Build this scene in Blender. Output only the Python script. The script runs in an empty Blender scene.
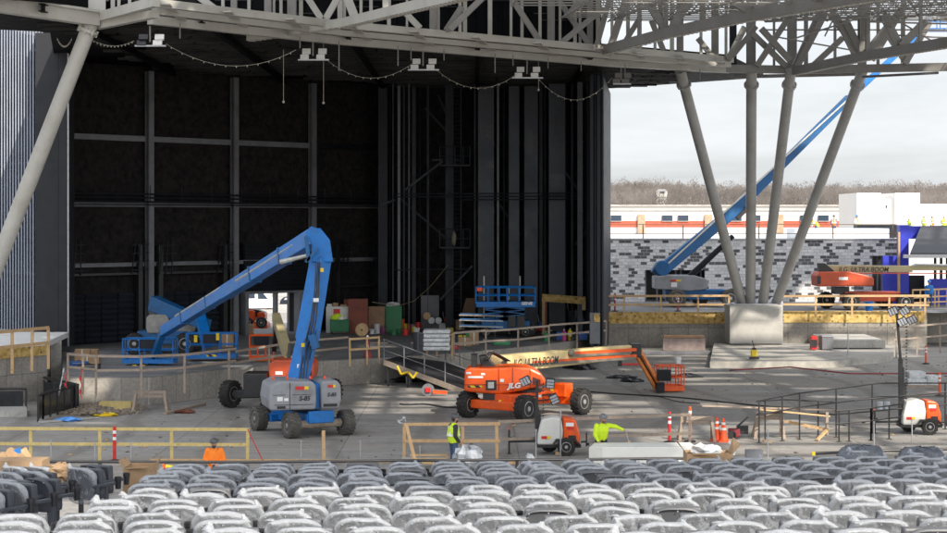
import bpy, bmesh, math, random
from mathutils import Vector as V, Matrix, noise
random.seed(7)
R = math.radians
S = bpy.context.scene
C = S.collection
F, CX, HY, H = 1900.0, 473.5, 220.0, 7.8        # lens in photo pixels, principal column, horizon row, eye height

def P(px, py, d):                                  # a photo pixel at depth d -> world point
    return V(((px-CX)/F*d, d, H-(py-HY)/F*d))
def G(px, py, z=0.0):                              # where the ray of a photo pixel meets the level z
    return P(px, py, F*(H-z)/(py-HY))
def up(p, dz): return V((p.x, p.y, p.z+dz))

# ---------------------------------------------------------------- materials
MATS = {}
def nodes(name):
    m = bpy.data.materials.new(name); m.use_nodes = True
    nt = m.node_tree; b = nt.nodes['Principled BSDF']
    return m, nt, b
def ramp(nt, fac, stops):
    r = nt.nodes.new('ShaderNodeValToRGB'); e = r.color_ramp.elements
    while len(e) < len(stops): e.new(0.5)
    for k, (p, c) in enumerate(stops):
        e[k].position = p; e[k].color = (*c, 1)
    nt.links.new(fac, r.inputs[0]); return r.outputs[0]
def noise_n(nt, scale, detail=6, rough=.6, vec=None, dist=0):
    n = nt.nodes.new('ShaderNodeTexNoise'); n.inputs['Scale'].default_value = scale
    n.inputs['Detail'].default_value = detail; n.inputs['Roughness'].default_value = rough
    n.inputs['Distortion'].default_value = dist
    if vec is None:
        t = nt.nodes.new('ShaderNodeTexCoord'); vec = t.outputs['Object']
    nt.links.new(vec, n.inputs['Vector']); return n.outputs['Fac']
def mixc(nt, fac, a, b, mode='MIX'):
    m = nt.nodes.new('ShaderNodeMix'); m.data_type = 'RGBA'; m.blend_type = mode
    for s, x in ((m.inputs[0], fac), (m.inputs[6], a), (m.inputs[7], b)):
        if isinstance(x, (int, float)): s.default_value = x
        elif isinstance(x, tuple): s.default_value = (*x, 1)
        else: nt.links.new(x, s)
    return m.outputs[2]
def bump(nt, b, h, st=.3, dist=.02):
    n = nt.nodes.new('ShaderNodeBump'); n.inputs['Strength'].default_value = st
    n.inputs['Distance'].default_value = dist
    nt.links.new(h, n.inputs['Height']); nt.links.new(n.outputs[0], b.inputs['Normal'])
def M(name, col, rough=.6, metal=0, var=.25, scale=3, dirt=None, dirt_amt=.5, bmp=.15):
    if name in MATS: return MATS[name]
    m, nt, b = nodes(name)
    n1 = noise_n(nt, scale, 8, .65)
    lo = tuple(c*(1-var) for c in col); hi = tuple(min(1, c*(1+var)) for c in col)
    c = ramp(nt, n1, [(.32, lo), (.68, hi)])
    if dirt:
        n2 = noise_n(nt, scale*.45, 10, .7)
        f = ramp(nt, n2, [(.5, (0,0,0)), (.72, (dirt_amt,)*3)])
        c = mixc(nt, f, c, dirt)
    nt.links.new(c, b.inputs['Base Color'])
    r = ramp(nt, n1, [(.3, (max(0, rough-.12),)*3), (.7, (min(1, rough+.12),)*3)])
    nt.links.new(r, b.inputs['Roughness'])
    b.inputs['Metallic'].default_value = metal
    if bmp: bump(nt, b, noise_n(nt, scale*12, 4), bmp, .01)
    MATS[name] = m; return m

def concrete(name, col, panel=None, var=.3, stain=(.11,.10,.09), sc=.35, warm=None, axis='wall'):
    m, nt, b = nodes(name)
    t = nt.nodes.new('ShaderNodeTexCoord'); o = t.outputs['Object']
    big = noise_n(nt, sc, 10, .68, o, .4); fine = noise_n(nt, sc*14, 8, .7, o)
    c = ramp(nt, big, [(.3, tuple(x*(1-var) for x in col)), (.5, col), (.72, tuple(x*(1+var*.7) for x in col))])
    f = ramp(nt, fine, [(.35, (.78,)*3), (.65, (1.12,)*3)])
    c = mixc(nt, 1.0, c, f, 'MULTIPLY')
    st = ramp(nt, noise_n(nt, sc*2.3, 12, .75, o, 1.2), [(.56, (0,0,0)), (.7, (.55,)*3)])
    c = mixc(nt, st, c, stain)
    if warm:
        w = ramp(nt, noise_n(nt, sc*.6, 6, .6, o), [(.45, (0,0,0)), (.62, (.8,)*3)])
        c = mixc(nt, w, c, warm)
    if axis == 'floor':                            # tyre scuffs and drag streaks
        mp = nt.nodes.new('ShaderNodeMapping'); mp.inputs['Scale'].default_value = (.25, 2.2, 1)
        nt.links.new(o, mp.inputs[0])
        s2 = ramp(nt, noise_n(nt, .9, 8, .7, mp.outputs[0], .6), [(.5, (0,0,0)), (.66, (.6,)*3)])
        c = mixc(nt, s2, c, (.36,.35,.33))
        s3 = ramp(nt, noise_n(nt, .5, 9, .75, mp.outputs[0], 1.5), [(.55, (0,0,0)), (.66, (.65,)*3)])
        c = mixc(nt, s3, c, (.10,.092,.082))
        wv_ = nt.nodes.new('ShaderNodeTexWave'); wv_.inputs['Scale'].default_value = .09; wv_.inputs['Distortion'].default_value = 9; wv_.inputs['Detail'].default_value = 4; wv_.inputs['Detail Scale'].default_value = .5
        nt.links.new(o, wv_.inputs['Vector'])                      # looping tyre tracks
        s4 = ramp(nt, wv_.outputs['Fac'], [(.0,(.5,)*3), (.05,(.35,)*3), (.1,(0,0,0))])
        c = mixc(nt, s4, c, (.15,.138,.12))
        s5 = ramp(nt, noise_n(nt, 1.7, 10, .8, o, .8), [(.6,(0,0,0)), (.66,(.7,)*3)])
        c = mixc(nt, s5, c, (.13,.12,.105))
    if panel:
        sx = nt.nodes.new('ShaderNodeSeparateXYZ'); nt.links.new(o, sx.inputs[0])
        cb = nt.nodes.new('ShaderNodeCombineXYZ')
        if axis == 'floor':
            nt.links.new(sx.outputs[0], cb.inputs[0]); nt.links.new(sx.outputs[1], cb.inputs[1])
        else:
            ad = nt.nodes.new('ShaderNodeMath'); ad.operation = 'ADD'
            nt.links.new(sx.outputs[0], ad.inputs[0]); nt.links.new(sx.outputs[1], ad.inputs[1])
            nt.links.new(ad.outputs[0], cb.inputs[0]); nt.links.new(sx.outputs[2], cb.inputs[1])
        br = nt.nodes.new('ShaderNodeTexBrick'); br.offset = 0
        br.inputs['Brick Width'].default_value = panel[0]; br.inputs['Row Height'].default_value = panel[1]
        br.inputs['Mortar Size'].default_value = .018; br.inputs['Scale'].default_value = 1
        lo_ = .95 if axis == 'floor' else .82
        br.inputs['Color1'].default_value = (lo_,)*3+(1,); br.inputs['Color2'].default_value = (1.06,1.06,1.06,1)
        br.inputs['Mortar'].default_value = (.5,.5,.5,1)
        nt.links.new(cb.outputs[0], br.inputs['Vector'])
        c = mixc(nt, 1.0, c, br.outputs['Color'], 'MULTIPLY')
    nt.links.new(c, b.inputs['Base Color'])
    b.inputs['Roughness'].default_value = .88
    bump(nt, b, fine, .35, .03)
    MATS[name] = m; return m

def blockwork():
    m, nt, b = nodes('blockwork')
    t = nt.nodes.new('ShaderNodeTexCoord'); sx = nt.nodes.new('ShaderNodeSeparateXYZ')
    nt.links.new(t.outputs['Object'], sx.inputs[0]); cb = nt.nodes.new('ShaderNodeCombineXYZ')
    nt.links.new(sx.outputs[0], cb.inputs[0]); nt.links.new(sx.outputs[2], cb.inputs[1])
    br = nt.nodes.new('ShaderNodeTexBrick'); br.offset = .5
    br.inputs['Scale'].default_value = 1; br.inputs['Brick Width'].default_value = .43
    br.inputs['Row Height'].default_value = .215; br.inputs['Mortar Size'].default_value = .014
    br.inputs['Mortar Smooth'].default_value = .2
    br.inputs['Color1'].default_value = (0,0,0,1); br.inputs['Color2'].default_value = (1,1,1,1)
    br.inputs['Mortar'].default_value = (.5,.5,.5,1)
    nt.links.new(cb.outputs[0], br.inputs['Vector'])
    c = ramp(nt, br.outputs['Color'], [(0,(.07,.072,.08)), (.31,(.12,.12,.13)), (.325,(.52,.52,.53)), (1,(.68,.68,.68))])
    c.node.color_ramp.interpolation = 'LINEAR'
    c = mixc(nt, br.outputs['Fac'], c, (.36,.36,.36))
    f = ramp(nt, noise_n(nt, 6, 8, .7), [(.3,(.8,)*3), (.7,(1.15,)*3)])
    c = mixc(nt, 1.0, c, f, 'MULTIPLY')
    nt.links.new(c, b.inputs['Base Color']); b.inputs['Roughness'].default_value = .9
    bump(nt, b, br.outputs['Fac'], -.5, .02)
    return m
def film():
    m, nt, b = nodes('clear_film')
    n = noise_n(nt, 7, 5, .65, None, 1.2)
    a0 = ramp(nt, n, [(.3, (.14,)*3), (.52, (.22,)*3), (.62, (.55,)*3), (.7,(.2,)*3)])
    at = nt.nodes.new('ShaderNodeAttribute'); at.attribute_name = 'gather'
    a = mixc(nt, at.outputs['Fac'], a0, (.66,.66,.66))
    nt.links.new(a, b.inputs['Alpha'])
    b.inputs['Base Color'].default_value = (.44,.46,.49,1); b.inputs['Roughness'].default_value = .22
    b.inputs['IOR'].default_value = 1.45
    bump(nt, b, noise_n(nt, 18, 4, .6, None, 2.0), .6, .02)
    MATS['film'] = m; return m
def osb():
    m, nt, b = nodes('osb')
    n = noise_n(nt, 5, 3, .5); c = ramp(nt, n, [(.3,(.30,.19,.05)), (.5,(.52,.35,.11)), (.7,(.62,.46,.2))])
    v = nt.nodes.new('ShaderNodeTexVoronoi'); v.inputs['Scale'].default_value = 3.4
    t = nt.nodes.new('ShaderNodeTexCoord'); nt.links.new(t.outputs['Object'], v.inputs['Vector'])
    k = ramp(nt, v.outputs['Distance'], [(.17,(.9,)*3), (.26,(0,0,0))])
    c = mixc(nt, k, c, (.09,.06,.03))
    nt.links.new(c, b.inputs['Base Color']); b.inputs['Roughness'].default_value = .8
    return m
def wood(name, a, bcol):
    m, nt, b = nodes(name)
    t = nt.nodes.new('ShaderNodeTexCoord')
    n = noise_n(nt, 2.2, 9, .7, t.outputs['Object'], 2)
    c = ramp(nt, n, [(.3, a), (.7, bcol)])
    k = ramp(nt, noise_n(nt, 14, 3, .5, t.outputs['Object']), [(.62,(0,0,0)), (.72,(.6,)*3)])
    c = mixc(nt, k, c, tuple(x*.35 for x in a))
    nt.links.new(c, b.inputs['Base Color']); b.inputs['Roughness'].default_value = .78
    bump(nt, b, n, .3, .01)
    MATS[name] = m; return m
def chevron(name, c1, c2, sc, ang=45, axes='xz'):
    m, nt, b = nodes(name)
    t = nt.nodes.new('ShaderNodeTexCoord'); w = nt.nodes.new('ShaderNodeTexWave')
    mp = nt.nodes.new('ShaderNodeMapping'); mp.inputs['Rotation'].default_value = (0, R(ang), 0)
    nt.links.new(t.outputs['Object'], mp.inputs[0]); nt.links.new(mp.outputs[0], w.inputs['Vector'])
    w.inputs['Scale'].default_value = sc
    c = ramp(nt, w.outputs['Fac'], [(.48, c1), (.52, c2)])
    nt.links.new(c, b.inputs['Base Color']); MATS[name] = m; return m

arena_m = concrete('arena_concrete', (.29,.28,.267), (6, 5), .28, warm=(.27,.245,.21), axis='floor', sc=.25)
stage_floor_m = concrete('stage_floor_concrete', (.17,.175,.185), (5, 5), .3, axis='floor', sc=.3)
wall_conc = concrete('formed_concrete', (.33,.308,.275), (1.22, 1.2), .3, sc=.5)
light_conc = concrete('pale_concrete', (.44,.43,.40), None, .22, sc=.6)
terrace_m = concrete('terrace_concrete', (.3,.3,.3), None, .2)
yard_m = concrete('yard_gravel', (.40,.38,.35), None, .25, sc=.05)
block_m = blockwork(); film_m = film(); osb_m = osb()
lumber = wood('lumber', (.46,.29,.14), (.62,.43,.24))
lumber_y = wood('yellow_lumber', (.50,.38,.12), (.64,.52,.24))
lumber_g = wood('weathered_lumber', (.24,.19,.15), (.38,.31,.25))
cardboard = wood('cardboard', (.30,.19,.10), (.42,.28,.16))
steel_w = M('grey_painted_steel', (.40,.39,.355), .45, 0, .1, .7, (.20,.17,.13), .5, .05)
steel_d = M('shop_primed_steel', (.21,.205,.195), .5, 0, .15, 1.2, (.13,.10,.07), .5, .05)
steel_col = M('column_paint', (.38,.38,.37), .45, 0, .1, 1.4, (.22,.20,.17), .5, .03)
galv = M('galvanised', (.42,.43,.45), .4, .6, .2, 8)
black_p = M('black_paint', (.018,.018,.02), .42, 0, .3, 6)
board_bk = M('black_acoustic_board', (.018,.0165,.0165), .95, 0, .6, 3.2, (.036,.030,.027), .7, .8)
slate = M('slate_cladding', (.021,.026,.035), .5, .2, .22, 1.5, (.02,.022,.028), .5)
slate2 = M('dark_cladding', (.013,.015,.02), .45, .2, .35, 1.1, (.04,.045,.055), .5)
girt_m = M('grey_column_paint', (.16,.165,.18), .55, .1, .2, 1.3, (.06,.06,.065), .6)
deck_bk = M('black_roof_deck', (.0045,.005,.006), .7, 0, .5, 2)
deck_gl = M('deck_rib_glint', (.03,.03,.03), .5, .2, .7, .6)  # paler than the deck, so glints are put into the colour
rubber = M('rubber', (.022,.021,.02), .85, 0, .3, 9, (.10,.09,.075), .6, .5)
rubber_d = M('dusty_rubber', (.085,.08,.072), .9, 0, .3, 7, (.16,.145,.12), .7, .5)
rim_s = M('steel_rim', (.42,.42,.42), .45, .4, .2, 6, (.15,.13,.1), .5)
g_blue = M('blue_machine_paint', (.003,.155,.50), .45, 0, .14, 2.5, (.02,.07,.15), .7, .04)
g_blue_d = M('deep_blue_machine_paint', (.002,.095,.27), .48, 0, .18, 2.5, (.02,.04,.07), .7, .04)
g_grey = M('grey_machine_hood', (.26,.27,.29), .55, 0, .1, 2.2, (.11,.105,.095), .7, .05)
j_org = M('orange_machine_paint', (.78,.095,.006), .42, 0, .12, 2.5, (.25,.07,.03), .65, .04)
j_org2 = M('dull_orange_paint', (.52,.075,.022), .45, 0, .12, 1.5, (.25,.06,.03), .5, .04)
cream = M('cream_boom_paint', (.66,.54,.27), .45, 0, .08, 1.2, (.35,.28,.16), .45, .04)
cream_d = M('tan_boom_paint', (.46,.39,.22), .5, 0, .1, 1.2, (.25,.21,.13), .5, .04)
white_p = M('white_paint', (.78,.78,.76), .5, 0, .06, 1.5, (.5,.48,.44), .4, .04)
off_w = M('offwhite_shell', (.62,.62,.58), .5, 0, .08, 2, (.35,.33,.29), .45)
foam_w = M('white_foam', (.74,.74,.70), .8, 0, .06, 1.5, (.50,.49,.44), .5)
seat_g = M('grey_seat_plastic', (.10,.103,.11), .5, 0, .1, 3)
seat_d = M('dark_seat_plastic', (.050,.055,.066), .45, 0, .1, 3)
lens_m = M('lamp_glass', (.40,.42,.46), .12, 0, .1, 10)
glass_d = M('dark_glass', (.03,.045,.07), .08, 0, .2, 1)
red_p = M('red_plastic', (.55,.02,.018), .45, 0, .15, 5)
org_p = M('orange_plastic', (.85,.09,.012), .45, 0, .1, 5)
grn_p = M('green_paint', (.012,.16,.055), .45, 0, .2, 2, (.01,.08,.03), .5)
yel_p = M('yellow_plastic', (.72,.52,.02), .5, 0, .15, 5)
hivis = M('hivis_yellow', (.58,.80,.02), .75, 0, .08, 8)
hiorg = M('hivis_orange', (.88,.22,.015), .75, 0, .1, 8)
skin_m = M('skin', (.46,.26,.18), .6, 0, .08, 12)
denim = M('denim', (.05,.085,.16), .9, 0, .3, 10)
dark_cl = M('dark_cloth', (.035,.035,.04), .9, 0, .3, 8)
blue_mem = M('blue_membrane', (.030,.045,.52), .5, 0, .1, .8, (.02,.03,.3), .4)
roof_white = M('white_roof_sheet', (.70,.72,.74), .6, 0, .07, .5, (.5,.5,.5), .4)
red_ply = M('red_plywood', (.22,.065,.045), .8, 0, .2, 1.5)
brown_ply = M('brown_plywood', (.23,.14,.085), .8, 0, .2, 1.5)
tarp_bk = M('black_sheeting', (.012,.012,.014), .35, 0, .5, 5)
dirt_m = M('dry_dirt', (.22,.18,.14), .95, 0, .4, 4, (.33,.29,.24), .7, .8)
pale_bag = M('pale_bag_plastic', (.55,.57,.58), .35, 0, .25, 6, (.1,.3,.28), .3, .5)

for m_, v_ in ((board_bk,.1),(deck_bk,.08),(deck_gl,.2),(slate,.3),(slate2,.25)): m_.node_tree.nodes['Principled BSDF'].inputs['Specular IOR Level'].default_value = v_

# ---------------------------------------------------------------- mesh builder
I4 = Matrix.Identity(4)
class MB:
    def __init__(s, T=None): s.v = []; s.f = []; s.T = T or I4
    def add(s, vs, fs):
        k = len(s.v); s.v += [s.T @ V(p) for p in vs]; s.f += [tuple(i+k for i in f) for f in fs]; return s
    def box(s, c, d, rot=None):
        x, y, z = (q/2 for q in d); vs = []
        for a in (-1,1):
            for b in (-1,1):
                for e in (-1,1):
                    p = V((a*x, b*y, e*z))
                    if rot is not None: p = rot @ p
                    vs.append(p+V(c))
        return s.add(vs, [(0,1,3,2),(4,6,7,5),(0,4,5,1),(2,3,7,6),(0,2,6,4),(1,5,7,3)])
    def bx(s, x0, x1, y0, y1, z0, z1):
        return s.box(((x0+x1)/2,(y0+y1)/2,(z0+z1)/2), (abs(x1-x0),abs(y1-y0),abs(z1-z0)))
    def frame(s, a, b, upv=V((0,0,1))):
        d = (b-a).normalized()
        if abs(d.dot(upv)) > .98: upv = V((0,1,0))
        r = d.cross(upv).normalized(); u = r.cross(d).normalized(); return d, r, u
    def bar(s, a, b, w, h=None, w2=None, h2=None):
        a = V(a); b = V(b); h = h or w; w2 = w2 or w; h2 = h2 or h
        d, r, u = s.frame(a, b); vs = []
        for p, ww, hh in ((a,w,h),(b,w2,h2)):
            for i, j in ((-1,-1),(1,-1),(1,1),(-1,1)): vs.append(p+r*i*ww/2+u*j*hh/2)
        return s.add(vs, [(3,2,1,0),(4,5,6,7),(0,1,5,4),(1,2,6,5),(2,3,7,6),(3,0,4,7)])
    def ibeam(s, a, b, w, h, t=.03):
        a = V(a); b = V(b); d, r, u = s.frame(a, b)
        s.bar(a+u*(h/2-t/2), b+u*(h/2-t/2), w, t); s.bar(a-u*(h/2-t/2), b-u*(h/2-t/2), w, t)
        return s.bar(a, b, t, h-2*t)
    def tube(s, a, b, r1, r2=None, n=10):
        a = V(a); b = V(b); r2 = r1 if r2 is None else r2
        d, r, u = s.frame(a, b); vs = []
        for p, rr in ((a,r1),(b,r2)):
            for i in range(n):
                t = 2*math.pi*i/n; vs.append(p+(r*math.cos(t)+u*math.sin(t))*rr)
        return s.add(vs, [(i,(i+1)%n,n+(i+1)%n,n+i) for i in range(n)]+[tuple(range(n-1,-1,-1)), tuple(range(n,2*n))])
    def path(s, pts, r, n=6):
        for a, b in zip(pts, pts[1:]): s.tube(a, b, r, r, n)
        return s
    def lathe(s, prof, c=(0,0,0), axis='z', n=20):
        vs = []; c = V(c)
        for rr, h in prof:
            for i in range(n):
                t = 2*math.pi*i/n; x, y = rr*math.cos(t), rr*math.sin(t)
                vs.append(c + (V((x,y,h)) if axis == 'z' else V((x,h,y)) if axis == 'y' else V((h,x,y))))
        fs = []
        for k in range(len(prof)-1):
            for i in range(n):
                a = k*n+i; b = k*n+(i+1)%n; fs.append((a,b,b+n,a+n))
        fs.append(tuple(range(n-1,-1,-1))); fs.append(tuple(range((len(prof)-1)*n, len(prof)*n)))
        return s.add(vs, fs)
    def prism(s, prof, y0, y1, ins0=0, ins1=0):    # profile in x,z extruded along y
        n = len(prof); cx = sum(p[0] for p in prof)/n; cz = sum(p[1] for p in prof)/n; vs = []
        for y, k in ((y0, ins0), (y1, ins1)):
            for x, z in prof: vs.append((x+(cx-x)*k, y, z+(cz-z)*k))
        return s.add(vs, [tuple(range(n)), tuple(range(2*n-1,n-1,-1))]+[(i,(i+1)%n,n+(i+1)%n,n+i)[::-1] for i in range(n)])
    def slab(s, pts, z0, z1):                      # polygon in plan
        n = len(pts)
        return s.add([(x,y,z0) for x,y in pts]+[(x,y,z1) for x,y in pts],
            [tuple(range(n-1,-1,-1)), tuple(range(n,2*n))]+[(i,(i+1)%n,n+(i+1)%n,n+i) for i in range(n)])
    def quad(s, a, b, c, d): return s.add([a,b,c,d], [(0,1,2,3)])
    def sph(s, c, r, n=8, sc=(1,1,1)):
        vs = []; c = V(c)
        for k in range(n+1):
            ph = math.pi*k/n
            for i in range(2*n):
                t = math.pi*i/n
                vs.append(c+V((r*sc[0]*math.sin(ph)*math.cos(t), r*sc[1]*math.sin(ph)*math.sin(t), r*sc[2]*math.cos(ph))))
        fs = []
        for k in range(n):
            for i in range(2*n):
                a = k*2*n+i; b = k*2*n+(i+1)%(2*n); fs.append((a,a+2*n,b+2*n,b))
        return s.add(vs, fs)
    def mesh(s, name, off):
        me = bpy.data.meshes.new(name); me.from_pydata([tuple(v-off) for v in s.v], [], s.f)
        bm = bmesh.new(); bm.from_mesh(me); bmesh.ops.dissolve_degenerate(bm, dist=1e-5, edges=bm.edges)
        bmesh.ops.recalc_face_normals(bm, faces=bm.faces); bm.to_mesh(me); bm.free(); return me
    def build(s, name, mat, parent=None, bev=0, smooth=False, origin=None):
        off = V((0,0,0)); p = parent
        while p is not None: off += V(p.location); p = p.parent
        if parent is None:
            if origin is not None: off = V(origin)
            elif s.v:
                xs = [v.x for v in s.v]; ys = [v.y for v in s.v]; zs = [v.z for v in s.v]
                off = V(((min(xs)+max(xs))/2,(min(ys)+max(ys))/2,min(zs)))
        me = s.mesh(name, off); o = bpy.data.objects.new(name, me)
        if parent is None: o.location = off
        C.objects.link(o); o.parent = parent
        me.materials.append(mat)
        if smooth:
            me.shade_smooth()
            try: me.set_sharp_from_angle(angle=R(38))
            except Exception: pass
        if bev:
            b = o.modifiers.new('bevel', 'BEVEL'); b.width = bev; b.segments = 2; b.limit_method = 'ANGLE'
        return o

def tag(o, label, cat, group=None):
    o['label'] = label; o['category'] = cat
    if group: o['group'] = group
    return o
def thing(name, label, cat, loc=(0,0,0), group=None, rz=0):
    o = bpy.data.objects.new(name, None); o.empty_display_size = .2; C.objects.link(o)
    o.location = loc; o.rotation_euler.z = rz; return tag(o, label, cat, group)
def struct(o, kind='structure'): o['kind'] = kind; return o
def dup(root, loc, rz=0, label=None, group=None):
    r = root.copy(); C.objects.link(r); r.location = loc; r.rotation_euler.z = rz
    if label: r['label'] = label
    if group: r['group'] = group
    for ch in list(root.children):
        c = ch.copy(); C.objects.link(c); c.parent = r
        for g in ch.children:
            q = g.copy(); C.objects.link(q); q.parent = c
    return r
def TR(loc, rz=0, ry=0): return Matrix.Translation(V(loc)) @ Matrix.Rotation(rz,4,'Z') @ Matrix.Rotation(ry,4,'Y')
def lettering(txt, size, T, mat, parent, name='lettering', shear=0, bold=.0, ext=.004, sx=1):
    cu = bpy.data.curves.new(name, 'FONT'); cu.body = txt; cu.size = size; cu.shear = shear
    cu.offset = bold; cu.extrude = ext; cu.align_x = 'CENTER'; cu.align_y = 'CENTER'
    t = bpy.data.objects.new(name, cu); C.objects.link(t)
    dg = bpy.context.evaluated_depsgraph_get(); me = bpy.data.meshes.new_from_object(t.evaluated_get(dg))
    C.objects.unlink(t); bpy.data.objects.remove(t)
    off = V((0,0,0)); p = parent
    while p is not None: off += V(p.location); p = p.parent
    me.transform(Matrix.Translation(-off) @ T @ Matrix.Diagonal((sx,1,1,1)))
    me.materials.clear(); me.materials.append(mat)
    o = bpy.data.objects.new(name, me); C.objects.link(o); o.parent = parent; return o
def face_T(a, b, n_off=0.0):                       # text frame running from a to b, facing the viewer's side (-y)
    a = V(a); b = V(b); x = (b-a).normalized(); z = V((0,-1,0)); z = (z - x*z.dot(x)).normalized(); y = z.cross(x)
    m = Matrix((x,y,z)).transposed().to_4x4(); m.translation = (a+b)/2 + z*n_off; return m
# ---------------------------------------------------------------- world, sun, camera
SUN_AZ, SUN_EL = R(150), R(37)                     # clockwise from +y: behind the viewer, to the right
w = bpy.data.worlds.new('World'); S.world = w; w.use_nodes = True
nt = w.node_tree; bg = nt.nodes['Background']
sky = nt.nodes.new('ShaderNodeTexSky'); sky.sky_type = 'NISHITA'; sky.sun_disc = False
sky.sun_elevation = SUN_EL; sky.sun_rotation = SUN_AZ; sky.dust_density = 2.0; sky.air_density = 1.0
tc = nt.nodes.new('ShaderNodeTexCoord'); mp = nt.nodes.new('ShaderNodeMapping')
mp.inputs['Scale'].default_value = (1.2, 1.2, 9); nt.links.new(tc.outputs['Generated'], mp.inputs[0])
cl = noise_n(nt, 1.6, 8, .6, mp.outputs[0], .4)
cf = ramp(nt, cl, [(.34, (.45,)*3), (.62, (.97,)*3)])
skc = mixc(nt, cf, sky.outputs[0], (9.2, 9.45, 9.85))
nrm = nt.nodes.new('ShaderNodeVectorMath'); nrm.operation = 'DOT_PRODUCT'   # thin overcast: brighter overhead and round the sun
nt.links.new(tc.outputs['Generated'], nrm.inputs[0]); nrm.inputs[1].default_value = (.33, -.57, .75)
br_ = ramp(nt, nrm.outputs['Value'], [(0,(1.13,)*3), (.12,(1.15,)*3), (.5,(1.7,)*3), (1,(3.0,)*3)])
skc = mixc(nt, 1.0, skc, br_, 'MULTIPLY')
nt.links.new(skc, bg.inputs[0]); bg.inputs[1].default_value = .068
sl = bpy.data.lights.new('sun', 'SUN'); sl.energy = 4.0; sl.angle = R(.6); sl.color = (1, .91, .78)
so = bpy.data.objects.new('sun', sl); C.objects.link(so); so.location = (30,-40,60)
sd = V((math.sin(SUN_AZ)*math.cos(SUN_EL), math.cos(SUN_AZ)*math.cos(SUN_EL), math.sin(SUN_EL)))
so.rotation_euler = (-sd).to_track_quat('-Z', 'Y').to_euler()
cam = bpy.data.cameras.new('camera'); co = bpy.data.objects.new('camera', cam); C.objects.link(co)
co.location = (0,0,H); co.rotation_euler = (R(90),0,0); cam.sensor_width = 36
cam.lens = F/947*36; cam.shift_y = (HY-266.5)/947; cam.clip_end = 6000; cam.clip_start = .5
S.camera = co
S.view_settings.view_transform = 'Standard'; S.view_settings.look = 'None'; S.view_settings.gamma = 1
S.view_settings.exposure = 0.55; S.view_settings.use_curve_mapping = False

# ---------------------------------------------------------------- ground levels
gm = MB(); gm.quad((-4000,-300,-1.7),(4000,-300,-1.7),(4000,5000,-1.7),(-4000,5000,-1.7))
struct(gm.build('ground', yard_m))
st = MB(); st.bx(-45,60,58.6,160,-1.6,0); struct(st.build('arena_floor', arena_m))
# sunken strip before the slab
st = MB(); st.bx(-45,60,40,58.6,-1.5,-.6); struct(st.build('pit_floor', arena_m))
# terraces carrying the seats
tr = MB()
for k in range(16):
    y1 = 26.2-.9*(k-1) - (.9 if k else -.7); zt = 3.72+.072*k if k else 3.45
    tr.bx(-14, 14, y1-.9, y1, -1.5, zt)
tr.bx(-14,14,4,26.2-.9*15-.9,-1.5,4.9)
struct(tr.build('seating_terrace', terrace_m))

# stage: raised slab with an angled front edge (thrust towards the left)
SZ = 1.2
edge_px = [(62,378),(68,378),(150,377),(235,368),(300,362),(380,358),(425,355),(470,352),(540,345),(600,337)]
def bwx0(px, d): return (px-CX)/F*d
epts = [G(x,y,SZ) for x,y in edge_px]
poly = [(p.x,p.y) for p in epts] + [(8.0,120.5),(-6.5,121),(-24,103.5),(bwx0(62,88),88)]
sb = MB(); sb.slab(poly, .003, SZ)
stage = thing('stage_deck', 'low concrete stage slab with pale formed front edge across the hangar-like stage house', 'stage', (-8,90,0))
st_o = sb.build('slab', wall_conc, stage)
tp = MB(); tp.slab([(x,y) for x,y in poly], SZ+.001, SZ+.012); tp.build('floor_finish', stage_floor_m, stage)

# ---------------------------------------------------------------- stage house
house = thing('stage_house', 'tall black stage house with open front, dark boarded back wall and grey columns', 'building', (-8,109,0))
BW = 118.0
def bwx(px, d=BW): return (px-CX)/F*d
def bz(py, d=BW): return H-(py-HY)/F*d
# the back wall runs diagonally away to the right; local x along it, local -y towards the viewer
def wdep(px): return F/(19.65-.0092*px)
W0 = V((bwx(60,wdep(60)), wdep(60), 0)); W1 = V((bwx(385,wdep(385)), wdep(385), 0)); wdir = (W1-W0).normalized()
TW = TR(W0, math.atan2(wdir.y, wdir.x))
def wl(px): return (V((bwx(px,wdep(px)), wdep(px), 0))-W0).length * (1 if px >= 60 else -1)
def wv(px, py): return bz(py, wdep(px))
XL, XR = bwx(56,100), 7.6
door_l = (wl(243), wl(294)); dz = wv(268,291)
b = MB(TW); WL = wl(385)
b.bx(-.5, door_l[0], 0, .4, SZ, 17.5); b.bx(door_l[1], WL, 0, .4, SZ, 17.5); b.bx(door_l[0], door_l[1], 0, .4, dz, 17.5)
b.build('back_wall', board_bk, house)
b = MB(); b.bx(W1.x-.4, 8.2, 119.5, 119.9, SZ, 17.5); b.bx(W1.x-.4,W1.x,W1.y,119.5,SZ,17.5); b.build('back_wall', board_bk, house)
b = MB()                                            # right wing wall, a thin splayed blade
b.slab([(6.6,104),(7.05,103.8),(8.7,120.5),(8.1,120.5)], 0.3, 15.8); b.build('side_wall', slate, house)
b = MB()
for k, (x0, w_) in enumerate(((6.36,.17),(6.6,.05),(6.72,.2),(6.98,.1))):
    b.bx(x0, x0+w_, 103.5-.04*k, 103.78, .3, 15.7)
b.build('wing_cladding', slate, house)
# left pier
b = MB()
for x0, x1, dd in ((-21.9,-20.75,95.0),(-20.72,-20.25,94.9)):
    b.bx(x0, x1, dd, dd+1.5, 1.5, 17.15)
b.build('pier', M('pier_cladding',(.011,.0125,.017),.65,0,.2,1.5), house)
b = MB(); b.bx(-20.26,-20.2,94.8,95,1.5,16.1); b.build('corner_trim', galv, house)
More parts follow.
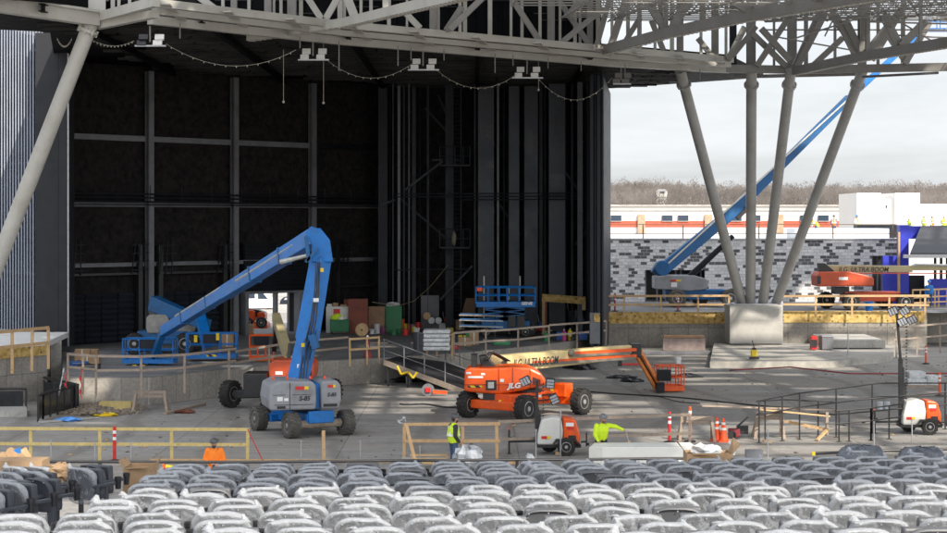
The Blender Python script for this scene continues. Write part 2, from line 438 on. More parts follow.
# ceiling slab and its ribbed soffit; footprint follows the ring beam
def RB(px, py, z=15.7): return G(px, py, z)
cfr = [RB(-60,-4), RB(97,20), RB(155,18), RB(340,37), RB(605,59), RB(730,69)]
cpoly = [(p.x,p.y+.6) for p in cfr] + [(17,111.5), (8.8,120.6), (-5,121), (-21.9,99.4), (bwx(50,84.5),84.5), (bwx(-70,82),82)]
b = MB(); b.slab(cpoly, 16.15, 16.5); b.build('roof_deck', deck_bk, house)
b = MB(); rnd = random.Random(3)
def front_y(x):
    for a, c in zip(cfr, cfr[1:]):
        if a.x <= x <= c.x: return a.y+.8+(c.y-a.y)*(x-a.x)/(c.x-a.x)
    return 300
def wall_y(x): return W0.y+(x-W0.x)*wdir.y/wdir.x if x < W1.x else 119
y = 76.0
while y < 120:
    x = -33.0
    while x < 15.5:
        L = rnd.uniform(1.6, 4.2)
        if front_y(x) < y and front_y(x+L) < y and y < 111.5+9*(17-max(x+L,8.8))/8.2 and y < 119 and y < wall_y(x) and x+L < 15 and (x > -21.5 or y < 84) and x > -20 - max(0,(90-y)):
            b.bx(x, x+L-.15, y, y+.09, 16.02, 16.148)
        x += L
    y += .9
b.build('soffit_glint_ribs', deck_gl, house)  # deck ribs, cut into pale lengths that stand in for glints
for k, x in enumerate((-22,-16.5,-11,-5.5,0.2,5.8)):  # purlins running to the back
    y0 = front_y(x)
    b = MB(); b.ibeam((x,y0,15.92),(x,wall_y(x)-.1,15.92),.22,.3); b.build('roof_beam', deck_bk, house)
# upper dark wall seen through the ring truss
b = MB(); b.bx(-36, 7.0, 104, 104.4, 16.52, 23)
for k in range(60): b.bx(-36+.72*k, -36+.72*k+.1, 103.9, 104, 16.55, 23)
b.build('upper_wall', deck_bk, house)
b = MB(); rnd = random.Random(5)
for k in range(13):
    x = -34
    while x < 6:
        L = rnd.uniform(.5, 3.4)
        if rnd.random() < .6: b.bx(x, min(7,x+L), 103.82, 103.88, 16.9+.36*k, 16.95+.36*k)
        x += L+rnd.uniform(.4, 3)
b.build('glint_strips', deck_gl, house)  # glints on the dark roof, drawn as broken pale strips
# grey columns and girts
for px in (146,231,309):
    x = wl(px)
    b = MB(TW); b.ibeam((x,-.3,SZ+.02),(x,-.3,15.9),.4,.3,.04); b.bx(x-.19,x-.1,-.5,-.46,SZ+.02,15.9)
    b.build('column', girt_m, house)
cols_px = [60, 146, 231, 309, 385]
for zz, hh in ((wv(60,136),.28),(wv(60,204),.26),(wv(60,266),.2)):
    for a, c in zip(cols_px, cols_px[1:]):
        x0, x1 = wl(a)+.24, wl(c)-.24
        b = MB(TW); b.box(((x0+x1)/2,-.15,zz), (x1-x0,.28,hh)); b.box(((x0+x1)/2,-.33,zz+hh/2-.01), (x1-x0,.08,.05))
        b.build('girt', girt_m if c < 386 and not (a == 309 and zz > 12) else slate2, house)
b = MB(TW); zc = wv(60,193)
for q in (0,.2,.42): b.tube((0,-.75,zc-q),(WL,-.75,zc-q-.05),.045)
for k in range(11): b.tube((1+k*2.2,-.75,zc-.45),(1+k*2.2,-.75,zc+.45),.025,n=5)
b.build('catwalk_rail', slate2, house)
b = MB(TW); b.bx(0, WL, -.78, -.02, zc-.62, zc-.56); b.build('catwalk_deck', slate2, house)
for (x0p, x1p, ztop) in ((66,132,294),(158,217,291),(335,372,303)):
    x0, x1 = wl(x0p), wl(x1p); z1 = wv((x0p+x1p)/2,ztop)
    b = MB(TW); nx = 4
    for i in range(nx):
        for j in range(9):
            a0 = x0+(x1-x0)*i/nx; zz = SZ+.02+(z1-SZ)*j/9; hh = (z1-SZ)/9; a1 = x0+(x1-x0)*(i+1)/nx
            b.add([(a0+.03,-.1,zz),(a1-.03,-.1,zz),(a1-.03,-.24,zz+hh*.5),(a0+.03,-.24,zz+hh*.5),(a1-.03,-.1,zz+hh),(a0+.03,-.1,zz+hh)], [(0,1,2,3),(3,2,4,5)])
    b.build('door', slate, house)
    zt_ = wv(x0p,245)
    for xx in (x0-.35,x1+.05):
        b = MB(TW); b.bx(xx,xx+.3,-.5,-.02,SZ+.02,zt_); b.build('door_track', black_p, house)
    b = MB(TW); b.bx(x0-.3,x1+.3,-.55,-.25,z1+1.0,z1+1.12); b.build('door_header', black_p, house)
    for xx in (x0-.4, x1-.5):
        b = MB(TW)
        for k in range(3): b.bar((xx+.45*k,-.6,zt_-1.6),(xx+.3+.3*k,-.6,zt_+.3),.05)
        for k in range(4): b.bar((xx,-.6,zt_-1.4+.45*k),(xx+1.2,-.6,zt_-1.35+.45*k),.04)
        b.build('hanger_bracket', slate2, house)
b = MB(TW)
for k in range(12): b.bx(wl(240),wl(300),-.45,-.3,wv(268,245)-.22*k-.12,wv(268,245)-.22*k)
b.bx(wl(240),wl(300),-.3,-.02,dz+.02,wv(268,243)); b.build('rolled_door', slate2, house)
b = MB(TW); b.bx(door_l[0]-.25,door_l[0],-.5,.6,SZ,dz); b.bx(door_l[1],door_l[1]+.3,-.5,.6,SZ,dz); b.bx(wl(275.5),wl(277.5),-.05,.25,SZ,dz)
b.bx(door_l[0],door_l[1],-.5,-.01,dz-.12,dz); b.build('door_frame', girt_m, house)
# stage-right steelwork: tall posts, ducts, ladders, braces
for (px, wd, d, mt) in ((383,.55,107,slate2),(399,.16,106,girt_m),(404,.10,106,slate),(414,.22,106.4,slate),(428,.14,106,slate2),(449,.42,105,slate2),
        (486,.95,106,slate),(498,.12,104,girt_m),(514,.62,106,slate),(531,.8,106,slate),(541,.2,105.5,slate2),(557,.95,104,slate),(580,.3,103,girt_m),(572,.12,103,slate2),(590,.35,102,slate2)):
    d += 8.5; x = bwx(px, d)
    if mt is slate and wd > .3: mt = M('lit_post_slate',(.042,.05,.066),.45,.1,.4,1.0,(.02,.024,.03),.6)  # wide posts get a paler slate, as if light struck their faces
    b = MB(); b.ibeam((x,d,SZ+.02),(x,d,15.85),wd,.4,.05) if wd > .3 else b.box((x,d,(SZ+15.9)/2),(wd,.16,15.9-SZ-.03))
    for k in range(3):
        zz = SZ+3+k*4.1; b.box((x,d-.2,zz),(wd*1.06,.06,.1))
    b.build('steel_post', mt, house)
for (x0,y0,x1,y1,d) in ((438,95,447,115,107),(425,108,450,135,107),(397,196,448,240,107),(500,205,520,235,107),(560,165,582,195,104),(405,190,447,158,105),(395,200,380,205,105),
        (440,300,472,266,104),(575,245,600,215,104),(432,160,460,160,105)):
    d += 8.5; b = MB(); b.bar(P(x0,y0,d),P(x1,y1,d),.12); b.build('brace', slate, house)
b = MB()
for px in (453,461):
    b.tube(P(px,88,112.5),P(px,320,112.5),.04,n=6)
for k in range(54): b.tube(P(453,92+4.2*k,112.5),P(461,92+4.2*k,112.5),.02,n=4)
b.build('ladder', slate, house)
for py in (165, 247):                               # small landings on the ladder tower
    b = MB(); a = P(440,py,112); c = P(470,py,112); b.bx(a.x,c.x,111.4,112.6,a.z-.08,a.z)
    b.build('landing', slate2, house)
    b = MB()
    for q in (a.x, a.x+.4, (a.x+c.x)/2, c.x-.4, c.x): b.tube((q,111.4,a.z),(q,111.4,a.z+1.05),.03,n=5)
    for zz in (.5,1.05): b.tube((a.x,111.4,a.z+zz),(c.x,111.4,a.z+zz),.03,n=5)
    b.build('landing_rail', slate, house)
b = MB()
for (py,x0,x1) in ((194,395,600),(197,395,600),(200,460,600),(270,395,470)): b.tube(P(x0,py,111.8),P(x1,py-1,111.8),.04,n=6)
b.build('pipe_run', slate, house)
for px in (390,393,409,420,475,504,508,545,549,566,586,595):
    b = MB(); d = 116.5-((px*7)%5)*.5; b.tube(P(px,84,d),(P(px,84,d).x,d,SZ+.02),.035+.02*(px%3),n=6); b.build('conduit', girt_m if px%2 else slate2, house)

# louvred screen at far left
scr = thing('louvre_screen', 'tall screen of pale upright metal fins left of the black stage house', 'screen wall', (-25,97,1.5))
a = P(42.5,300,95.2); c_ = P(-30,300,101.5)
b = MB(); n = 27
for i in range(n):
    t = i/(n-1); x = a.x+(c_.x-a.x)*t; y = a.y+(c_.y-a.y)*t
    zt = H-((32.5-(42.5-(CX+x/y*F))*.25)-HY)/F*y
    b.box((x,y,(zt+2.0)/2),(.055,.26,zt-2.0))
b.build('fins', M('pale_fin_metal',(.31,.34,.40),.5,.1,.14,1,(.22,.24,.29),.5), scr)
b = MB()
for py0, py1 in ((48,57),(160,165.5),(275,271)):
    b.bar(P(43,py0,95.3)+V((0,.16,0)),P(-30,py0+(py1-py0)*73/42,101.6)+V((0,.16,0)),.1)
b.build('rail', M('pale_fin_metal',(1,1,1)), scr)
b = MB(); q0 = P(43,30,95.9); q1 = P(-34,30,102.5)
b.add([(q0.x,q0.y,2),(q1.x,q1.y,2),(q1.x,q1.y,H+(HY-12)/F*102.5),(q0.x,q0.y,H+(HY-34)/F*95.9)],[(0,1,2,3)])
b.build('backing', M('screen_backing',(.05,.07,.11),.35,.2,.5,.5,(.02,.025,.035),.6), scr)

# left retaining wall with its snow-white membrane
lw = thing('retaining_wall_left_terrace', 'formed concrete retaining wall at far left, topped by an osb strip', 'retaining wall', (-22,84,0))
lw.name = 'retaining_wall'
LZ = 2.15
p0 = G(-40,357,LZ); p1 = G(47,350,LZ)
kx = (50.5-CX)/F; b = MB(); b.slab([(p0.x,p0.y),(p1.x,p1.y),(kx*88,88),(kx*94.8,94.8),(-22.0,104),(p0.x-8,104)], .003, LZ)
b.build('concrete_body', wall_conc, lw)
b = MB(); b.bar((p0.x,p0.y-.04,LZ+.0),(p1.x,p1.y-.04,LZ+.0),.06,.42); b.build('osb_strip', osb_m, lw)
b = MB(); b.slab([(p0.x,p0.y+.8),(p1.x-.3,p1.y+.8),(p1.x-1.0,p1.y+9),(p0.x-2,p1.y+9)], LZ+.004, LZ+.25); b.build('white_membrane', white_p, lw)
b = MB(); b.slab([(bwx(50.6,87.8),87.8),(bwx(61.5,87.8),87.8),(bwx(60.5,94.6),94.6),(bwx(50.6,94.6),94.6)],.003,bz(341,87.8)); b.build('corner_pier', light_conc, lw)

# right deck: retaining wall with osb fascia
DZ = 2.1
p0 = G(594,313,DZ); p1 = G(927,313,DZ)
dk = thing('raised_deck', 'raised concrete deck on the right with a yellow osb fascia strip and formed wall', 'retaining wall', (18,116.5,0))
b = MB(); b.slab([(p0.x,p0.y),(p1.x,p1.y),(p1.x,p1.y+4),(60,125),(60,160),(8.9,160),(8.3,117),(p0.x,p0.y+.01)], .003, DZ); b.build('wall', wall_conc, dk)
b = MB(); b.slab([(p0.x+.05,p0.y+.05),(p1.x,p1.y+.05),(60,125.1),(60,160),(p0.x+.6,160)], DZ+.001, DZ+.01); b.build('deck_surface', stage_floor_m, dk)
b = MB(); q0 = P(594,317.5,p0.y); q1 = P(729,317.5,p0.y); b.bx(q0.x,q1.x,p0.y-.06,p0.y-.005,bz(323.5,p0.y),bz(312,p0.y)); b.build('osb_strip', osb_m, dk)
q0 = P(783,317,p0.y); q1 = P(925,317,p0.y); b = MB(); b.bx(q0.x,q1.x,p0.y-.06,p0.y-.005,bz(322.5,p0.y),bz(311,p0.y)); b.build('osb_strip', osb_m, dk)

# plinth ledge before the wall
led = thing('concrete_ledge', 'low stepped concrete ledge in front of the deck wall around the column pedestal', 'ledge', (22,110,0))
a = G(710,368,0); c_ = G(960,362,0)
b = MB(); b.slab([(a.x,a.y),(G(830,368,0).x,G(830,368,0).y),(G(890,362,0).x,G(890,362,0).y),(G(900,350).x,G(900,350).y),(bwx(714,115),115)], .004, .34); b.build('lower_step', M('ledge_concrete',(.38,.365,.33),.9,0,.35,.9,(.16,.145,.12),.6,.6), led)
b = MB(); q0 = P(824,330,112); q1 = P(878,330,112); b.bx(q0.x,q1.x,110,116,.4,bz(338,112)); b.build('upper_step', light_conc, led)
# pedestal and fan of four columns
ped = thing('column_pedestal', 'broad pale concrete pedestal carrying the fan of four grey columns', 'pedestal', (17.6,115.5,.38))
a = P(729.5,347,113.6); c_ = P(783,347,113.6); b = MB()
w_ = c_.x-a.x; cxp = (a.x+c_.x)/2
b.prism([(cxp-w_/2,.385),(cxp+w_/2,.385),(cxp+w_/2,bz(305,113.6)),(cxp-w_/2,bz(305,113.6))],113.6,115.9)
b.build('shaft', M('pedestal_concrete',(.43,.42,.395),.85,0,.14,1.2,(.33,.31,.28),.7,.3), ped, bev=.06)
b = MB(); b.bx(cxp-w_/2+.25,cxp+w_/2-.25,113.9,115.6,bz(305,113.6)+.002,bz(304,113.6)); b.build('bearing_plate', galv, ped)
ztop = bz(303.5,113.6)
for (xb, xt, yt, lab) in ((742,680,71,'leftmost of four grey columns on the pedestal, leaning left'),(750.5,751.5,76,'upright grey column on the pedestal, second from left of four'),
        (763,791,74,'third grey column from left on the pedestal, leaning slightly right'),(776,863,71,'rightmost of four grey columns on the pedestal, leaning far right')):
    base = V((bwx(xb,114.6),114.6,ztop)); top = G(xt, 70, 15.72)
    c = thing('inclined_column', lab, 'column', base, 'columns fanning from the pedestal')
    dr = (top-base).normalized()
    MB().tube(base, top, .3, .28, 20).build('shaft', steel_col, c, smooth=True)
    MB().tube(base, base+dr*.07, .42, .42, 16).build('base_plate', galv, c)
    fl = MB(); q = top-dr*1.1; fl.tube(q-dr*.05, q+dr*.05, .40, .40, 16)
    for k in range(8):
        an = k*math.pi/4; dd, r_, u_ = fl.frame(base, top); pp = q+(r_*math.cos(an)+u_*math.sin(an))*.36
        fl.tube(pp-dr*.12, pp+dr*.12, .035, .035, 6)
    fl.build('bolted_flange', steel_col, c)
base = P(-62,417,75); top = P(91,23,75)
c = thing('inclined_column', 'large pale grey column leaning across the far left under the roof truss', 'column', base)
dr = (top-base).normalized()
MB().tube(base, top, .335, .3, 24).build('shaft', steel_w, c, smooth=True)
fl = MB(); q = top-dr*.35; fl.tube(q-dr*.06,q+dr*.06,.42,.42,16)
for k in range(8):
    an = k*math.pi/4; dd, r_, u_ = fl.frame(base, top); pp = q+(r_*math.cos(an)+u_*math.sin(an))*.38
    fl.tube(pp-dr*.13, pp+dr*.13, .045, .045, 6)
fl.build('bolted_flange', steel_w, c)
MB().tube(q+dr*.05, top+dr*.3, .22, .36, 14).build('head_bracket', steel_w, c)

# block wall building right
bd = 132.0; x0 = bwx(600,bd); x1 = bwx(897,bd); zt = bz(240,bd)
bw = thing('block_building', 'low building of grey and charcoal blocks with a white flat roof under repair', 'building', (20,bd,DZ))
o0, o1, oz = bwx(645,bd), bwx(705,bd), bz(270,bd); r0, r1, rz_ = bwx(872,bd), bwx(890,bd), bz(256,bd)
b = MB(); b.bx(x0,o0,bd,bd+.3,DZ,zt); b.bx(o0,o1,bd,bd+.3,oz,zt); b.bx(o1,r0,bd,bd+.3,DZ,zt); b.bx(r0,x1,bd,bd+.3,rz_,zt)
b.build('block_wall', block_m, bw)
b = MB(); b.slab([(x0,bd+.31),(x1,bd+.31),(x1*1.4,bd+56),(x0*1.4,bd+56)],zt-.25,zt-.01); b.build('roof', roof_white, bw)
b = MB(); b.bx(x0-.05,x1,bd-.06,bd+.36,zt+.002,zt+.12); b.build('coping', galv, bw)
b = MB(); b.bx(x0,x1,bd+4,bd+4.2,DZ,zt-.3); b.build('inner_wall', black_p, bw)
b = MB()
for x_ in (o0+.1,o0+.9,o0+1.5,o0+2.2,o1-1.6,o1-.9,o1-.2,r0+.15,r0+.5,r0+.8,r1-.2): b.bx(x_-.05,x_+.05,bd+.6,bd+.7,DZ+.02,zt-.4)
b.build('bare_studs', girt_m, bw)
rl = thing('roof_guardrail', 'rust-dark temporary guardrail with thin posts along the block building roof', 'guardrail', (20,bd+.5,zt+.12))
b = MB()
for px in (604,643,683,759,800,833,893): q = bwx(px,bd+.15); b.bx(q-.04,q+.04,bd+.11,bd+.19,zt+.125,zt+1.1)
b.build('posts', M('rusty_rail',(.16,.10,.06),.7), rl)
for zz in (.45,1.08):
    b = MB(); b.tube((x0,bd+.15,zt+zz),(x1,bd+.15,zt+zz),.03,n=6); b.build('rail', M('rusty_rail',(.1,.1,.1)), rl)
b = MB(); q0 = bwx(790,bd+9); q1 = bwx(892,bd+9)
b.bx(q0,bwx(850,bd+9),bd+6,bd+9,zt+.01,zt+.45); b.bx(bwx(800,140),q1,bd+10,bd+14,zt+.01,zt+.75)
rs = tag(b.build('insulation_stack', roof_white, None), 'long white stack of roof insulation boards on the block building', 'board stack')
b = MB(); b.bx(bwx(856,148),bwx(896,148),147.6,149,zt,bz(225,148)+0)
pp = thing('roof_unit', 'long dark grey mechanical unit on the roof beyond the workers', 'roof unit', (31,148,zt))
b.build('casing', slate, pp); b = MB(); b.bx(bwx(855,148),bwx(897,148),147.5,149.1,bz(225,148)+.003,bz(224,148)); b.build('lid', galv, pp)

# blue membrane pavilion at the right edge
pv = thing('blue_pavilion', 'blue membrane wrapped frame building with charcoal sloping canopy at right edge', 'building', (34,128,DZ))
d = 128.0
b = MB(); b.bx(bwx(900,d),bwx(909,d),d,d+1,DZ,bz(225,d)); b.build('corner_post', blue_mem, pv)
b = MB(); b.bx(bwx(909,d),bwx(1010,d),d,d+.5,bz(239,d),bz(226,d)); b.build('fascia', blue_mem, pv)
b = MB(); b.add([P(921,226,d-.2),P(1010,224,d-.2),P(1010,253,d-3.5),P(910,253,d-3.5)]+[q+V((0,0,-.15)) for q in (P(921,226,d-.2),P(1010,224,d-.2),P(1010,253,d-3.5),P(910,253,d-3.5))],
    [(0,1,2,3),(7,6,5,4),(0,4,5,1),(1,5,6,2),(2,6,7,3),(3,7,4,0)]); b.build('canopy', M('charcoal_canopy',(.05,.052,.06),.5,.1,.3,2), pv)
b = MB(); b.bx(bwx(903,d-3.6),bwx(1010,d-3.6),d-3.75,d-3.55,bz(257,d),bz(253.5,d)); b.build('canopy_edge', galv, pv)
b = MB(); b.bx(bwx(884,d),bwx(899,d),d+.2,d+.6,DZ,bz(256,d)); b.build('blue_panel', blue_mem, pv)
b = MB(); b.bx(bwx(931,d),bwx(1010,d),d+.2,d+.6,DZ,bz(279,d)); b.build('blue_panel', blue_mem, pv)
b = MB()
for px in (938,950,944): b.bx(bwx(px,d)-.08,bwx(px,d)+.08,d+.7,d+.9,DZ,bz(254,d))
b.bx(bwx(912,d),bwx(930,d),d+1.5,d+2,DZ,bz(276,d)); b.build('inner_frame', slate2, pv)
b = MB(); b.bx(bwx(898,d-.5),bwx(899.8,d-.5),d-.6,d-.3,DZ,bz(232,d)); b.build('timber_edge', lumber, pv)

# ---------------------------------------------------------------- beyond: warehouse, towers, hill, wood
wd_ = 270.0
wh = thing('warehouse', 'long white warehouse with a red stripe, dark windows and tan pilasters', 'building', (40,wd_,-1.7))
def wx(px): return bwx(px, wd_)
def wz(py): return bz(py, wd_)
b = MB(); b.bx(wx(560),wx(1010),wd_,wd_+60,-1.7,wz(206)); b.build('wall', M('warehouse_white',(.72,.71,.69),.7,0,.04,.2,(.6,.58,.55),.3), wh)
b = MB(); b.bx(wx(560),wx(1010),wd_-.5,wd_+60,wz(206)+.01,wz(205)); b.bx(wx(560),wx(1010),wd_-.25,wd_-.02,wz(210.5),wz(209.3)); b.build('parapet', M('parapet_metal',(.5,.47,.43),.6), wh)
b = MB(); b.bx(wx(560),wx(1010),wd_-.12,wd_-.01,wz(227),wz(220.8)); b.build('red_stripe', M('stripe_red',(.50,.09,.05),.7), wh)
for k, px in enumerate((641,708,779,853,925)):
    b = MB(); b.bx(wx(px-3.5),wx(px+4),wd_-.5,wd_-.02,-1.7,wz(214.5)); b.build('pilaster', M('tan_stone',(.38,.28,.19),.8), wh)
for px in (600,616,667,683,736,755,805,823,866,884,940):
    b = MB(); b.bx(wx(px-5),wx(px+5.3),wd_-.3,wd_-.02,wz(221),wz(215.2)); fr = b.build('window', glass_d, wh)
    b = MB(); b.bx(wx(px-5.4),wx(px+5.7),wd_-.36,wd_-.02,wz(221.5),wz(221.05)); b.build('sill', M('parapet_metal',(1,1,1)), fr)
b = MB()
for px in (625,706): b.bx(wx(px-3),wx(px+3),wd_+20,wd_+26,wz(206),wz(203.6))
b.build('roof_units', galv, wh)
tw = thing('white_block_tower', 'plain white block volumes with stepped top rising over the warehouse', 'building', (60,240,-1.7))
b = MB()
for a_, c_, y_ in ((857,881,193),(895,920,193),(881,895,199),(920,948,204)):
    b.bx(bwx(a_,240),bwx(c_,240),240+(.6 if y_ > 195 else 0),252,-1.7,bz(y_,240))
b.build('walls', M('bright_render',(.74,.73,.71),.8,0,.04,.2), tw)
b = MB(); b.bx(bwx(887,240),bwx(888,240),240.4,240.6,bz(208,240),bz(205,240)); b.build('vent', dark_cl, tw)

hill = MB(); rnd = random.Random(11)
def hz(x, y):
    t = min(1, max(0, (y-700)/800)); s_ = t*t*(3-2*t)
    return -1.7 + s_*(27 + 7*noise.noise(V((x*.006,y*.002,0))) + 4*noise.noise(V((x*.02,1,0))))
nx, ny = 70, 14; vs = []; fs = []
for j in range(ny):
    for i in range(nx):
        x = -700+i*30; y = 700+j*85; vs.append((x,y,hz(x,y)-.4*(j == 0)))
for j in range(ny-1):
    for i in range(nx-1):
        a = j*nx+i; fs.append((a,a+1,a+nx+1,a+nx))
hill.add(vs, fs); hm = hill.build('hill', M('winter_hillside',(.17,.14,.115),.95,0,.35,.02), None, smooth=True); struct(hm)
woods = MB(); ever = MB()
def btree(m, x, y, z, h, w, n):
    m.add([(x-.25,y,z),(x+.25,y,z),(x,y,z+h*.75)],[(0,1,2)])
    for k in range(n):
        a = rnd.uniform(0,6.28); u = rnd.uniform(-1,1); rr = math.sqrt(1-u*u)*rnd.random()**.4
        cx_, cy_, cz_ = x+math.cos(a)*rr*w*.5, y+math.sin(a)*rr*w*.5, z+h*.62+u*h*.38*rnd.uniform(.7,1)
        a2 = a+rnd.uniform(-.8,.8); e2 = rnd.uniform(-.1,1.3); L = rnd.uniform(.5,1.7); t = rnd.uniform(.07,.2)
        dx_, dz_ = math.cos(a2)*math.cos(e2)*L, math.sin(e2)*L
        m.add([(cx_-t,cy_,cz_),(cx_+t,cy_,cz_-.15),(cx_+dx_+.05,cy_,cz_+dz_),(cx_+dx_-.05,cy_,cz_+dz_+.1)],[(0,1,2,3)])
for k in range(2600):
    y = 820+rnd.random()**.8*720; px = rnd.uniform(585,985); x = (px-CX)/F*y
    btree(woods, x, y, hz(x,y), rnd.uniform(5,10)+(rnd.random()<.3)*rnd.uniform(0,5.5), rnd.uniform(4,9), 46)
struct(woods.build('bare_wood', M('bare_twigs',(.125,.112,.105),.95,0,.75,.016)), 'stuff')
for (px,y) in ((635,1400),(640,1380),(628,1420),(780,1350),(915,1400)):
    x = (px-CX)/F*y; e = MB()
    for k in range(240):
        a = rnd.uniform(0,6.28); t = rnd.random(); rr = (1-t)*3.4*rnd.random()**.5; s_ = .8
        c0 = V((x+math.cos(a)*rr,y+math.sin(a)*rr,hz(x,y)+1+t*7)); e.add([c0+V((rnd.uniform(-s_,s_),rnd.uniform(-s_,s_),rnd.uniform(-s_,s_))) for _ in range(3)],[(0,1,2)])
    t_ = thing('pine_tree', {635:'dark green pine in the bare wood at the far left of the hill',640:'rounder green pine right of the leftmost pine on the hill',628:'smaller green pine beside the black stage wall on the hill',780:'lone green pine on the hill between the columns',915:'green pine on the hill above the white towers'}[px],'tree',(x,y,hz(x,y)),'pines in the bare wood')
    e.build('crown', M('pine_needles',(.055,.09,.035),.9,0,.3,.1), t_); MB().tube((x,y,hz(x,y)),(x,y,hz(x,y)+9),.3,.1,6).build('trunk', M('bark',(.08,.06,.045),.9), t_)
for (px,py,y,w_,lab) in ((662,192,1180,6.5,'tiny white house among the bare trees on the hill'),):
    x = (px-CX)/F*y; z0 = bz(py+3,y); t_ = thing('hillside_house', lab, 'house', (x,y,z0))
    MB().bx(x-w_/2,x+w_/2,y,y+7,z0-6,z0+2.2).build('wall', off_w, t_)
    MB().prism([(x-w_/2-.4,z0+2.22),(x+w_/2+.4,z0+2.22),(x+w_/4,z0+3.6),(x-w_/4,z0+3.6)],y-.3,y+7.3).build('roof', M('grey_roof',(.3,.3,.3)), t_)
    MB().bx(x-w_/4,x+w_/4,y-.1,y-.01,z0+.8,z0+2.2).build('window', glass_d, t_)
# ---------------------------------------------------------------- roof steelwork
def dz_at(py, z): return F*(z-H)/(HY-py)
def ch(pts, z): return [G(x,y,z) for x,y in pts]
def poly_y(pts, x):
    for a, c in zip(pts, pts[1:]):
        if a[0] <= x <= c[0]: return a[1]+(c[1]-a[1])*(x-a[0])/(c[0]-a[0])
ring = thing('ring_truss', 'curved grey steel ring truss spanning above the black stage opening', 'roof truss', (-3,88,15.6))
B1 = [(154,3),(340,25),(605,49),(731,60)]; B2 = [(154,11),(340,33),(605,56),(729,65)]; B3 = [(150,20),(340,41),(605,63),(729,70)]
def beam(pts, z, w, h, mat, name, par):
    q = ch(pts, z); b = MB()
    for a, c in zip(q, q[1:]): b.bar(a, c+(c-a).normalized()*.02, w, h)
    return b.build(name, mat, par)
beam(B1, 15.95, .35, .30, steel_w, 'bottom_chord', ring)
beam(B2, 15.80, .28, .24, steel_w, 'bottom_chord', ring)
beam(B3, 15.70, .32, .34, steel_w, 'bottom_chord', ring)
k = 165
cr = MB()
while k < 728:                                      # cross plates between the three chords
    a = G(k, poly_y(B1,k), 15.86); c_ = G(k+22 if k < 600 else k+8, poly_y(B3,min(729,k+22 if k < 600 else k+8)), 15.82)
    MB().bar(a, c_, .34, .05).build('cross_plate', steel_w, ring); k += 62 if k < 560 else 40
for (xs) in ((180,.6),(300,.5),(398,.9),(411,.6),(444,.5),(495,.9),(513,.5),(548,.5),(581,.5),(700,.6),(625,.5),(339,1.3)):
    p = G(xs[0], poly_y(B3, xs[0]), 15.6); MB().tube(p, up(p,-xs[1]), .025, n=6).build('hanger_rod', steel_d, ring)
posts = [(223,.12),(234,.24),(249,.12),(268,.28),(274,.1),(281,.12),(292,.36),(301,.16),(340,.2),(344,.16),(361,.12),(371,.14),(389,.16),(407,.1),(433,.3),(438,.16),
    (460,.14),(465,.18),(490,.2),(511,.12),(522,.14),(540,.14),(551,.34),(560,.12),(575,.16),(580,.12),(590,.28),(598,.2),(612,.14),(628,.18),(640,.16),(655,.14),(672,.2),(680,.32),(701,.14),(715,.34),(726,.14)]
for px, wdt in posts:
    p = G(px, poly_y(B1,px), 16.1); MB().ibeam(p, up(p,5.2), wdt, wdt, .03).build('web_post', steel_d if wdt > .2 else steel_w, ring)
for x0,y0,x1,y1 in ((305,-6,322,20),(340,-6,325,20),(398,5,420,28),(462,6,446,30),(484,-4,450,29),(510,-4,539,40),(556,-4,590,45),(604,8,562,42),(652,20,664,50),
        (757,26,733,56),(698,38,713,57),(640,18,620,50),(610,-2,597,45),(196,-5,214,8),(166,-6,158,1),(430,-8,407,10)):
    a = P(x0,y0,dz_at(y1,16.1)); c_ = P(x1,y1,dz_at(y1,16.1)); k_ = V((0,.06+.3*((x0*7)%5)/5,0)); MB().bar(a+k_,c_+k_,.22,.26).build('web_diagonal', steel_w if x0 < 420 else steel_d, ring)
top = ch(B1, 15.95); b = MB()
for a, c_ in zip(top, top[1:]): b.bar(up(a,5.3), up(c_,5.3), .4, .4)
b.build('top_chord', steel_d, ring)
# left end of the ring on the leaning column
lt = thing('end_truss', 'heavy grey edge girder resting on the far left leaning column', 'roof truss', P(91,20,75))
q = [P(-40,1,71), P(97,21,75)]; MB().bar(q[0]+V((0,0,.1)), q[1]+V((0,0,.1)), .5, .62).build('girder', steel_w, lt)
MB().bar(q[0]+V((0,0,.33)), q[1]+V((0,0,.33)), .72, .08).build('flange', steel_w, lt)
MB().bar(P(97,18,75.4), P(156,2,70.4), .3, .36).build('tie_beam', steel_w, lt)
MB().bar(P(97,26,75.4), P(156,14,72), .3, .3).build('tie_beam', steel_w, lt)
for px,py,wdt in ((97,12,.8),(113,12,.16),(119,12,.12),(130,10,.14),(136,8,.1),(142,6,.1)):
    p = P(px,py,75.3); MB().ibeam(p, up(p,4.5), wdt, wdt*.8, .04).build('web_post', steel_w, lt)
for x0,y0,x1,y1 in ((78,-6,90,12),(96,-6,86,12),(60,-8,84,10)):
    MB().bar(P(x0,y0,75.2),P(x1,y1,75.2),.16,.2).build('web_diagonal', steel_w, lt)
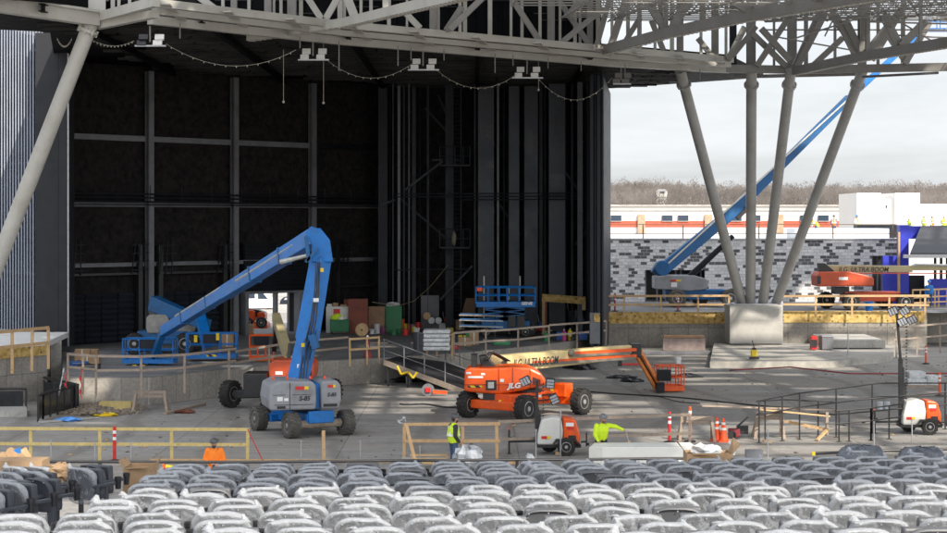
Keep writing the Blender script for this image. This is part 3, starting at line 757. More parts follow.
def radial(lab, pts, dpts, w, h, mat, posts_, diags):
    t = thing('radial_truss', lab, 'roof truss', P(pts[0][0],pts[0][1],dpts[0]), 'trusses running out from the ring')
    q = [P(x,y,d) for (x,y),d in zip(pts,dpts)]
    b = MB()
    for a, c_ in zip(q,q[1:]): b.bar(a,c_+(c_-a).normalized()*.03,w,h)
    b.build('bottom_chord', mat, t)
    b = MB()
    for a, c_ in zip(q,q[1:]):
        n = max(3,int((c_-a).length/.45))
        for i in range(n):
            m_ = a+(c_-a)*((i+.5)/n); b.bar(m_+V((0,0,-h/2-.02))-(c_-a).normalized()*.1, m_+V((0,0,-h/2-.02))+(c_-a).normalized()*.1, w*.75, .035)
    b.build('splice_plates', steel_w, t)
    def at_(x):
        for i in range(len(pts)-1):
            if pts[i][0] <= x <= pts[i+1][0]:
                u = (x-pts[i][0])/(pts[i+1][0]-pts[i][0]); return q[i]+(q[i+1]-q[i])*u
        return q[-1]
    for x, wdt in posts_:
        p = at_(x); p = up(p,h/2); MB().ibeam(p, up(p,4.2), wdt, wdt, .04).build('web_post', mat, t)
    for x0,y0,x1 in diags:
        p = at_(x1); k_ = V((0,.05+.3*((x0*7)%5)/5,0)); a = P(x0,y0,p.y)+k_; MB().bar(a, up(p,h/2-.05)+k_, .3, .34).build('web_diagonal', mat, t)
    return t
radial('pale beam crossing the ring truss above the stage left of centre, rising to the right', [(250,37),(345,23),(470,-7)], [84,77.5,62], .36, .36, steel_w, [(392,.22),(425,.18)], [(345,-8,357)])
radial('dark edged radial truss rising right from the ring truss above the stage corner', [(605,50),(668,33),(747,16),(900,-10)], [90.5,84,76,62], .34, .44, steel_d,
    [(661,.2),(666,.2),(640,.14),(705,.2),(750,.22)], [(643,-6,666),(694,-6,672),(724,-6,752),(786,-8,757),(626,0,612)])
radial('dark truss chord rising to the right edge above the column fan', [(795,71),(866,56),(970,39)], [100,90,76], .36, .42, steel_d,
    [(862,.26),(868,.2),(925,.14)], [(826,12,797),(831,12,862),(904,8,868),(845,20,862),(884,14,905),(925,22,905)])
er = thing('edge_truss', 'long level grey edge truss lying over the heads of the columns', 'roof truss', G(760,70,15.7))
q = ch([(676,68),(800,70),(1000,66)], 15.75); b = MB()
for a, c_ in zip(q,q[1:]): b.bar(a,c_,.3,.42)
b.build('bottom_chord', steel_d, er)
q2 = ch([(735,77),(865,74)], 15.6); MB().bar(q2[0],q2[1],.25,.18).build('lower_flange', steel_d, er)
for px,wdt in ((751,.45),(774,.12),(792,.45),(806,.2),(835,.14),(862,.4),(878,.15),(903,.2),(752.5,.2),(733,.35)):
    p = G(px,67,15.95); MB().ibeam(p, up(p,4.6), wdt, wdt, .04).build('web_post', slate2 if px == 733 else steel_d, er)
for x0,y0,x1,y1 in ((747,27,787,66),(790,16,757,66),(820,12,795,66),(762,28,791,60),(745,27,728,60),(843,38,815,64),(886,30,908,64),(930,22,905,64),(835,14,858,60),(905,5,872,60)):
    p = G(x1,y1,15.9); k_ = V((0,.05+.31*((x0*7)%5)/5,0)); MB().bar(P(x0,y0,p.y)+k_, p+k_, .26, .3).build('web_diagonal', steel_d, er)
MB().bar(P(862,77,99),P(938,73,99),.3,.12).build('walkway_edge', black_p, er)
# space frame of the canopy, seen edge-on
sf = thing('space_frame', 'dense double layer lattice of thin roof pipes across the upper right', 'space frame', (12,78,16))
def sfz(y, top): return 15.05+.078*(y-60)+(1.5 if top else 0)
step = 2.7; lat = MB(); dia = MB(); rnd = random.Random(2)
xs = [1.5+i*step for i in range(10)]; ys = [60+j*step for j in range(14)]
def ok(x, y): 
    px = CX+x/y*F
    return px > 465 + (y-60)*3.2 
for i, x in enumerate(xs):
    for j, y in enumerate(ys):
        if not ok(x,y): continue
        a = V((x,y,sfz(y,0))); t = V((x+step/2,y+step/2,sfz(y+step/2,1)))
        for dx,dy in ((1,0),(0,1)):
            if ok(x+dx*step,y+dy*step):
                lat.tube(a, (x+dx*step,y+dy*step,sfz(y+dy*step,0)), .032, n=6)
                lat.tube(t, (x+step/2+dx*step,y+step/2+dy*step,sfz(y+step/2+dy*step,1)), .032, n=6)
        for dx,dy in ((0,0),(1,0),(0,1),(1,1)):
            if ok(x+dx*step,y+dy*step): dia.tube(t, (x+dx*step,y+dy*step,sfz(y+dy*step,0)), .022, n=5)
        dia.sph(a,.08,3); dia.sph(t,.08,3)
lat.build('chord_pipes', steel_d, sf); dia.build('diagonal_pipes', steel_d, sf)
b = MB()
for (x0,y0,x1,y1,d) in ((765,22,947,14,88),(765,30,947,30,90),(770,36,850,50,92),(790,40,860,18,86),(825,36,832,22,86),(880,10,930,40,84),(890,35,947,38,85),(905,55,940,38,88),(870,22,947,24,82),(885,18,900,40,84),(795,20,880,8,84),(860,8,860,52,89)):
    MB().tube(P(x0,y0,d),P(x1,y1,d+2),.04,n=5).build('bracing_cable', steel_d, sf)
# unseen roof panels added high up to shade the arena and far seats
cz = 32.0
can = thing('added_shade_roof', 'added unseen roof panels shading the arena and far seats, with gaps for sun patches', 'roof', (0,50,cz))
off = sd*((cz)/sd.z)
holes = []                                           # spots to be sunlit; panels toward them are mostly left out
for (x0,y0,x1,y1,z) in ((385,384,462,412,0),(490,395,600,415,0),(700,340,790,362,.3),(735,303,785,345,2),(820,335,905,352,.3),(780,422,990,470,0),(690,425,760,470,0),(520,402,620,412,0),(860,225,947,252,6),(905,225,935,250,7),(640,350,720,356,0),(735,255,800,303,4)):
    for u in [i/12 for i in range(13)]:
        for v in [i/10 for i in range(11)]:
            xx = x0+(x1-x0)*u; yy = y0+(y1-y0)*v
            g = G(xx,yy,z) if yy > 330 or z == 0 else P(xx,yy,114 if z < 5 else 127)
            holes.append((g.x+sd.x*(cz-g.z)/sd.z, g.y+sd.y*(cz-g.z)/sd.z))
b = MB(); rnd = random.Random(8); pw = 1.1; pl = 1.8
for (ya,yb,xa,xb) in ((-11,-4.8,4,30),(20,103,-7,62)):  # first strip, behind the camera, is added only to shade the far seats
    y = ya
    while y < yb:
        x = xa
        while x < xb:
            hit = any(abs(x+pl/2-hx) < 1.25 and abs(y+pw/2-hy) < .75 for hx,hy in holes)
            if not (hit and rnd.random() < .86) and rnd.random() > .03: b.bx(x,x+pl-.03,y,y+pw-.02,cz,cz+.12)
            x += pl
        y += pw
    
b.build('shade_panels', galv, can)
b = MB()
for k in range(26): b.bx(-7,62,20+3.2*k,20.2+3.2*k,cz-.45,cz-.06)
for k in range(12): b.bx(-7+6*k,-6.7+6*k,-11,103,cz-.9,cz-.5)
b.build('shade_bars', steel_d, can)  # bars added to break up the sunlight through the gaps

# temporary flood lights, string lights and ropes
wire = M('pale_wire',(.30,.28,.23),.5)  # plain tan shared by cables, bulbs and ropes
fl_px = [(150,32,42),(313,37,56),(423,51,66),(527,65,74),(621,72,80)]
labs = ['work light bar nearest the leaning column at left, under the ring truss','second work light bar from the left under the ring truss','third work light bar from the left, hanging at mid stage',
        'fourth work light bar, above the tall dark posts','work light bar at the stage corner against the sky']
for k,((px,yt,yb),lb) in enumerate(zip(fl_px,labs)):
    d = dz_at(poly_y(B3,min(px,728)) if px > 150 else 20, 15.7)+.3; t = thing('work_light', lb, 'work light', P(px,yb,d), 'white work light bars hung from the ring truss')
    MB().tube(P(px,yt-6,d),P(px,yb,d),.035,n=6).build('pole', steel_d, t)
    MB().bar(P(px-15 if k < 4 else px-8,yb+4,d),P(px+16 if k < 4 else px+10,yb+4,d),.1,.06).build('crossbar', galv, t)
    for s_ in ((-8,8) if k < 4 else (-4,5)):
        for r_ in (0,1):
            if k == 0 and s_ < 0: mt = black_p
            elif k == 4: mt = steel_d
            else: mt = white_p
            c0 = P(px+s_+ (1.5 if r_ else -.5), yb+1.5-6*r_, d)
            rot = Matrix.Rotation(R(-25),3,'X')
            hd = MB().box(c0,(.36,.12,.22),rot).build('lamp_head', mt, t)
            MB().box(c0+rot@V((0,.07,0)),(.3,.02,.17),rot).build('lens', lens_m, hd)
sag = [(57,38,76,46,72,38),(92,40,120,46,134,41),(166,44,235,66,296,50),(322,56,375,78,412,64),(432,66,490,88,517,74),(536,76,590,100,612,78)]
sl_l = ['short lamp string between pier and leaning column','lamp string just right of the leaning column','long lamp string sagging between first and second work lights','lamp string sagging between second and third work lights','lamp string sagging between third and fourth work lights','lamp string sagging toward the stage corner']
for (x0,y0,xm,ym,x1,y1),lb in zip(sag,sl_l):
    d = dz_at(poly_y(B3,min(max(x0,151),728)),15.7)+.2; pts = []
    for i in range(25):
        u = i/24; x = x0+(x1-x0)*u; yl = y0+(y1-y0)*u; dip = (ym-(y0+y1)/2); pts.append(P(x,yl+dip*4*u*(1-u),d))
    t = thing('string_lights', lb, 'string light', pts[0], 'strings of work lamps under the ring truss')
    MB().path(pts,.009,5).build('cable', wire, t)
    b = MB()
    for i in range(1,24,2): b.lathe([(.01,0),(.022,-.02),(.022,-.05),(.01,-.07)],pts[i],'z',6)
    b.build('bulbs', wire, t)
for (px,y0,y1,lb) in ((283.5,50,102,'thin white rope hanging left of the second work light'),(323.5,35,103,'longer white rope hanging right of the second work light'),(538.5,62,90,'short white rope hanging by the fourth work light')):
    d = dz_at(poly_y(B3,px),15.7); t = tag(MB().tube(P(px,y0,d),P(px,y1,d),.012,n=5).tube(P(px,y1-1,d),P(px,y1+1,d),.05,n=6).build('rope', wire), lb, 'rope')
# ---------------------------------------------------------------- machines
def wheel(par, c, r, w, ang, tmat, rmat, lugs=18):
    """tyre with lugs; axle along local y turned by ang about z"""
    T = TR(c, ang); n = 28; h = w/2
    b = MB(T); b.lathe([(r*.56,-h*.82),(r*.62,-h),(r*.84,-h*1.02),(r*.95,-h*.86),(r*.965,0),(r*.95,h*.86),(r*.84,h*1.02),(r*.62,h),(r*.56,h*.82)],(0,0,0),'y',n)
    for k in range(lugs):
        for s in (-1,1):
            a = 2*math.pi*(k+(.5 if s > 0 else 0))/lugs; rr = r*.955
            rot = (Matrix.Rotation(-a,3,'Y') @ Matrix.Rotation(R(24*s),3,'X').to_3x3())
            rot = Matrix.Rotation(-a,3,'Y') @ Matrix.Rotation(R(22*s),3,'X')
            b.box((rr*math.cos(a), s*h*.5, rr*math.sin(a)), (r*.1, h*1.02, r*.12), rot)
    ty = b.build('tyre', tmat, par)
    b = MB(T); b.lathe([(r*.57,-h*.8),(r*.5,-h*.86),(r*.46,-h*.6),(r*.2,-h*.35),(r*.18,-h*.9),(.02,-h*.92)],(0,0,0),'y',20)
    b.lathe([(r*.57,h*.8),(r*.5,h*.86),(r*.46,h*.6),(r*.2,h*.35),(r*.18,h*.9),(.02,h*.92)],(0,0,0),'y',20)
    for k in range(8):
        a = k*math.pi/4
        for s in (-1,1): b.lathe([(.03,s*h*.5),(.03,s*h*.55)],(r*.33*math.cos(a),0,r*.33*math.sin(a)),'y',6)
    b.build('rim', rmat, par)
def basket(par, c, w, dp, h, mat, ang=0, box=True, toe=.18):
    T = TR(c, ang); bk = bpy.data.objects.new('basket', None)
    b = MB(T); b.bx(-w/2,w/2,-dp/2,dp/2,0,.05); base = b.build('basket', mat, par)
    b = MB(T)
    for x in (-w/2,-w/6,w/6,w/2):
        for y in (-dp/2,dp/2): b.tube((x,y,.04),(x,y,h),.03,n=6)
    for y in (-dp/2,dp/2):
        for z in (h,h*.55): b.tube((-w/2,y,z),(w/2,y,z),.03,n=6)
    for x in (-w/2,w/2):
        for z in (h,h*.55): b.tube((x,-dp/2,z),(x,dp/2,z),.03,n=6)
        b.tube((x,0,0),(x,0,h),.03,n=6)
    b.build('rails', mat, base)
    b = MB(T); b.bx(-w/2-.02,w/2+.02,-dp/2-.02,-dp/2,.0,toe); b.bx(-w/2-.02,w/2+.02,dp/2,dp/2+.02,0,toe)
    b.bx(-w/2-.02,-w/2,-dp/2,dp/2,0,toe); b.bx(w/2,w/2+.02,-dp/2,dp/2,0,toe); b.build('toe_board', mat, base)
    if box:
        b = MB(T); b.bx(-.35,.35,-dp/2-.14,-dp/2+.12,h*.62,h*.98); b.build('control_box', slate2, base)
    return base
def boom(par, pts, sizes, mat, name='boom'):
    """tapering box sections through world points"""
    for k,(a,c_) in enumerate(zip(pts,pts[1:])):
        (w,h),(w2,h2) = sizes[k]; MB().bar(a,c_,w,h,w2,h2).build(name, mat, par, bev=.03)
def decal(par, c, w, h, mat, mats=None, name='decal'):
    MB().bx(c[0]-w/2,c[0]+w/2,c[1]-.01,c[1],c[2]-h/2,c[2]+h/2).build(name, mat, par)
hz_m = chevron('hazard_chevron',(.7,.5,.02),(.02,.02,.02),1.2)
sil = M('silver_hose',(.5,.5,.47),.4,.3,.2,6)

# ---- near blue articulated boom lift
g = thing('boom_lift', 'large blue articulated boom lift with grey counterweight, nearest machine left of centre', 'boom lift', (-6.3,69.8,0), 'construction boom lifts')
ha = math.atan2(-.87,.5); T = TR((-6.3,69.75,0), ha)
ax = V((math.cos(ha),math.sin(ha),0)); sd_ = V((-ax.y,ax.x,0))
wr = .46
for i,s in ((-1,-1),(1,-1),(1,1),(-1,1)):
    c0 = V((-6.3,69.75,wr))+ax*1.45*i+sd_*s*1.08; wheel(g, c0, wr, .42, ha+(0 if s*i else 0), rubber_d, rim_s)
b = MB(T); b.bx(-1.6,1.6,-.55,.55,.42,.85); b.bx(-1.5,-.9,-.85,.85,.35,.62); b.bx(.95,1.5,-.85,.85,.35,.62); b.build('chassis', g_blue, g, bev=.04)
b = MB(T); b.lathe([(.5,.86),(.5,1.02)],(0,0,0),'z',24); b.tube((1.46,-.86,.46),(1.46,.86,.46),.16); b.tube((-1.46,-.86,.46),(-1.46,.86,.46),.16); b.build('turntable_ring', dirt_m, g)
b = MB(T); b.bx(1.55,1.66,-.5,.5,.5,.95); b.build('bumper', g_blue, g, bev=.03)
dd = 69.0; s27 = F/dd
def gp(px, py, d=dd): return P(px,py,d)
def hood(par, x0,x1,y0,y1,d0,d1,mat,cx=.12,name='hood'):
    a = P(x0,y0,d0); c_ = P(x1,y1,d0); w = c_.x-a.x; h = a.z-c_.z; k = cx
    pr = [(a.x+k*.6,c_.z),(c_.x-k*.6,c_.z),(c_.x,c_.z+.25*h),(c_.x,a.z-k*1.2),(c_.x-k*1.6,a.z),(a.x+k*1.6,a.z),(a.x,a.z-k*1.2),(a.x,c_.z+.25*h)]
    return MB().prism(pr,d0,d1).build(name,mat,par,bev=.06)
b = MB(); T2 = TR((-6.35,69.2,0), R(14))
hd1 = MB(T2).prism([(-1.25,1.02),(.38,1.02),(.42,1.3),(.40,1.86),(.3,2.02),(-.9,2.06),(-1.22,1.9),(-1.3,1.4)],-1.35,1.0).build('hood', g_grey, g, bev=.07)
hd2 = MB(T2).prism([(.62,1.02),(1.28,1.02),(1.36,1.3),(1.34,1.86),(1.2,2.02),(.7,2.02),(.6,1.9)],-1.15,1.0).build('hood', g_grey, g, bev=.07)
MB(T2).bx(.42,.6,-.9,.9,1.0,1.9).build('turret', g_blue, g)
b = MB(T2)
for (x0,x1,z0,z1,mt,yy) in ((-.35,-.02,1.74,1.86,red_p,-1.36),(-.02,.14,1.74,1.86,yel_p,-1.36),(.86,1.05,1.78,1.88,red_p,-1.16),(1.05,1.14,1.78,1.88,yel_p,-1.16),(-1.0,-.8,1.35,1.5,white_p,-1.36),(-.75,-.6,1.35,1.45,white_p,-1.36)):
    MB(T2).bx(x0,x1,yy-.012,yy,z0,z1).build('decal', mt, g)
lettering('S-85', .22, T2 @ Matrix.Translation((-.02,-1.362,1.42)) @ Matrix.Rotation(R(90),4,'X'), black_p, g, shear=.2, bold=.008)
lettering('S-85', .18, T2 @ Matrix.Translation((1.0,-1.162,1.52)) @ Matrix.Rotation(R(90),4,'X'), black_p, g, shear=.2, bold=.006)
MB(T2).bx(-1.1,.3,-1.365,-1.35,1.2,1.22).build('hood_seam', black_p, g)
MB(T2).bx(-.55,-.53,-1.362,-1.35,1.05,2.0).build('hood_seam', black_p, g)
for px in (290,303,324,337): MB(T2).lathe([(.04,2.05),(.05,2.12),(.02,2.16)],((px-316)*.04,-.6,0),'z',8).build('beacon', org_p, g)
# raised primary boom, elbow, long upper boom over the stage
e0 = P(297,384,69.6); e1 = P(322,262,70.4); e2 = P(318,240,70.6)
MB().bar(e0,P(309,330,70),.62,.55,.6,.55).build('lower_boom', g_blue, g, bev=.03)
MB().bar(P(307,340,70),P(321,258,70.5),.68,.62,.62,.55).build('lower_boom', g_blue, g, bev=.03)
b = MB(); 
pr = [(311,262),(333,262),(330,240),(322,230),(311,226),(305,233),(312,246)]
vs0 = [P(x,y,70.2) for x,y in pr]; vs1 = [P(x,y,70.75) for x,y in pr]; n = len(pr)
b.add(vs0+vs1,[tuple(range(n)),tuple(range(2*n-1,n-1,-1))]+[(i,(i+1)%n,n+(i+1)%n,n+i) for i in range(n)]); b.build('elbow', g_blue, g, bev=.03)
b = MB(); b.bar(P(306,236,69.9),P(309,262,69.9),.14,.12); b.bar(P(306,262,69.9),P(318,248,69.9),.12,.1); b.bar(P(312,334,69.6),P(316,348,69.6),.7,.25); b.build('link_arms', g_blue_d, g)
MB().tube(P(281,262,70.9),P(309,255,70.3),.1,.06).build('cylinder', sil, g)
for a_,c_ in ((P(303,352,69.5),P(317,298,70)),(P(311,360,69.5),P(318,330,69.6))): MB().bar(a_,c_,.12,.12).build('cylinder', g_blue_d, g)
u0 = P(316,236,70.6); u1 = P(164,331,85.2)
MB().bar(u0,u0+(u1-u0)*.55,.5,.62,.46,.56).build('upper_boom', g_blue, g, bev=.03)
MB().bar(u0+(u1-u0)*.53,u1,.42,.5,.38,.46).build('upper_boom', g_blue, g, bev=.03)
dr = (u1-u0).normalized(); n_ = V((0,-.3,.36))
pts = [u0+(u1-u0)*t+V((0,-.3,.30)) for t in (.12,.3,.42,.47,.6,.75,.9)]
b = MB(); b.path(pts,.07,6); b.path([p+V((0,-.12,-.12)) for p in pts[:4]],.06,6); b.build('hose_tray', sil, g)
b = MB(); b.bar(u0+(u1-u0)*.08+V((0,-.28,-.05)),u0+(u1-u0)*.4+V((0,-.28,.0)),.05,.12); b.build('cable_cover', black_p, g)
MB().bar(P(164,329,85.1),P(151,364,86.2),.28,.24).build('jib', g_blue_d, g)
MB().bar(P(159,334,85.4),P(156,364,86),.12,.12).build('jib_link', g_blue_d, g)
bk = basket(g, (P(149,366,86).x,86.3,SZ+.12), 2.3, .9, 1.1, g_blue, R(-4))
decal(g, P(139,366,85.84), .8, .1, hz_m)

for k,u in enumerate((.18,.36,.66,.84)):
    p_ = u0+(u1-u0)*u; MB().bar(p_-dr*.06,p_+dr*.06,.53 if u < .5 else .44,.66 if u < .5 else .54).build('boom_collar', g_blue_d, g)
for k in range(3):
    MB().path([P(300+3*k,380,69.1),P(303+3*k,350,69.5),P(311+2.5*k,320,69.6),P(315+2*k,290,69.9),P(316+2*k,262,70)],.028,5).build('hydraulic_hose', black_p, g)
for (px,py,w_,mt) in ((300,366,.22,white_p),(303,345,.12,yel_p),(316,300,.2,white_p),(322,270,.12,yel_p)): MB().box(P(px,py,69.4),(w_,.01,.14)).build('warning_decal', mt, g)
for (x0,x1) in ((-1.15,-.7),(-.45,.25)): MB(T2).bx(x0,x1,-1.366,-1.352,1.56,1.575).build('hood_seam', black_p, g)
MB(T2).bx(-1.0,-.7,-1.37,-1.352,1.08,1.17).build('vent_grille', black_p, g); MB(T2).bx(.7,1.2,-1.17,-1.152,1.1,1.2).build('vent_grille', black_p, g)

# ---- orange lift parked behind it
o = thing('boom_lift', 'orange boom lift with black axle, parked behind the nearest blue lift', 'boom lift', (-9,78,0), 'construction boom lifts')
wheel(o, P(230.5,393.5,79)*1+V((0,0,0)), .56, .45, R(60), rubber, rim_s)
wheel(o, V((-8.1,76.4,.55)), .55, .45, R(60), rubber, rim_s)
wheel(o, V((-6.0,80.4,.55)), .55, .45, R(60), rubber, rim_s)
b = MB(); b.bar(P(236,394,78.9),P(290,392,78),.5,.35); b.bx(P(245,0,78).x,P(268,0,78).x,77.4,78.8,.55,1.55); b.build('axle_frame', black_p, o, bev=.04)
b = MB(); b.bx(P(266,0,78).x,P(312,0,78).x,77.6,79.4,.7,1.2); b.build('chassis', black_p, o)
hood(o,268.5,314,360,381,78,80.2,j_org2,.14)
MB().bx(P(304,0,77.9).x,P(311,0,77.9).x,77.88,77.99,bz(379,78),bz(371,78)).build('grille', black_p, o)
MB().bar(P(290,362,79.2),P(276,317,86),.4,.5,.36,.42).build('boom', cream_d, o, bev=.03)
MB().bar(P(291,344,79.4),P(288,378,79),.12,.4).build('cylinder', black_p, o)
b = MB(); b.bar(P(278,316,86.2),P(274,350,88),.2,.2); b.build('jib', black_p, o)
basket(o,(P(261,350,88).x,88.3,SZ+.1),1.1,.8,1.15,j_org,R(5))
decal(o,P(279,373,77.97),.3,.14,white_p)
MB().bx(P(313,0,78).x,P(321,0,78).x,78,78.8,1.05,1.3).build('step_bracket', black_p, o)

# ---- second blue lift on the stage, behind
q = thing('boom_lift', 'blue boom lift with stowed boom and grey hood standing on the stage at left', 'boom lift', (-14,94,SZ), 'construction boom lifts')
dq = 94.0
for px in (138,188): wheel(q, (bwx(px,dq),dq-1.0,SZ+.55), .53, .4, R(5), rubber, rim_s); wheel(q,(bwx(px+4,dq),dq+1.2,SZ+.55),.53,.4,R(5),rubber,rim_s)
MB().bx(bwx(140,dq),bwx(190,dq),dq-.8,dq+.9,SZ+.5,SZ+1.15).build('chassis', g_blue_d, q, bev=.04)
hood(q,146,169,314.5,333.5,dq-.9,dq+.8,M('tan_grey_hood',(.26,.25,.235),.5),.12); hood(q,171,191,320,333.5,dq-.7,dq+.9,M('tan_grey_hood',(1,1,1)),.1)
MB().bar(P(153,303,dq),P(208,325,dq-2),.6,.75,.45,.5).build('boom', g_blue_d, q, bev=.03)
MB().bar(P(156,299,dq-.4),P(186,312,dq-1.4),.12,.1).build('boom_trim', sil, q)
MB().bar(P(200,316,dq-2),P(207,344,dq-4),.45,.4).build('jib', g_blue, q)
basket(q,(bwx(212,dq-5),dq-5.0,SZ+.15),2.3,1.0,1.15,g_blue,R(3)); decal(q,P(205,355.5,dq-5.52),1.1,.1,hz_m)
for px,py in ((196,338),(218,336)): MB().bx(bwx(px-1.5,dq-5.6),bwx(px+1.5,dq-5.6),dq-5.75,dq-5.6,bz(py+4,dq-5.6),bz(py-3,dq-5.6)).build('work_lamp', yel_p, q)

# ---- near orange lift
j = thing('boom_lift', 'bright orange boom lift with cream boom reaching right, centre of the arena', 'boom lift', (2,75.4,0), 'construction boom lifts')
c0 = V((2.05,75.6,0)); hx = math.atan2(3,2.4); ax = V((math.cos(hx),math.sin(hx),0)); sy = V((-ax.y,ax.x,0)); T = TR(c0,hx)
for i,s in ((-1,-1),(-1,1),(1,-1),(1,1)):
    wheel(j, c0+ax*i*1.85+sy*s*1.42+V((0,0,.53)), .53, .42, hx, rubber, rim_s)
b = MB(T); b.bx(-1.7,1.7,-.6,.6,.5,1.0); b.bx(-2.0,-1.5,-1.2,1.2,.4,.75); b.bx(1.5,2.0,-1.2,1.2,.4,.75); b.bx(1.35,1.9,-1.0,-.4,.7,1.25); b.build('chassis', j_org, j, bev=.05)
b = MB(T); b.bx(-1.45,-.9,-.3,.9,.45,.95); b.lathe([(.7,1.0),(.7,1.1)],(0,0,0),'z',24); b.build('axle_housing', black_p, j)
hd = MB(); a = P(464,388,74.3); 
pr = [(464,391),(464.5,370),(470,367.6),(490,368),(515,366.5),(530,367.5),(541,373),(546,380),(545,385),(520,391),(500,394),(480,393)]
vs = [(P(x,y,74.4).x,P(x,y,74.4).z) for x,y in pr]
hd = MB().prism([(x,z) for x,z in vs][::-1],74.3,76.6,0,.06).build('hood', j_org, j, bev=.09)
MB().bx(P(486,0,74.2).x,P(496.5,0,74.2).x,74.26,74.29,bz(390,74.3),bz(380,74.3)).build('radiator_grille', black_p, j)
MB().bx(P(488,0,74.2).x,P(494,0,74.2).x,74.23,74.255,bz(388,74.3),bz(382,74.3)).build('grille_mesh', sil, j)
MB().bx(P(483,0,74.4).x,P(507,0,74.4).x,74.4,76,bz(404,74.4),bz(393.5,74.4)).build('turntable_skirt', black_p, j)
for (x0,x1,y0,y1,mt) in ((468,483,376,378,white_p),(468,482,385.5,387.5,hz_m),(466,471,372,374,white_p),(500,504,379,382,off_w),(481,485,373,375,white_p)):
    MB().bx(P(x0,0,74.2).x,P(x1,0,74.2).x,74.27,74.295,bz(y1,74.3),bz(y0,74.3)).build('decal', mt, j)
lettering('JLG', .27, face_T(P(508,386,74.25),P(520,385.5,74.25),.03), white_p, j, shear=.25, bold=.012, sx=1.2)
MB().bx(P(471,0,75).x,P(477.5,0,75).x,74.6,75.6,bz(376,75),bz(354.5,75)).build('boom_rest', black_p, j)
vs = [(P(x,y,75.8).x,P(x,y,75.8).z) for x,y in ((479,356),(486,355),(492,362),(500,369),(482,371))]
MB().prism(vs[::-1],75.4,76.3).build('upright', black_p, j, bev=.03)
b0 = P(486,365,76.6); b1 = P(596,354.5,82.5); b2 = P(634,351.5,84.4)
MB().bar(b0,b1,.55,.72,.5,.62).build('boom', cream, j, bev=.03)
MB().bar(b1+V((0,0,.12)),b2+V((0,0,.12)),.36,.42,.34,.36).build('boom', cream, j, bev=.02)
MB().bar(P(571,353.5,80.6),P(636,349.5,84),.08,.14).build('power_track', j_org, j)
MB().bar(P(503,365,77.2),P(636,356,84),.08,.16).build('power_track', j_org, j)
b = MB(); b.bar(P(501,366.5,77),P(634,358,83.8),.1,.1); b.sph(P(503,363,77.1),.18,5); b.sph(P(571.5,353,80.5),.16,5); b.bar(P(572,355.5,80.5),P(630,353,83.6),.06,.1); b.build('cable_carrier', M('carrier_grey',(.16,.15,.12),.6), j)
lettering('JLG  ULTRA BOOM', .46, face_T(P(504,364,77),P(554,359.5,79.6),.34), black_p, j, shear=.25, bold=.006, sx=.78)
b = MB(); b.bx(P(630,0,84.3).x,P(641,0,84.3).x,84,84.7,bz(357,84.3),bz(343.5,84.3)); b.build('boom_head', black_p, j, bev=.04)
for dx,dy in ((0,0),(-5,3)):
    MB().bar(P(638+dx,347+dy,84.3),P(661+dx,387+dy*.7,85.8),.1,.16).build('jib', M('worn_orange',(.60,.20,.05),.5), j)
MB().bar(P(637,350,84.6),P(658,388,86),.1,.12).build('jib_cylinder', black_p, j)
basket(j,(P(670,391,86.2).x,86.6,.05),1.15,1.0,1.12,j_org,R(8),False,.24)
b = MB(); b.bx(P(657,0,85.8).x,P(670,0,85.8).x,85.3,85.9,bz(380,85.8),bz(369,85.8)); b.bx(P(656,0,85.8).x,P(664,0,85.8).x,85.5,86,.05,bz(382,85.8)); b.build('control_console', slate2, j)

for (x0,x1,y0,y1) in ((464.5,545,384.4,384.9),(498.5,499,368,391),(512.5,513,367.5,391),(530,530.5,368.5,388)):
    MB().bx(P(x0,0,74.2).x,P(x1,0,74.2).x,74.272,74.296,bz(y1,74.3),bz(y0,74.3)).build('hood_seam', M('seam_dark',(.12,.02,.01),.6), j)
for k in range(5): MB().bx(P(533+1.6*k,0,74.2).x,P(534+1.6*k,0,74.2).x,74.272,74.298,bz(384,74.3),bz(377+k*.6,74.3)).build('cooling_slot', black_p, j)
for k in range(3): MB().path([P(484+2*k,360,75.2),P(489+2*k,352,75.6),P(497+2*k,356,76.2),P(506+2*k,361,77)],.03,5).build('hydraulic_hose', black_p, j)
b = MB(T); b.bar((-1.4,-.65,.85),(1.2,-.65,.85),.05); b.bar((-1.3,-.7,.7),(.8,-.7,.65),.05); b.build('hydraulic_pipe', black_p, j)
for (px,py) in ((500,401),(540,396),(552,390)): MB().box(P(px,py,73.9),(.12,.01,.09)).build('warning_decal', yel_p if px != 540 else white_p, j)

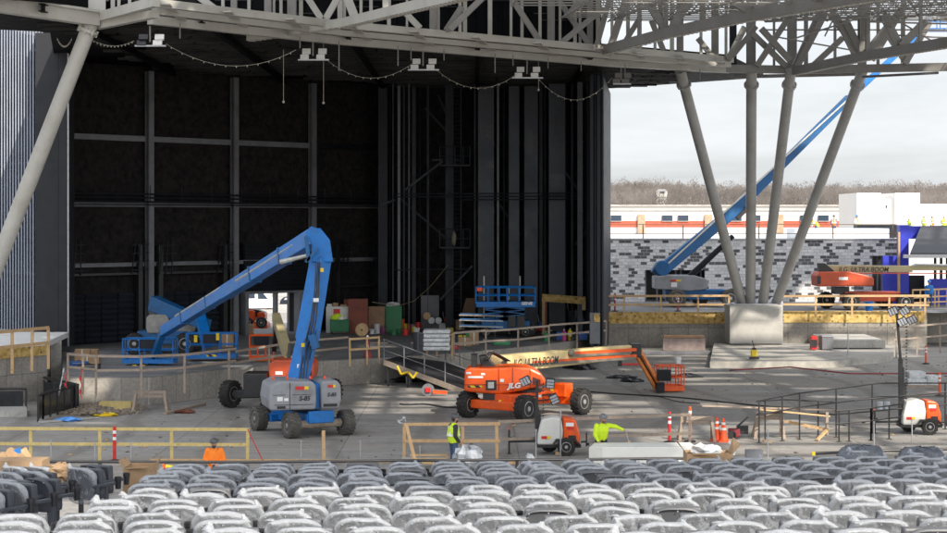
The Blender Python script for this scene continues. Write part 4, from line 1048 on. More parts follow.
# ---- lighting towers on trailers
def light_tower(px, pyb, d, lab, mast_top, mast_tilt, tiltpx):
    s = F/d; x0 = bwx(px,d); t = thing('light_tower', lab, 'light tower', (x0,d,0), 'trailer light towers')
    T = TR((x0,d,0), 0) @ Matrix.Scale(.7,4)
    wheel(t,(x0+.52,d-.55,.3),.3,.2,R(-4),rubber,rim_s,14); wheel(t,(x0+.0,d+.55,.3),.3,.2,R(-4),rubber,rim_s,14)
    MB(T).prism([(-.62,.5),(.55,.5),(.6,1.2),(.5,1.75),(.1,1.82),(-.42,1.7),(-.6,1.0)],-.62,.62).build('cover', off_w, t, bev=.06)
    MB(T).prism([(.62,.5),(1.38,.55),(1.4,1.0),(1.22,1.6),(1.1,1.72),(.6,1.78)],-.6,.6).build('engine_cover', j_org, t, bev=.06)
    b = MB(T); b.bx(-.7,1.45,-.55,.55,.36,.5); b.bar((-.6,0,.62),(-1.95,0,.6),.12,.12); b.bx(.25,1.18,-.9,-.58,.70,.8); b.bar((.25,-.75,.75),(.1,-.75,.5),.3,.05); b.bar((1.18,-.75,.75),(1.4,-.75,.5),.3,.05); b.build('frame', black_p, t)
    b = MB(T)
    b.bar((-1.95,0,.02),(-1.95,0,1.15),.09); b.bx(-2.05,-1.85,-.1,.1,0,.04); b.bar((-2.0,0,.75),(-1.8,0,.75),.12); b.build('jack', black_p, t)
    MB(T).bar((-1.98,0,1.15),(-1.98,0,1.28),.05).build('jack_handle', org_p, t); 
    MB(T).bar((1.45,-.3,.6),(1.72,-.3,.62),.08).bar((1.72,-.3,.4),(1.72,-.3,1.05),.07).bar((1.72,-.3,.5),(1.85,-.3,.5),.12).build('outrigger', black_p, t)
    for x_,w_,mt in ((-.3,.26,red_p),(-.08,.16,yel_p),): MB(T).bx(x_-w_/2,x_+w_/2,-.648,-.635,.78,.92).build('decal', mt, t)
    MB(T).bx(.72,1.1,-.63,-.612,1.38,1.55).build('decal', white_p, t); MB(T).bx(.8,1.1,-.63,-.612,1.22,1.34).build('decal', red_p, t)
    MB(T).bx(.85,1.2,-.63,-.612,.75,.95).build('vent', black_p, t)
    b = MB(T); mx = -.62
    b.bar((mx,-.1,.4),(mx,-.1,mast_top*.62),.2,.18); b.bar((mx,-.1,mast_top*.6),(mx+mast_tilt,-.1,mast_top),.12,.12); b.bar((mx+.14,-.1,.5),(mx+.14,-.1,mast_top*.55),.08,.08)
    b.build('mast', black_p, t)
    b = MB(T)
    for k in range(int(mast_top*5)): b.tube((mx+.26,-.16,.6+k*.17),(mx+.32,-.16,.66+k*.17),.03,n=5)
    b.build('coiled_cable', black_p, t)
    for k,(hx_,hz_,ry) in enumerate(tiltpx):
        rot = Matrix.Rotation(R(ry),3,'Y') @ Matrix.Rotation(R(16),3,'X'); cc = V((mx+mast_tilt+hx_,-.3,mast_top+hz_))
        hd = MB(T).box(cc,(.42,.16,.5),rot).build('lamp_head', black_p, t, bev=.02)
        for r_ in range(3): MB(T).box(cc+rot@V((0,-.09,-.15+.15*r_)),(.34,.03,.11),rot).build('lens', lens_m, hd)
    return t
light_tower(550,453,63.4,'white and orange trailer light tower in front of the bright orange lift',3.5,.0,[(-.55,.0,62),(.62,-.1,4),(.8,-.85,-24)])
light_tower(912,432,69.5,'white and orange trailer light tower near the right edge, mast fully raised',6.3,-.2,[(-.25,.1,65),(.35,.12,55),(.25,-.45,60),(.75,-.35,60)])

# ---- orange lift on the raised deck
k2 = thing('boom_lift', 'dull orange boom lift with tan boom parked on the raised deck at right', 'boom lift', (27,121,DZ), 'construction boom lifts')
dk_ = 121.0
for px,yy in ((826,1.3),(851,-1.2),(905,-1.2),(884,1.3)): wheel(k2,(bwx(px,dk_+yy),dk_+yy,DZ+.55),.55,.42,R(8),rubber,rim_s,14)
MB().prism([(bwx(842,dk_),DZ+.55),(bwx(900,dk_),DZ+.55),(bwx(897,dk_),DZ+1.15),(bwx(842,dk_),DZ+1.15)][::-1],dk_-.9,dk_+.9).build('chassis', j_org2, k2, bev=.05)
pr = [(817.5,286.5),(817,276),(820,272),(850,271.5),(866,275),(874,278),(874,286)]
MB().prism([(P(x,y,dk_-1.2).x,P(x,y,dk_-1.2).z) for x,y in pr][::-1],dk_-1.2,dk_+1).build('hood', j_org2, k2, bev=.07)
MB().bx(bwx(833,dk_),bwx(847,dk_),dk_-.7,dk_+.7,DZ+1.0,DZ+1.45).build('turntable', black_p, k2)
MB().prism([(P(x,y,dk_).x,P(x,y,dk_).z) for x,y in ((817,263),(823,263),(833,271),(818,272))][::-1],dk_-.6,dk_+.1).build('boom_pivot', black_p, k2)
MB().bar(P(822,268.5,dk_-.3),P(912,269,dk_-.5),.5,.42).build('boom', cream_d, k2, bev=.02)
MB().bar(P(908,268,dk_-.5),P(1000,268,dk_-.5),.36,.3).build('boom', cream_d, k2, bev=.02)
MB().bar(P(850,273.2,dk_-.8),P(1000,273.4,dk_-.8),.06,.07).build('power_track', j_org2, k2)
b = MB(); b.path([P(912,266,dk_-.8),P(916,264.5,dk_-.8),P(1000,266.5,dk_-.8)],.09,6); b.build('cable_carrier', sil, k2)
lettering('JLG  ULTRA BOOM', .42, face_T(P(838,269.6,dk_-.7),P(888,269.6,dk_-.7),.13), black_p, k2, shear=.2, bold=.006, sx=.9)
MB().bx(bwx(839,dk_-1.3),bwx(848,dk_-1.3),dk_-1.24,dk_-1.215,bz(280,dk_-1.2),bz(277,dk_-1.2)).build('decal', white_p, k2)
MB().bx(bwx(817.6,dk_-1.3),bwx(821,dk_-1.3),dk_-1.24,dk_-1.215,bz(284,dk_-1.2),bz(276,dk_-1.2)).build('grille', black_p, k2)

# ---- giant blue telescopic lift with raised boom
L_ = thing('boom_lift', 'giant blue telescopic lift on the deck with boom raised through the column fan', 'boom lift', (13,125,DZ), 'construction boom lifts')
dl = 125.0
for px,yy in ((677,-1.4),(730,-1.4),(700,1.4),(735,1.4)): wheel(L_,(bwx(px,dl+yy),dl+yy,DZ+.6),.6,.45,R(4),rubber_d,rim_s,14)
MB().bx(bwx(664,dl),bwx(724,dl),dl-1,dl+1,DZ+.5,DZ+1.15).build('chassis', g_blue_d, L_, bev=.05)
pr = [(655,289),(655,276.5),(665,275.5),(695,275.5),(707,279),(709,285),(706,289.5),(690,291)]
MB().prism([(P(x,y,dl-1.2).x,P(x,y,dl-1.2).z) for x,y in pr][::-1],dl-1.2,dl+1).build('counterweight', g_grey, L_, bev=.06)
MB().bx(bwx(670.5,dl-1.2),bwx(676,dl-1.2),dl-1.24,dl-1.215,bz(281.5,dl-1.2),bz(279.6,dl-1.2)).build('decal', red_p, L_)
MB().bx(bwx(676,dl-1.2),bwx(681,dl-1.2),dl-1.24,dl-1.215,bz(281.5,dl-1.2),bz(279.6,dl-1.2)).build('decal', yel_p, L_)
MB().bx(bwx(671,dl-1.2),bwx(677,dl-1.2),dl-1.24,dl-1.215,bz(287,dl-1.2),bz(282.4,dl-1.2)).build('decal', white_p, L_)
b = MB(); b.lathe([(.5,-.6),(.5,.6)],P(662,268,dl-.2),'y',18); b.bar(P(657,275,dl),P(662,266,dl),1.0,.9); b.build('boom_pivot', g_blue_d, L_, bev=.04)
b.v = []
t0 = P(662,270,dl-.2); tA = P(752,196,125.6); tB = P(849,98,126.4); tC = P(926,27,127)
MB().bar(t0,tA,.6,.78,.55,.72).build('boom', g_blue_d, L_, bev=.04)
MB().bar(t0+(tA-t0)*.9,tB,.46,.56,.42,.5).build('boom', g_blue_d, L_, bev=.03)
MB().bar(tB-(tB-tA)*.05,tC,.34,.4,.28,.34).build('boom', g_blue, L_, bev=.03)
dn = V((.25,-.3,-.42))
MB().tube(P(690,284,dl-.5)+V((0,0,.5)),P(733,236,dl-.3),.22,.16,12).build('lift_cylinder', slate2, L_)
MB().bar(t0+V((0,-.34,.1)),tB+V((0,-.34,.0)),.05,.1).build('hose_tray', sil, L_)
b = MB(); b.bar(tA+dn*.7,tA+(t0-tA)*.22+dn,.3,.25); b.build('cable_guide', black_p, L_)
basket(L_,(tC.x+1.2,tC.y,tC.z-.3),2.2,.9,1.1,g_blue)

# ---- blue scissor lift on the stage
sc = thing('scissor_lift', 'blue scissor lift with railed platform on the stage before the dark posts', 'scissor lift', (2,107,SZ))
d = 107.0; xa, xb = bwx(476,d), bwx(535,d)
MB().bx(xa,xb,d-.9,d+.9,bz(306.5,d),bz(301,d)).build('platform', g_blue, sc, bev=.02)
b = MB()
for px in (476,488,499,507,519,535):
    for yy in (d-.9,d+.9): b.tube((bwx(px,d),yy,bz(303,d)),(bwx(px,d),yy,bz(286.5,d)),.04,n=6)
for yy in (d-.9,d+.9):
    for py in (287,295): b.tube((xa,yy,bz(py,d)),(xb,yy,bz(py,d)),.04,n=6)
for x in (xa,xb):
    for py in (287,295): b.tube((x,d-.9,bz(py,d)),(x,d+.9,bz(py,d)),.04,n=6)
b.build('guardrail', g_blue, sc)
b = MB()
for k in range(3):
    z0 = bz(320-4.6*k,d); z1 = bz(316-4.6*k,d)
    for yy in (d-.75,d+.7): b.bar((xa+.5,yy,z0),(xb-.6,yy,z1),.08,.2); b.bar((xa+.5,yy,z1),(xb-.6,yy,z0),.08,.2)
b.build('scissor_arms', g_blue_d, sc)
MB().bx(xa+.3,xb-.3,d-.7,d+.7,bz(329,d),bz(320,d)).build('chassis', g_blue_d, sc, bev=.04)
for px in (486,525):
    for yy in (-.85,.85): wheel(sc,(bwx(px,d),d+yy,SZ+.35),.33,.22,0,rubber,rim_s,12)
for px in (508,517): MB().bx(bwx(px,d),bwx(px+7,d),d-.98,d-.8,bz(326,d),bz(315,d)).build('outrigger_box', black_p, sc)
lettering('GENIE', .22, face_T(P(520,303.5,d-.91),P(534,303.5,d-.91),.01), white_p, sc, bold=.01)
MB().bx(bwx(477,d),bwx(482,d),d-.96,d-.93,bz(290.5,d),bz(287,d)).build('flag_cloth', org_p, sc)

# ---- beyond the doorway
vd = 203.0
v = thing('panel_van', 'white window van parked on sunlit ground beyond the stage doorway', 'van', (bwx(255,vd),vd,-1.7))
def vp(px,py): q = P(px,py,vd); return (q.x,q.z)
pr = [(236,308),(236,293),(240,290.6),(262,290.6),(268,293.5),(272.5,299.5),(275.3,301.5),(275.8,307.5),(272,308)]
MB().prism([vp(x,y) for x,y in pr][::-1],vd-1,vd+1).build('body', white_p, v, bev=.12)
for x0,x1,x2,x3,y0,y1 in ((245,256,256,245,292.5,298),(259,264,269,259,292.5,298.5)):
    MB().prism([vp(x0,y0),vp(x1,y0),vp(x2,y1),vp(x3,y1)],vd-1.03,vd-1.0).build('window', glass_d, v)
for px in (245,269.5): wheel(v,(bwx(px,vd),vd-.85,-1.7+.36),.36,.24,0,rubber,rim_s,14)
MB().bx(bwx(258,vd),bwx(258.3,vd),vd-1.02,vd-1.0,vp(0,306)[1],vp(0,292)[1]).build('door_seam', slate, v)
MB().bx(bwx(274.2,vd),bwx(275.6,vd),vd-1.03,vd-.6,vp(0,304)[1],vp(0,302)[1]).build('headlight', lens_m, v)
c2 = thing('parked_car', 'dark car roof and windscreen just visible through the right door bay', 'car', (bwx(288,215),215,-1.7))
MB().prism([(bwx(x,215),bz(y,215)) for x,y in ((280,305),(281,300),(284,297),(291,296.5),(297,299),(301,301),(301,305))][::-1],214.2,215.9).build('body', slate, c2, bev=.1)
MB().prism([(bwx(x,215),bz(y,215)) for x,y in ((284.5,299.5),(286,297.6),(291,297.3),(294,299.5))][::-1],214.15,214.19).build('window', lens_m, c2)
for px in (284,297): wheel(c2,(bwx(px,215),214.5,-1.37),.33,.2,0,rubber,rim_s,12)
m = thing('skid_machine', 'orange and black machine standing in the left bay of the stage doorway', 'machine', (bwx(255,116),116,SZ))
hood(m,243,255,310,322,116,117.5,j_org,.1); hood(m,257,265,312,321,116.2,117.5,j_org,.08)
MB().prism([(bwx(x,116.6),bz(y,116.6)) for x,y in ((243,310),(249,308.5),(258,309.5),(265,312),(266,316),(243,317))][::-1],116.3,117.2).build('boom_cover', tarp_bk, m, bev=.05)
hood(m,243,267,323,331,115.6,117.6,j_org,.06,'chassis')
for px in (248,262): wheel(m,(bwx(px,116),115.7,SZ+.35),.35,.3,0,rubber,rim_s,12)
tb = MB(); tb.slab([(bwx(225,108.6)+.4,108.9),(bwx(309,113)+.3,113.6),(-8,122),(-19,122)],-.5,SZ-.01); struct(tb.build('loading_apron', light_conc))
# ---------------------------------------------------------------- stadium seats
def seat_loop(sc, n=26, low=-.02, hgt=.42):
    """outline of the shell: wide rounded top, straight flanks"""
    pts = []
    for i in range(n):
        t = 2*math.pi*i/n; c_, s_ = math.cos(t), math.sin(t)
        x = .248*math.copysign(abs(c_)**.58, c_); z = math.copysign(abs(s_)**(.66 if s_ > 0 else .35), s_)
        z = hgt/2 + hgt/2*z
        pts.append((x*sc, hgt/2+(z-hgt/2)*sc+low*0))
    return pts
def sy_(x, z): return .55*x*x*(.4+z) - .20*(z-.2)     # shell hugs the sitter and leans back
def shell(mb, scs, ys, fn=None, n=26):
    vs = []; 
    for sc_, yo in zip(scs, ys):
        for (x,z) in seat_loop(sc_, n):
            p = V((x, sy_(x,z)+yo, z+.42))
            if fn: p = fn(p)
            vs.append(p)
    fs = []
    for k in range(len(scs)-1):
        for i in range(n): a = k*n+i; b = k*n+(i+1)%n; fs.append((a,b,b+n,a+n))
    fs.append(tuple(range(n-1,-1,-1))); fs.append(tuple(range((len(scs)-1)*n,len(scs)*n)))
    mb.add(vs, fs)
def seat_parts(t, mat, wrapped, seed, cup=False):
    b = MB(); shell(b, [.05,.80,.88,.93,1.0,1.0,.95,.5,.05],[-.018,-.018,-.022,-.042,-.032,.012,.03,.022,.02])
    back = b.build('backrest', mat, t, smooth=True)
    b = MB()
    for x in (-.17,0,.17): b.sph((x,sy_(x,.39)-.045,.42+.39-.01*(x != 0)),.008,3)
    b.build('bolt', galv, back)
    b = MB(); b.prism([(-.22,.44),(.22,.44),(.23,.50),(.21,.82),(-.21,.82),(-.23,.50)],.10,.2); b.build('seat_pan', mat, t, bev=.02)
    b = MB()
    b.bx(.235,.285,-.02,.04,0,.62); b.bx(.235,.285,-.05,.34,.60,.64); b.bx(.225,.295,-.06,.12,0,.03); b.build('armrest', seat_d, t, bev=.008)
    b = MB(); b.lathe([(.038,.54),(.046,.66),(.052,.66),(.05,.70),(.041,.70),(.038,.60),(.01,.60)],(.262,.40,0),'z',12); b.build('cup_holder', black_p, t)
    if wrapped:
        r = random.Random(seed); off = V((r.uniform(0,90),r.uniform(0,90),r.uniform(0,90)))
        tx = r.choice((-.2,-.17,-.12,.12,.18,-.2)); th = r.choice((.0,.02,.05,.08,.11)); slack = r.uniform(.5,2.3)
        def fn(p):
            nz = noise.noise_vector(p*8+off)*.008*slack + noise.noise_vector(p*24+off)*.003
            q = p+V((nz.x*1.2,nz.y*1.6,nz.z))
            k = max(0,1-abs(p.x-tx)/.055)
            if p.z > .80: q.z += th*.35*k**1.3; q.y -= .02*k
            if p.z < .5: q.z -= .05
            return q
        b = MB()
        rings = [(.04,-.05,0),(.25,-.05,0),(.45,-.05,0),(.62,-.051,0),(.78,-.052,.05),(.88,-.054,.15),(.96,-.055,.45),(1.02,-.045,.85),(1.06,-.02,1),(1.06,.01,1),(1.02,.03,.8),(.9,.04,.3),(.6,.04,.1),(.05,.04,0)]
        shell(b, [q[0] for q in rings], [q[1] for q in rings], fn, 44)
        gat = []
        for sc_,yo,g_ in rings:
            for i in range(44):
                t_ = math.sin(2*math.pi*i/44); gat.append(min(1,g_*(.55+.45*max(0,t_))+(.25 if sc_ > .7 and t_ > .3 and math.cos(2*math.pi*i/44)*tx > 0 else 0)))
        # gathered peak
        c0 = V((tx, sy_(tx,.4)-.005, .835)); ph_ = th*.8; lean = r.uniform(-.03,.03); wd2 = r.uniform(.035,.06)
        pk = [c0+V((-wd2,0,0)),c0+V((-wd2*.3,-.03,.004)),c0+V((wd2*.4,-.028,0)),c0+V((wd2,0,-.004)),c0+V((0,.03,0)),c0+V((lean-.012,-.004,ph_)),c0+V((lean+.014,.003,ph_*.86))]
        b.add(pk,[(0,1,5),(1,2,6,5),(2,3,6),(3,4,6),(4,0,5),(4,5,6)]); 
        o = b.build('plastic_wrap', film_m, t, smooth=True)
        at = o.data.attributes.new('gather','FLOAT','POINT'); ng = len(gat)
        for q in range(len(o.data.vertices)): at.data[q].value = gat[q] if q < ng else .55
protos = []
for k in range(15):
    t = thing('stadium_seat', 'grey folding stadium seat', 'seat', (0,0,0), 'rows of stadium seats')
    seat_parts(t, seat_g, k != 14, k*7+3); protos.append(t)
bare = protos[14]
used_proto = set()
ordn = ['first','second','third','fourth','fifth','sixth','seventh','eighth','ninth','tenth','eleventh','twelfth','thirteenth','fourteenth','fifteenth','sixteenth','seventeenth','eighteenth','nineteenth','twentieth','21st','22nd','23rd','24th','25th','26th','27th','28th']
rnd = random.Random(41)
def place_seat(proto, loc, rz, label, group):
    if id(proto) not in used_proto:
        used_proto.add(id(proto)); proto.location = loc; proto.rotation_euler.z = rz
        proto['label'] = label; proto['group'] = group; return proto
    return dup(proto, loc, rz, label, group)
def edge_x(py):                                       # left limit of the main block
    e = [(455,150),(463,168),(470,150),(480,118),(487,98),(495,82),(505,45),(515,-10),(560,-60)]
    for (y0,x0),(y1,x1) in zip(e,e[1:]):
        if y0 <= py <= y1: return x0+(x1-x0)*(py-y0)/(y1-y0)
    return -60
NR = 14
for r_ in range(NR):
    d0 = 24.9-.845*r_; ztop = H-3.16+.066*r_; row = []
    shift = rnd.uniform(0,.56)
    x = -9+shift
    while x < 9:
        y = d0+.085*x+.004*x*x
        px = CX+x/y*F; py = HY+(H-ztop)/y*F
        if px > edge_x(py)+14 and px < 975: row.append((x,y,px))
        x += .565
    vis = [p for p in row if 0 <= p[2] <= 947]
    for k,(x,y,px) in enumerate(row):
        loc = V((x,y,ztop-.845)); rz = R(rnd.uniform(-3,3))-x*.01
        pr_ = bare if rnd.random() < .05 else protos[rnd.randrange(14)]
        wrapd = pr_ is not bare
        if (x,y,px) in vis:
            m_ = ordn[min(27,vis.index((x,y,px)))]
            rown = ('row nearest the black rail' if r_ == 0 else ordn[r_]+' row back from the black rail')
            lb = ('film-wrapped' if wrapd else 'bare')+' grey stadium seat, '+m_+' from left, '+rown
        else: lb = ('film-wrapped' if wrapd else 'bare')+' grey stadium seat cut off by the frame, '+('row nearest the black rail' if r_ == 0 else ordn[r_]+' row back from black rail')
        place_seat(pr_, loc, rz, lb, 'rows of stadium seats')
# darker side block at the lower left, turned towards the aisle
dprot = []
for k in range(3):
    t = thing('stadium_seat', 'dark folding stadium seat', 'seat', (0,0,0), 'dark seats at the lower left')
    seat_parts(t, seat_d, k != 1, 100+k*5); dprot.append(t)
dseats = [(92,464,26.2,'rearmost dark seat beside the cardboard box, lower left',1),(67,466,26.0,'dark seat left of the one beside the cardboard box',1),(43,466.5,25.8,'dark wrapped seat, rear row, second from the left edge',0),(17,466.5,25.6,'dark wrapped seat, rear row at the left edge',2),
    (82,467.5,25.0,'dark seat in the middle row with a brown paper sack beside it',0),(35,471,24.7,'dark wrapped seat, middle row, second from the left edge',0),(10,472,24.5,'dark wrapped seat, middle row at the left edge',2),
    (38,477.5,23.4,'dark bare seat with cup holder in front of the brown paper sack',1),(8,479,23.2,'dark wrapped seat, third row at the left edge',0),(12,482,21.8,'large dark wrapped seat nearest the viewer at the left edge',2),(-12,488,21.4,'dark seat cut by the left edge',0)]
for px,py,d,lb,k in dseats:
    p = P(px,py,d); place_seat(dprot[k], V((p.x,p.y,p.z-.845)), R(-34), lb, 'dark seats at the lower left')
for px,py,lb in ((863,454,'dark wrapped seat standing taller beside the rail at right'),(924,456,'dark wrapped seat at the right edge under the rail')):
    p = P(px,py-4,25.6); place_seat(dprot[0], V((p.x,p.y,p.z-.845)), R(8), lb, 'dark seats by the right rail')
    b = MB(); r = random.Random(int(px)); n = 20; vs = []; fs = []
    for j in range(9):
        ph = math.pi*(j+.02)/8.04
        for i in range(n):
            t = 2*math.pi*i/n; c_ = math.copysign(abs(math.cos(t))**.6,math.cos(t)); s_ = math.copysign(abs(math.sin(t))**.6,math.sin(t))
            q = V((.33*c_*math.sin(ph)**.5,.22*s_*math.sin(ph)**.5,.22*math.cos(ph)))+noise.noise_vector(V((c_*3+px,s_*3,j)))*.035
            vs.append(p+q+V((0,.1,-.16)))
    for j in range(8):
        for i in range(n): a = j*n+i; b_ = j*n+(i+1)%n; fs.append((a,b_,b_+n,a+n))
    b.add(vs,fs)
    tag(b.build('plastic_bundle', M('dark_wrapped_film',(.085,.095,.115),.28,0,.4,7,(.3,.32,.35),.35,.6), None, smooth=True), 'crumpled dark plastic bundle on the '+('seat left of the right edge' if px < 900 else 'seat at the right edge'), 'plastic bundle', 'dark plastic bundles at right')
# black rails in front of the seats
def rail_thing(lab, pts, d, zd=1.05):
    q = [P(x,y,d) for x,y in pts]; t = thing('safety_rail', lab, 'railing', up(q[0],-zd), 'black rails in front of the seats')
    MB().path(q,.022,8).build('rail', black_p, t)
    return t, q
t, q = rail_thing('long black rail running just beyond the front row of grey seats', [(36,461.5),(240,462),(400,460.5),(560,459.5),(705,458)], 28.5)
for px in (100,330,517,606): a = P(px,461,28.5); MB().bar(a, up(a,-1.0), .05).build('post', black_p, t)
t, q = rail_thing('shorter black rail with sloping ends above the seats at right', [(812,453.5),(870,451),(960,448.5)], 28.0)
for px in (877,940): a = P(px,451,28.0); MB().bar(a, up(a,-1.0), .05).build('post', black_p, t)
MB().bar(P(812,453.5,27.98),P(815,453.4,27.98),.052).build('yellow_tape', yel_p, t)
# ---------------------------------------------------------------- people
def remesh(mb, name, mat, par, vox, smooth_it=2):
    o = mb.build(name+'_src', mat, None, origin=(0,0,0))
    r = o.modifiers.new('r','REMESH'); r.mode = 'VOXEL'; r.voxel_size = vox
    s_ = o.modifiers.new('s','SMOOTH'); s_.factor = .5; s_.iterations = smooth_it
    bpy.context.view_layer.update()
    dg = bpy.context.evaluated_depsgraph_get(); me = bpy.data.meshes.new_from_object(o.evaluated_get(dg))
    C.objects.unlink(o); bpy.data.objects.remove(o)
    off = V(par.location); q = par.parent
    while q is not None: off += V(q.location); q = q.parent
    me.transform(Matrix.Translation(-off)); me.shade_smooth(); me.materials.clear(); me.materials.append(mat)
    o = bpy.data.objects.new(name, me); C.objects.link(o); o.parent = par; return o
def cap(mb, a, b, r1, r2, sx=1.0):
    mb.tube(a, b, r1, r2, 12); mb.sph(a, r1, 5); mb.sph(b, r2, 5)
STAND = dict(hip=(0,0,.92), chest=(0,0,1.28), neck=(0,.01,1.47), head=(0,.02,1.63),
    sh=((-.19,0,1.40),(.19,0,1.40)), el=((-.25,-.03,1.12),(.25,-.03,1.12)), wr=((-.24,.10,.90),(.24,.10,.90)), hd=((-.23,.15,.83),(.23,.15,.83)),
    hp=((-.10,0,.90),(.10,0,.90)), kn=((-.12,.02,.49),(.12,.02,.49)), an=((-.13,-.02,.09),(.13,-.02,.09)), toe=((-.15,.15,.04),(.15,.15,.04)))
def person(lab, loc, rz, pose, top_m, leg_m, hat_m, vest=None, vox=.012, sleeve=True, hat_kind='helmet', beard=None, group=None):
    j = dict(STAND); j.update(pose); T = TR(loc, rz)
    p = thing('person', lab, 'person', loc, group)
    g = lambda v: V(v)
    b = MB(T)                                         # one continuous body
    cap(b, g(j['hip']), g(j['chest']), .125, .135); cap(b, g(j['chest']), g(j['neck']), .11, .06); cap(b, g(j['neck']), g(j['head']), .055, .06)
    h = g(j['head']); b.sph(h+V((0,.0,.02)), .098, 8, (.82,1.0,1.16)); b.sph(h+V((0,.03,-.055)), .065, 6, (.85,.9,.9))
    b.lathe([(.004,0),(.016,.0),(.012,.03)], h+V((0,.098,-.008)), 'z', 6); b.sph(h+V((0,.1,-.01)),.016,4)
    for s in (-1,1):
        b.sph(h+V((s*.082,0,0)), .022, 4, (.5,1,1.4)); b.sph(h+V((s*.032,.085,.022)),.016,4)
    for i in (0,1):
        s = -1 if i == 0 else 1
        cap(b, g(j['chest'])*.35+g(j['sh'][i])*.65, g(j['sh'][i]), .07, .062)
        cap(b, g(j['sh'][i]), g(j['el'][i]), .052, .042); cap(b, g(j['el'][i]), g(j['wr'][i]), .04, .027)
        w_, hnd = g(j['wr'][i]), g(j['hd'][i]); dr = (hnd-w_).normalized(); cap(b, w_, hnd, .028, .036)
        sd2 = dr.cross(V((0,0,1))); sd2 = sd2.normalized() if sd2.length > .1 else V((1,0,0))
        for f in range(4):
            o_ = hnd+sd2*(f-1.5)*.02; m_ = o_+dr*(.045-.004*abs(f-1.3))+V((0,0,-.005)); cap(b, o_, m_, .011, .010); cap(b, m_, m_+dr*.025+V((0,.005,-.022)), .010, .008)
        cap(b, w_+dr*.03, w_+dr*.07+sd2*.045, .013, .011)
        cap(b, g(j['hp'][i]), g(j['kn'][i]), .085, .055); cap(b, g(j['kn'][i]), g(j['an'][i]), .052, .035); cap(b, g(j['an'][i]), g(j['toe'][i]), .04, .035)
    remesh(b, 'body', skin_m, p, vox)
    b = MB(T); cap(b, g(j['hip'])+V((0,0,-.02)), g(j['hip'])+V((0,0,.1)), .155, .15)
    for i in (0,1): cap(b, g(j['hp'][i]), g(j['kn'][i]), .105, .078); cap(b, g(j['kn'][i]), g(j['an'][i])+V((0,0,.02)), .074, .066)
    remesh(b, 'trousers', leg_m, p, vox*1.3)
    b = MB(T)
    for i in (0,1): cap(b, g(j['an'][i])+V((0,0,.04)), g(j['an'][i])+V((0,0,-.03)), .06, .055); cap(b, g(j['an'][i])+V((0,0,-.04)), g(j['toe'][i]), .055, .05)
    remesh(b, 'boots', lumber_g if vest is None else dark_cl, p, vox*1.3)
    b = MB(T); hp = g(j['hip']); chs = g(j['chest'])
    for s in (-.05,.05): cap(b, hp+V((s,0,.0)), chs+V((s*1.6,0,0)), .15, .15)
    cap(b, chs, g(j['neck'])+V((0,0,-.02)), .15, .085)
    for i in (0,1):
        cap(b, chs*.4+g(j['sh'][i])*.6, g(j['sh'][i]), .095, .085); cap(b, g(j['sh'][i]), g(j['el'][i]), .083, .068)
        if sleeve: cap(b, g(j['el'][i]), g(j['wr'][i]), .066, .048)
    remesh(b, 'jacket', top_m, p, vox*1.3)
    if vest:
        b = MB(T)
        for s in (-.05,.05): cap(b, hp+V((s,0,.03)), chs+V((s*1.5,0,0)), .166, .168)
        cap(b, chs, g(j['neck'])+V((0,0,-.04)), .166, .10)
        ve = remesh(b, 'vest', vest, p, vox*1.3)
        b = MB(T); m_ = (hp+chs)/2+V((0,0,.03)); b.lathe([(.215,-.03),(.22,-.03),(.22,.03),(.215,.03)], m_, 'z', 20); 
        b.build('reflective_band', M('reflective_tape',(.8,.8,.78),.3), ve)
        for s in (-.1,.1):
            b = MB(T)
            for yy in (.168,-.172): b.bar(m_+V((s,yy,0)), chs+V((s*.9,yy*.75,.13)), .05, .012)
            b.build('reflective_strap', M('reflective_tape',(1,1,1)), ve)
    b = MB(T); hc = h+V((0,0,.055))
    b.lathe([(.135,-.02),(.137,.0),(.128,.05),(.10,.10),(.05,.125),(.005,.13)], hc, 'z', 18); b.add([hc+V(q) for q in ((-.09,.10,-.01),(.09,.10,-.01),(.06,.185,-.025),(-.06,.185,-.025))],[(0,1,2,3)])
    b.box(hc+V((0,0,.115)),(.03,.2,.03))
    hh = b.build('hard_hat', hat_m, p, smooth=True)
    b = MB(T); b.sph(h+V((0,-.02,-.0)), .104, 6, (.86,.95,1.0)) if False else b.sph(h+V((0,-.045,-.01)), .088, 6, (.92,.75,1.1)); b.build('hair', dark_cl, p, smooth=True)
    if beard: MB(T).sph(h+V((0,.045,-.075)), .066, 6, (.95,.9,.9)).build('beard', beard, p, smooth=True)
    b = MB(T)
    for s in (-1,1): b.sph(h+V((s*.032,.098,.022)),.008,4)
    b.build('eyes', black_p, p)
    b = MB(T); b.sph(h+V((0,.092,-.05)),.02,4,(1.2,.5,.35)); b.build('mouth', M('lips',(.32,.12,.1),.6), p)
    return p
marble = M('patterned_hat',(.16,.17,.19),.4,0,.9,30)
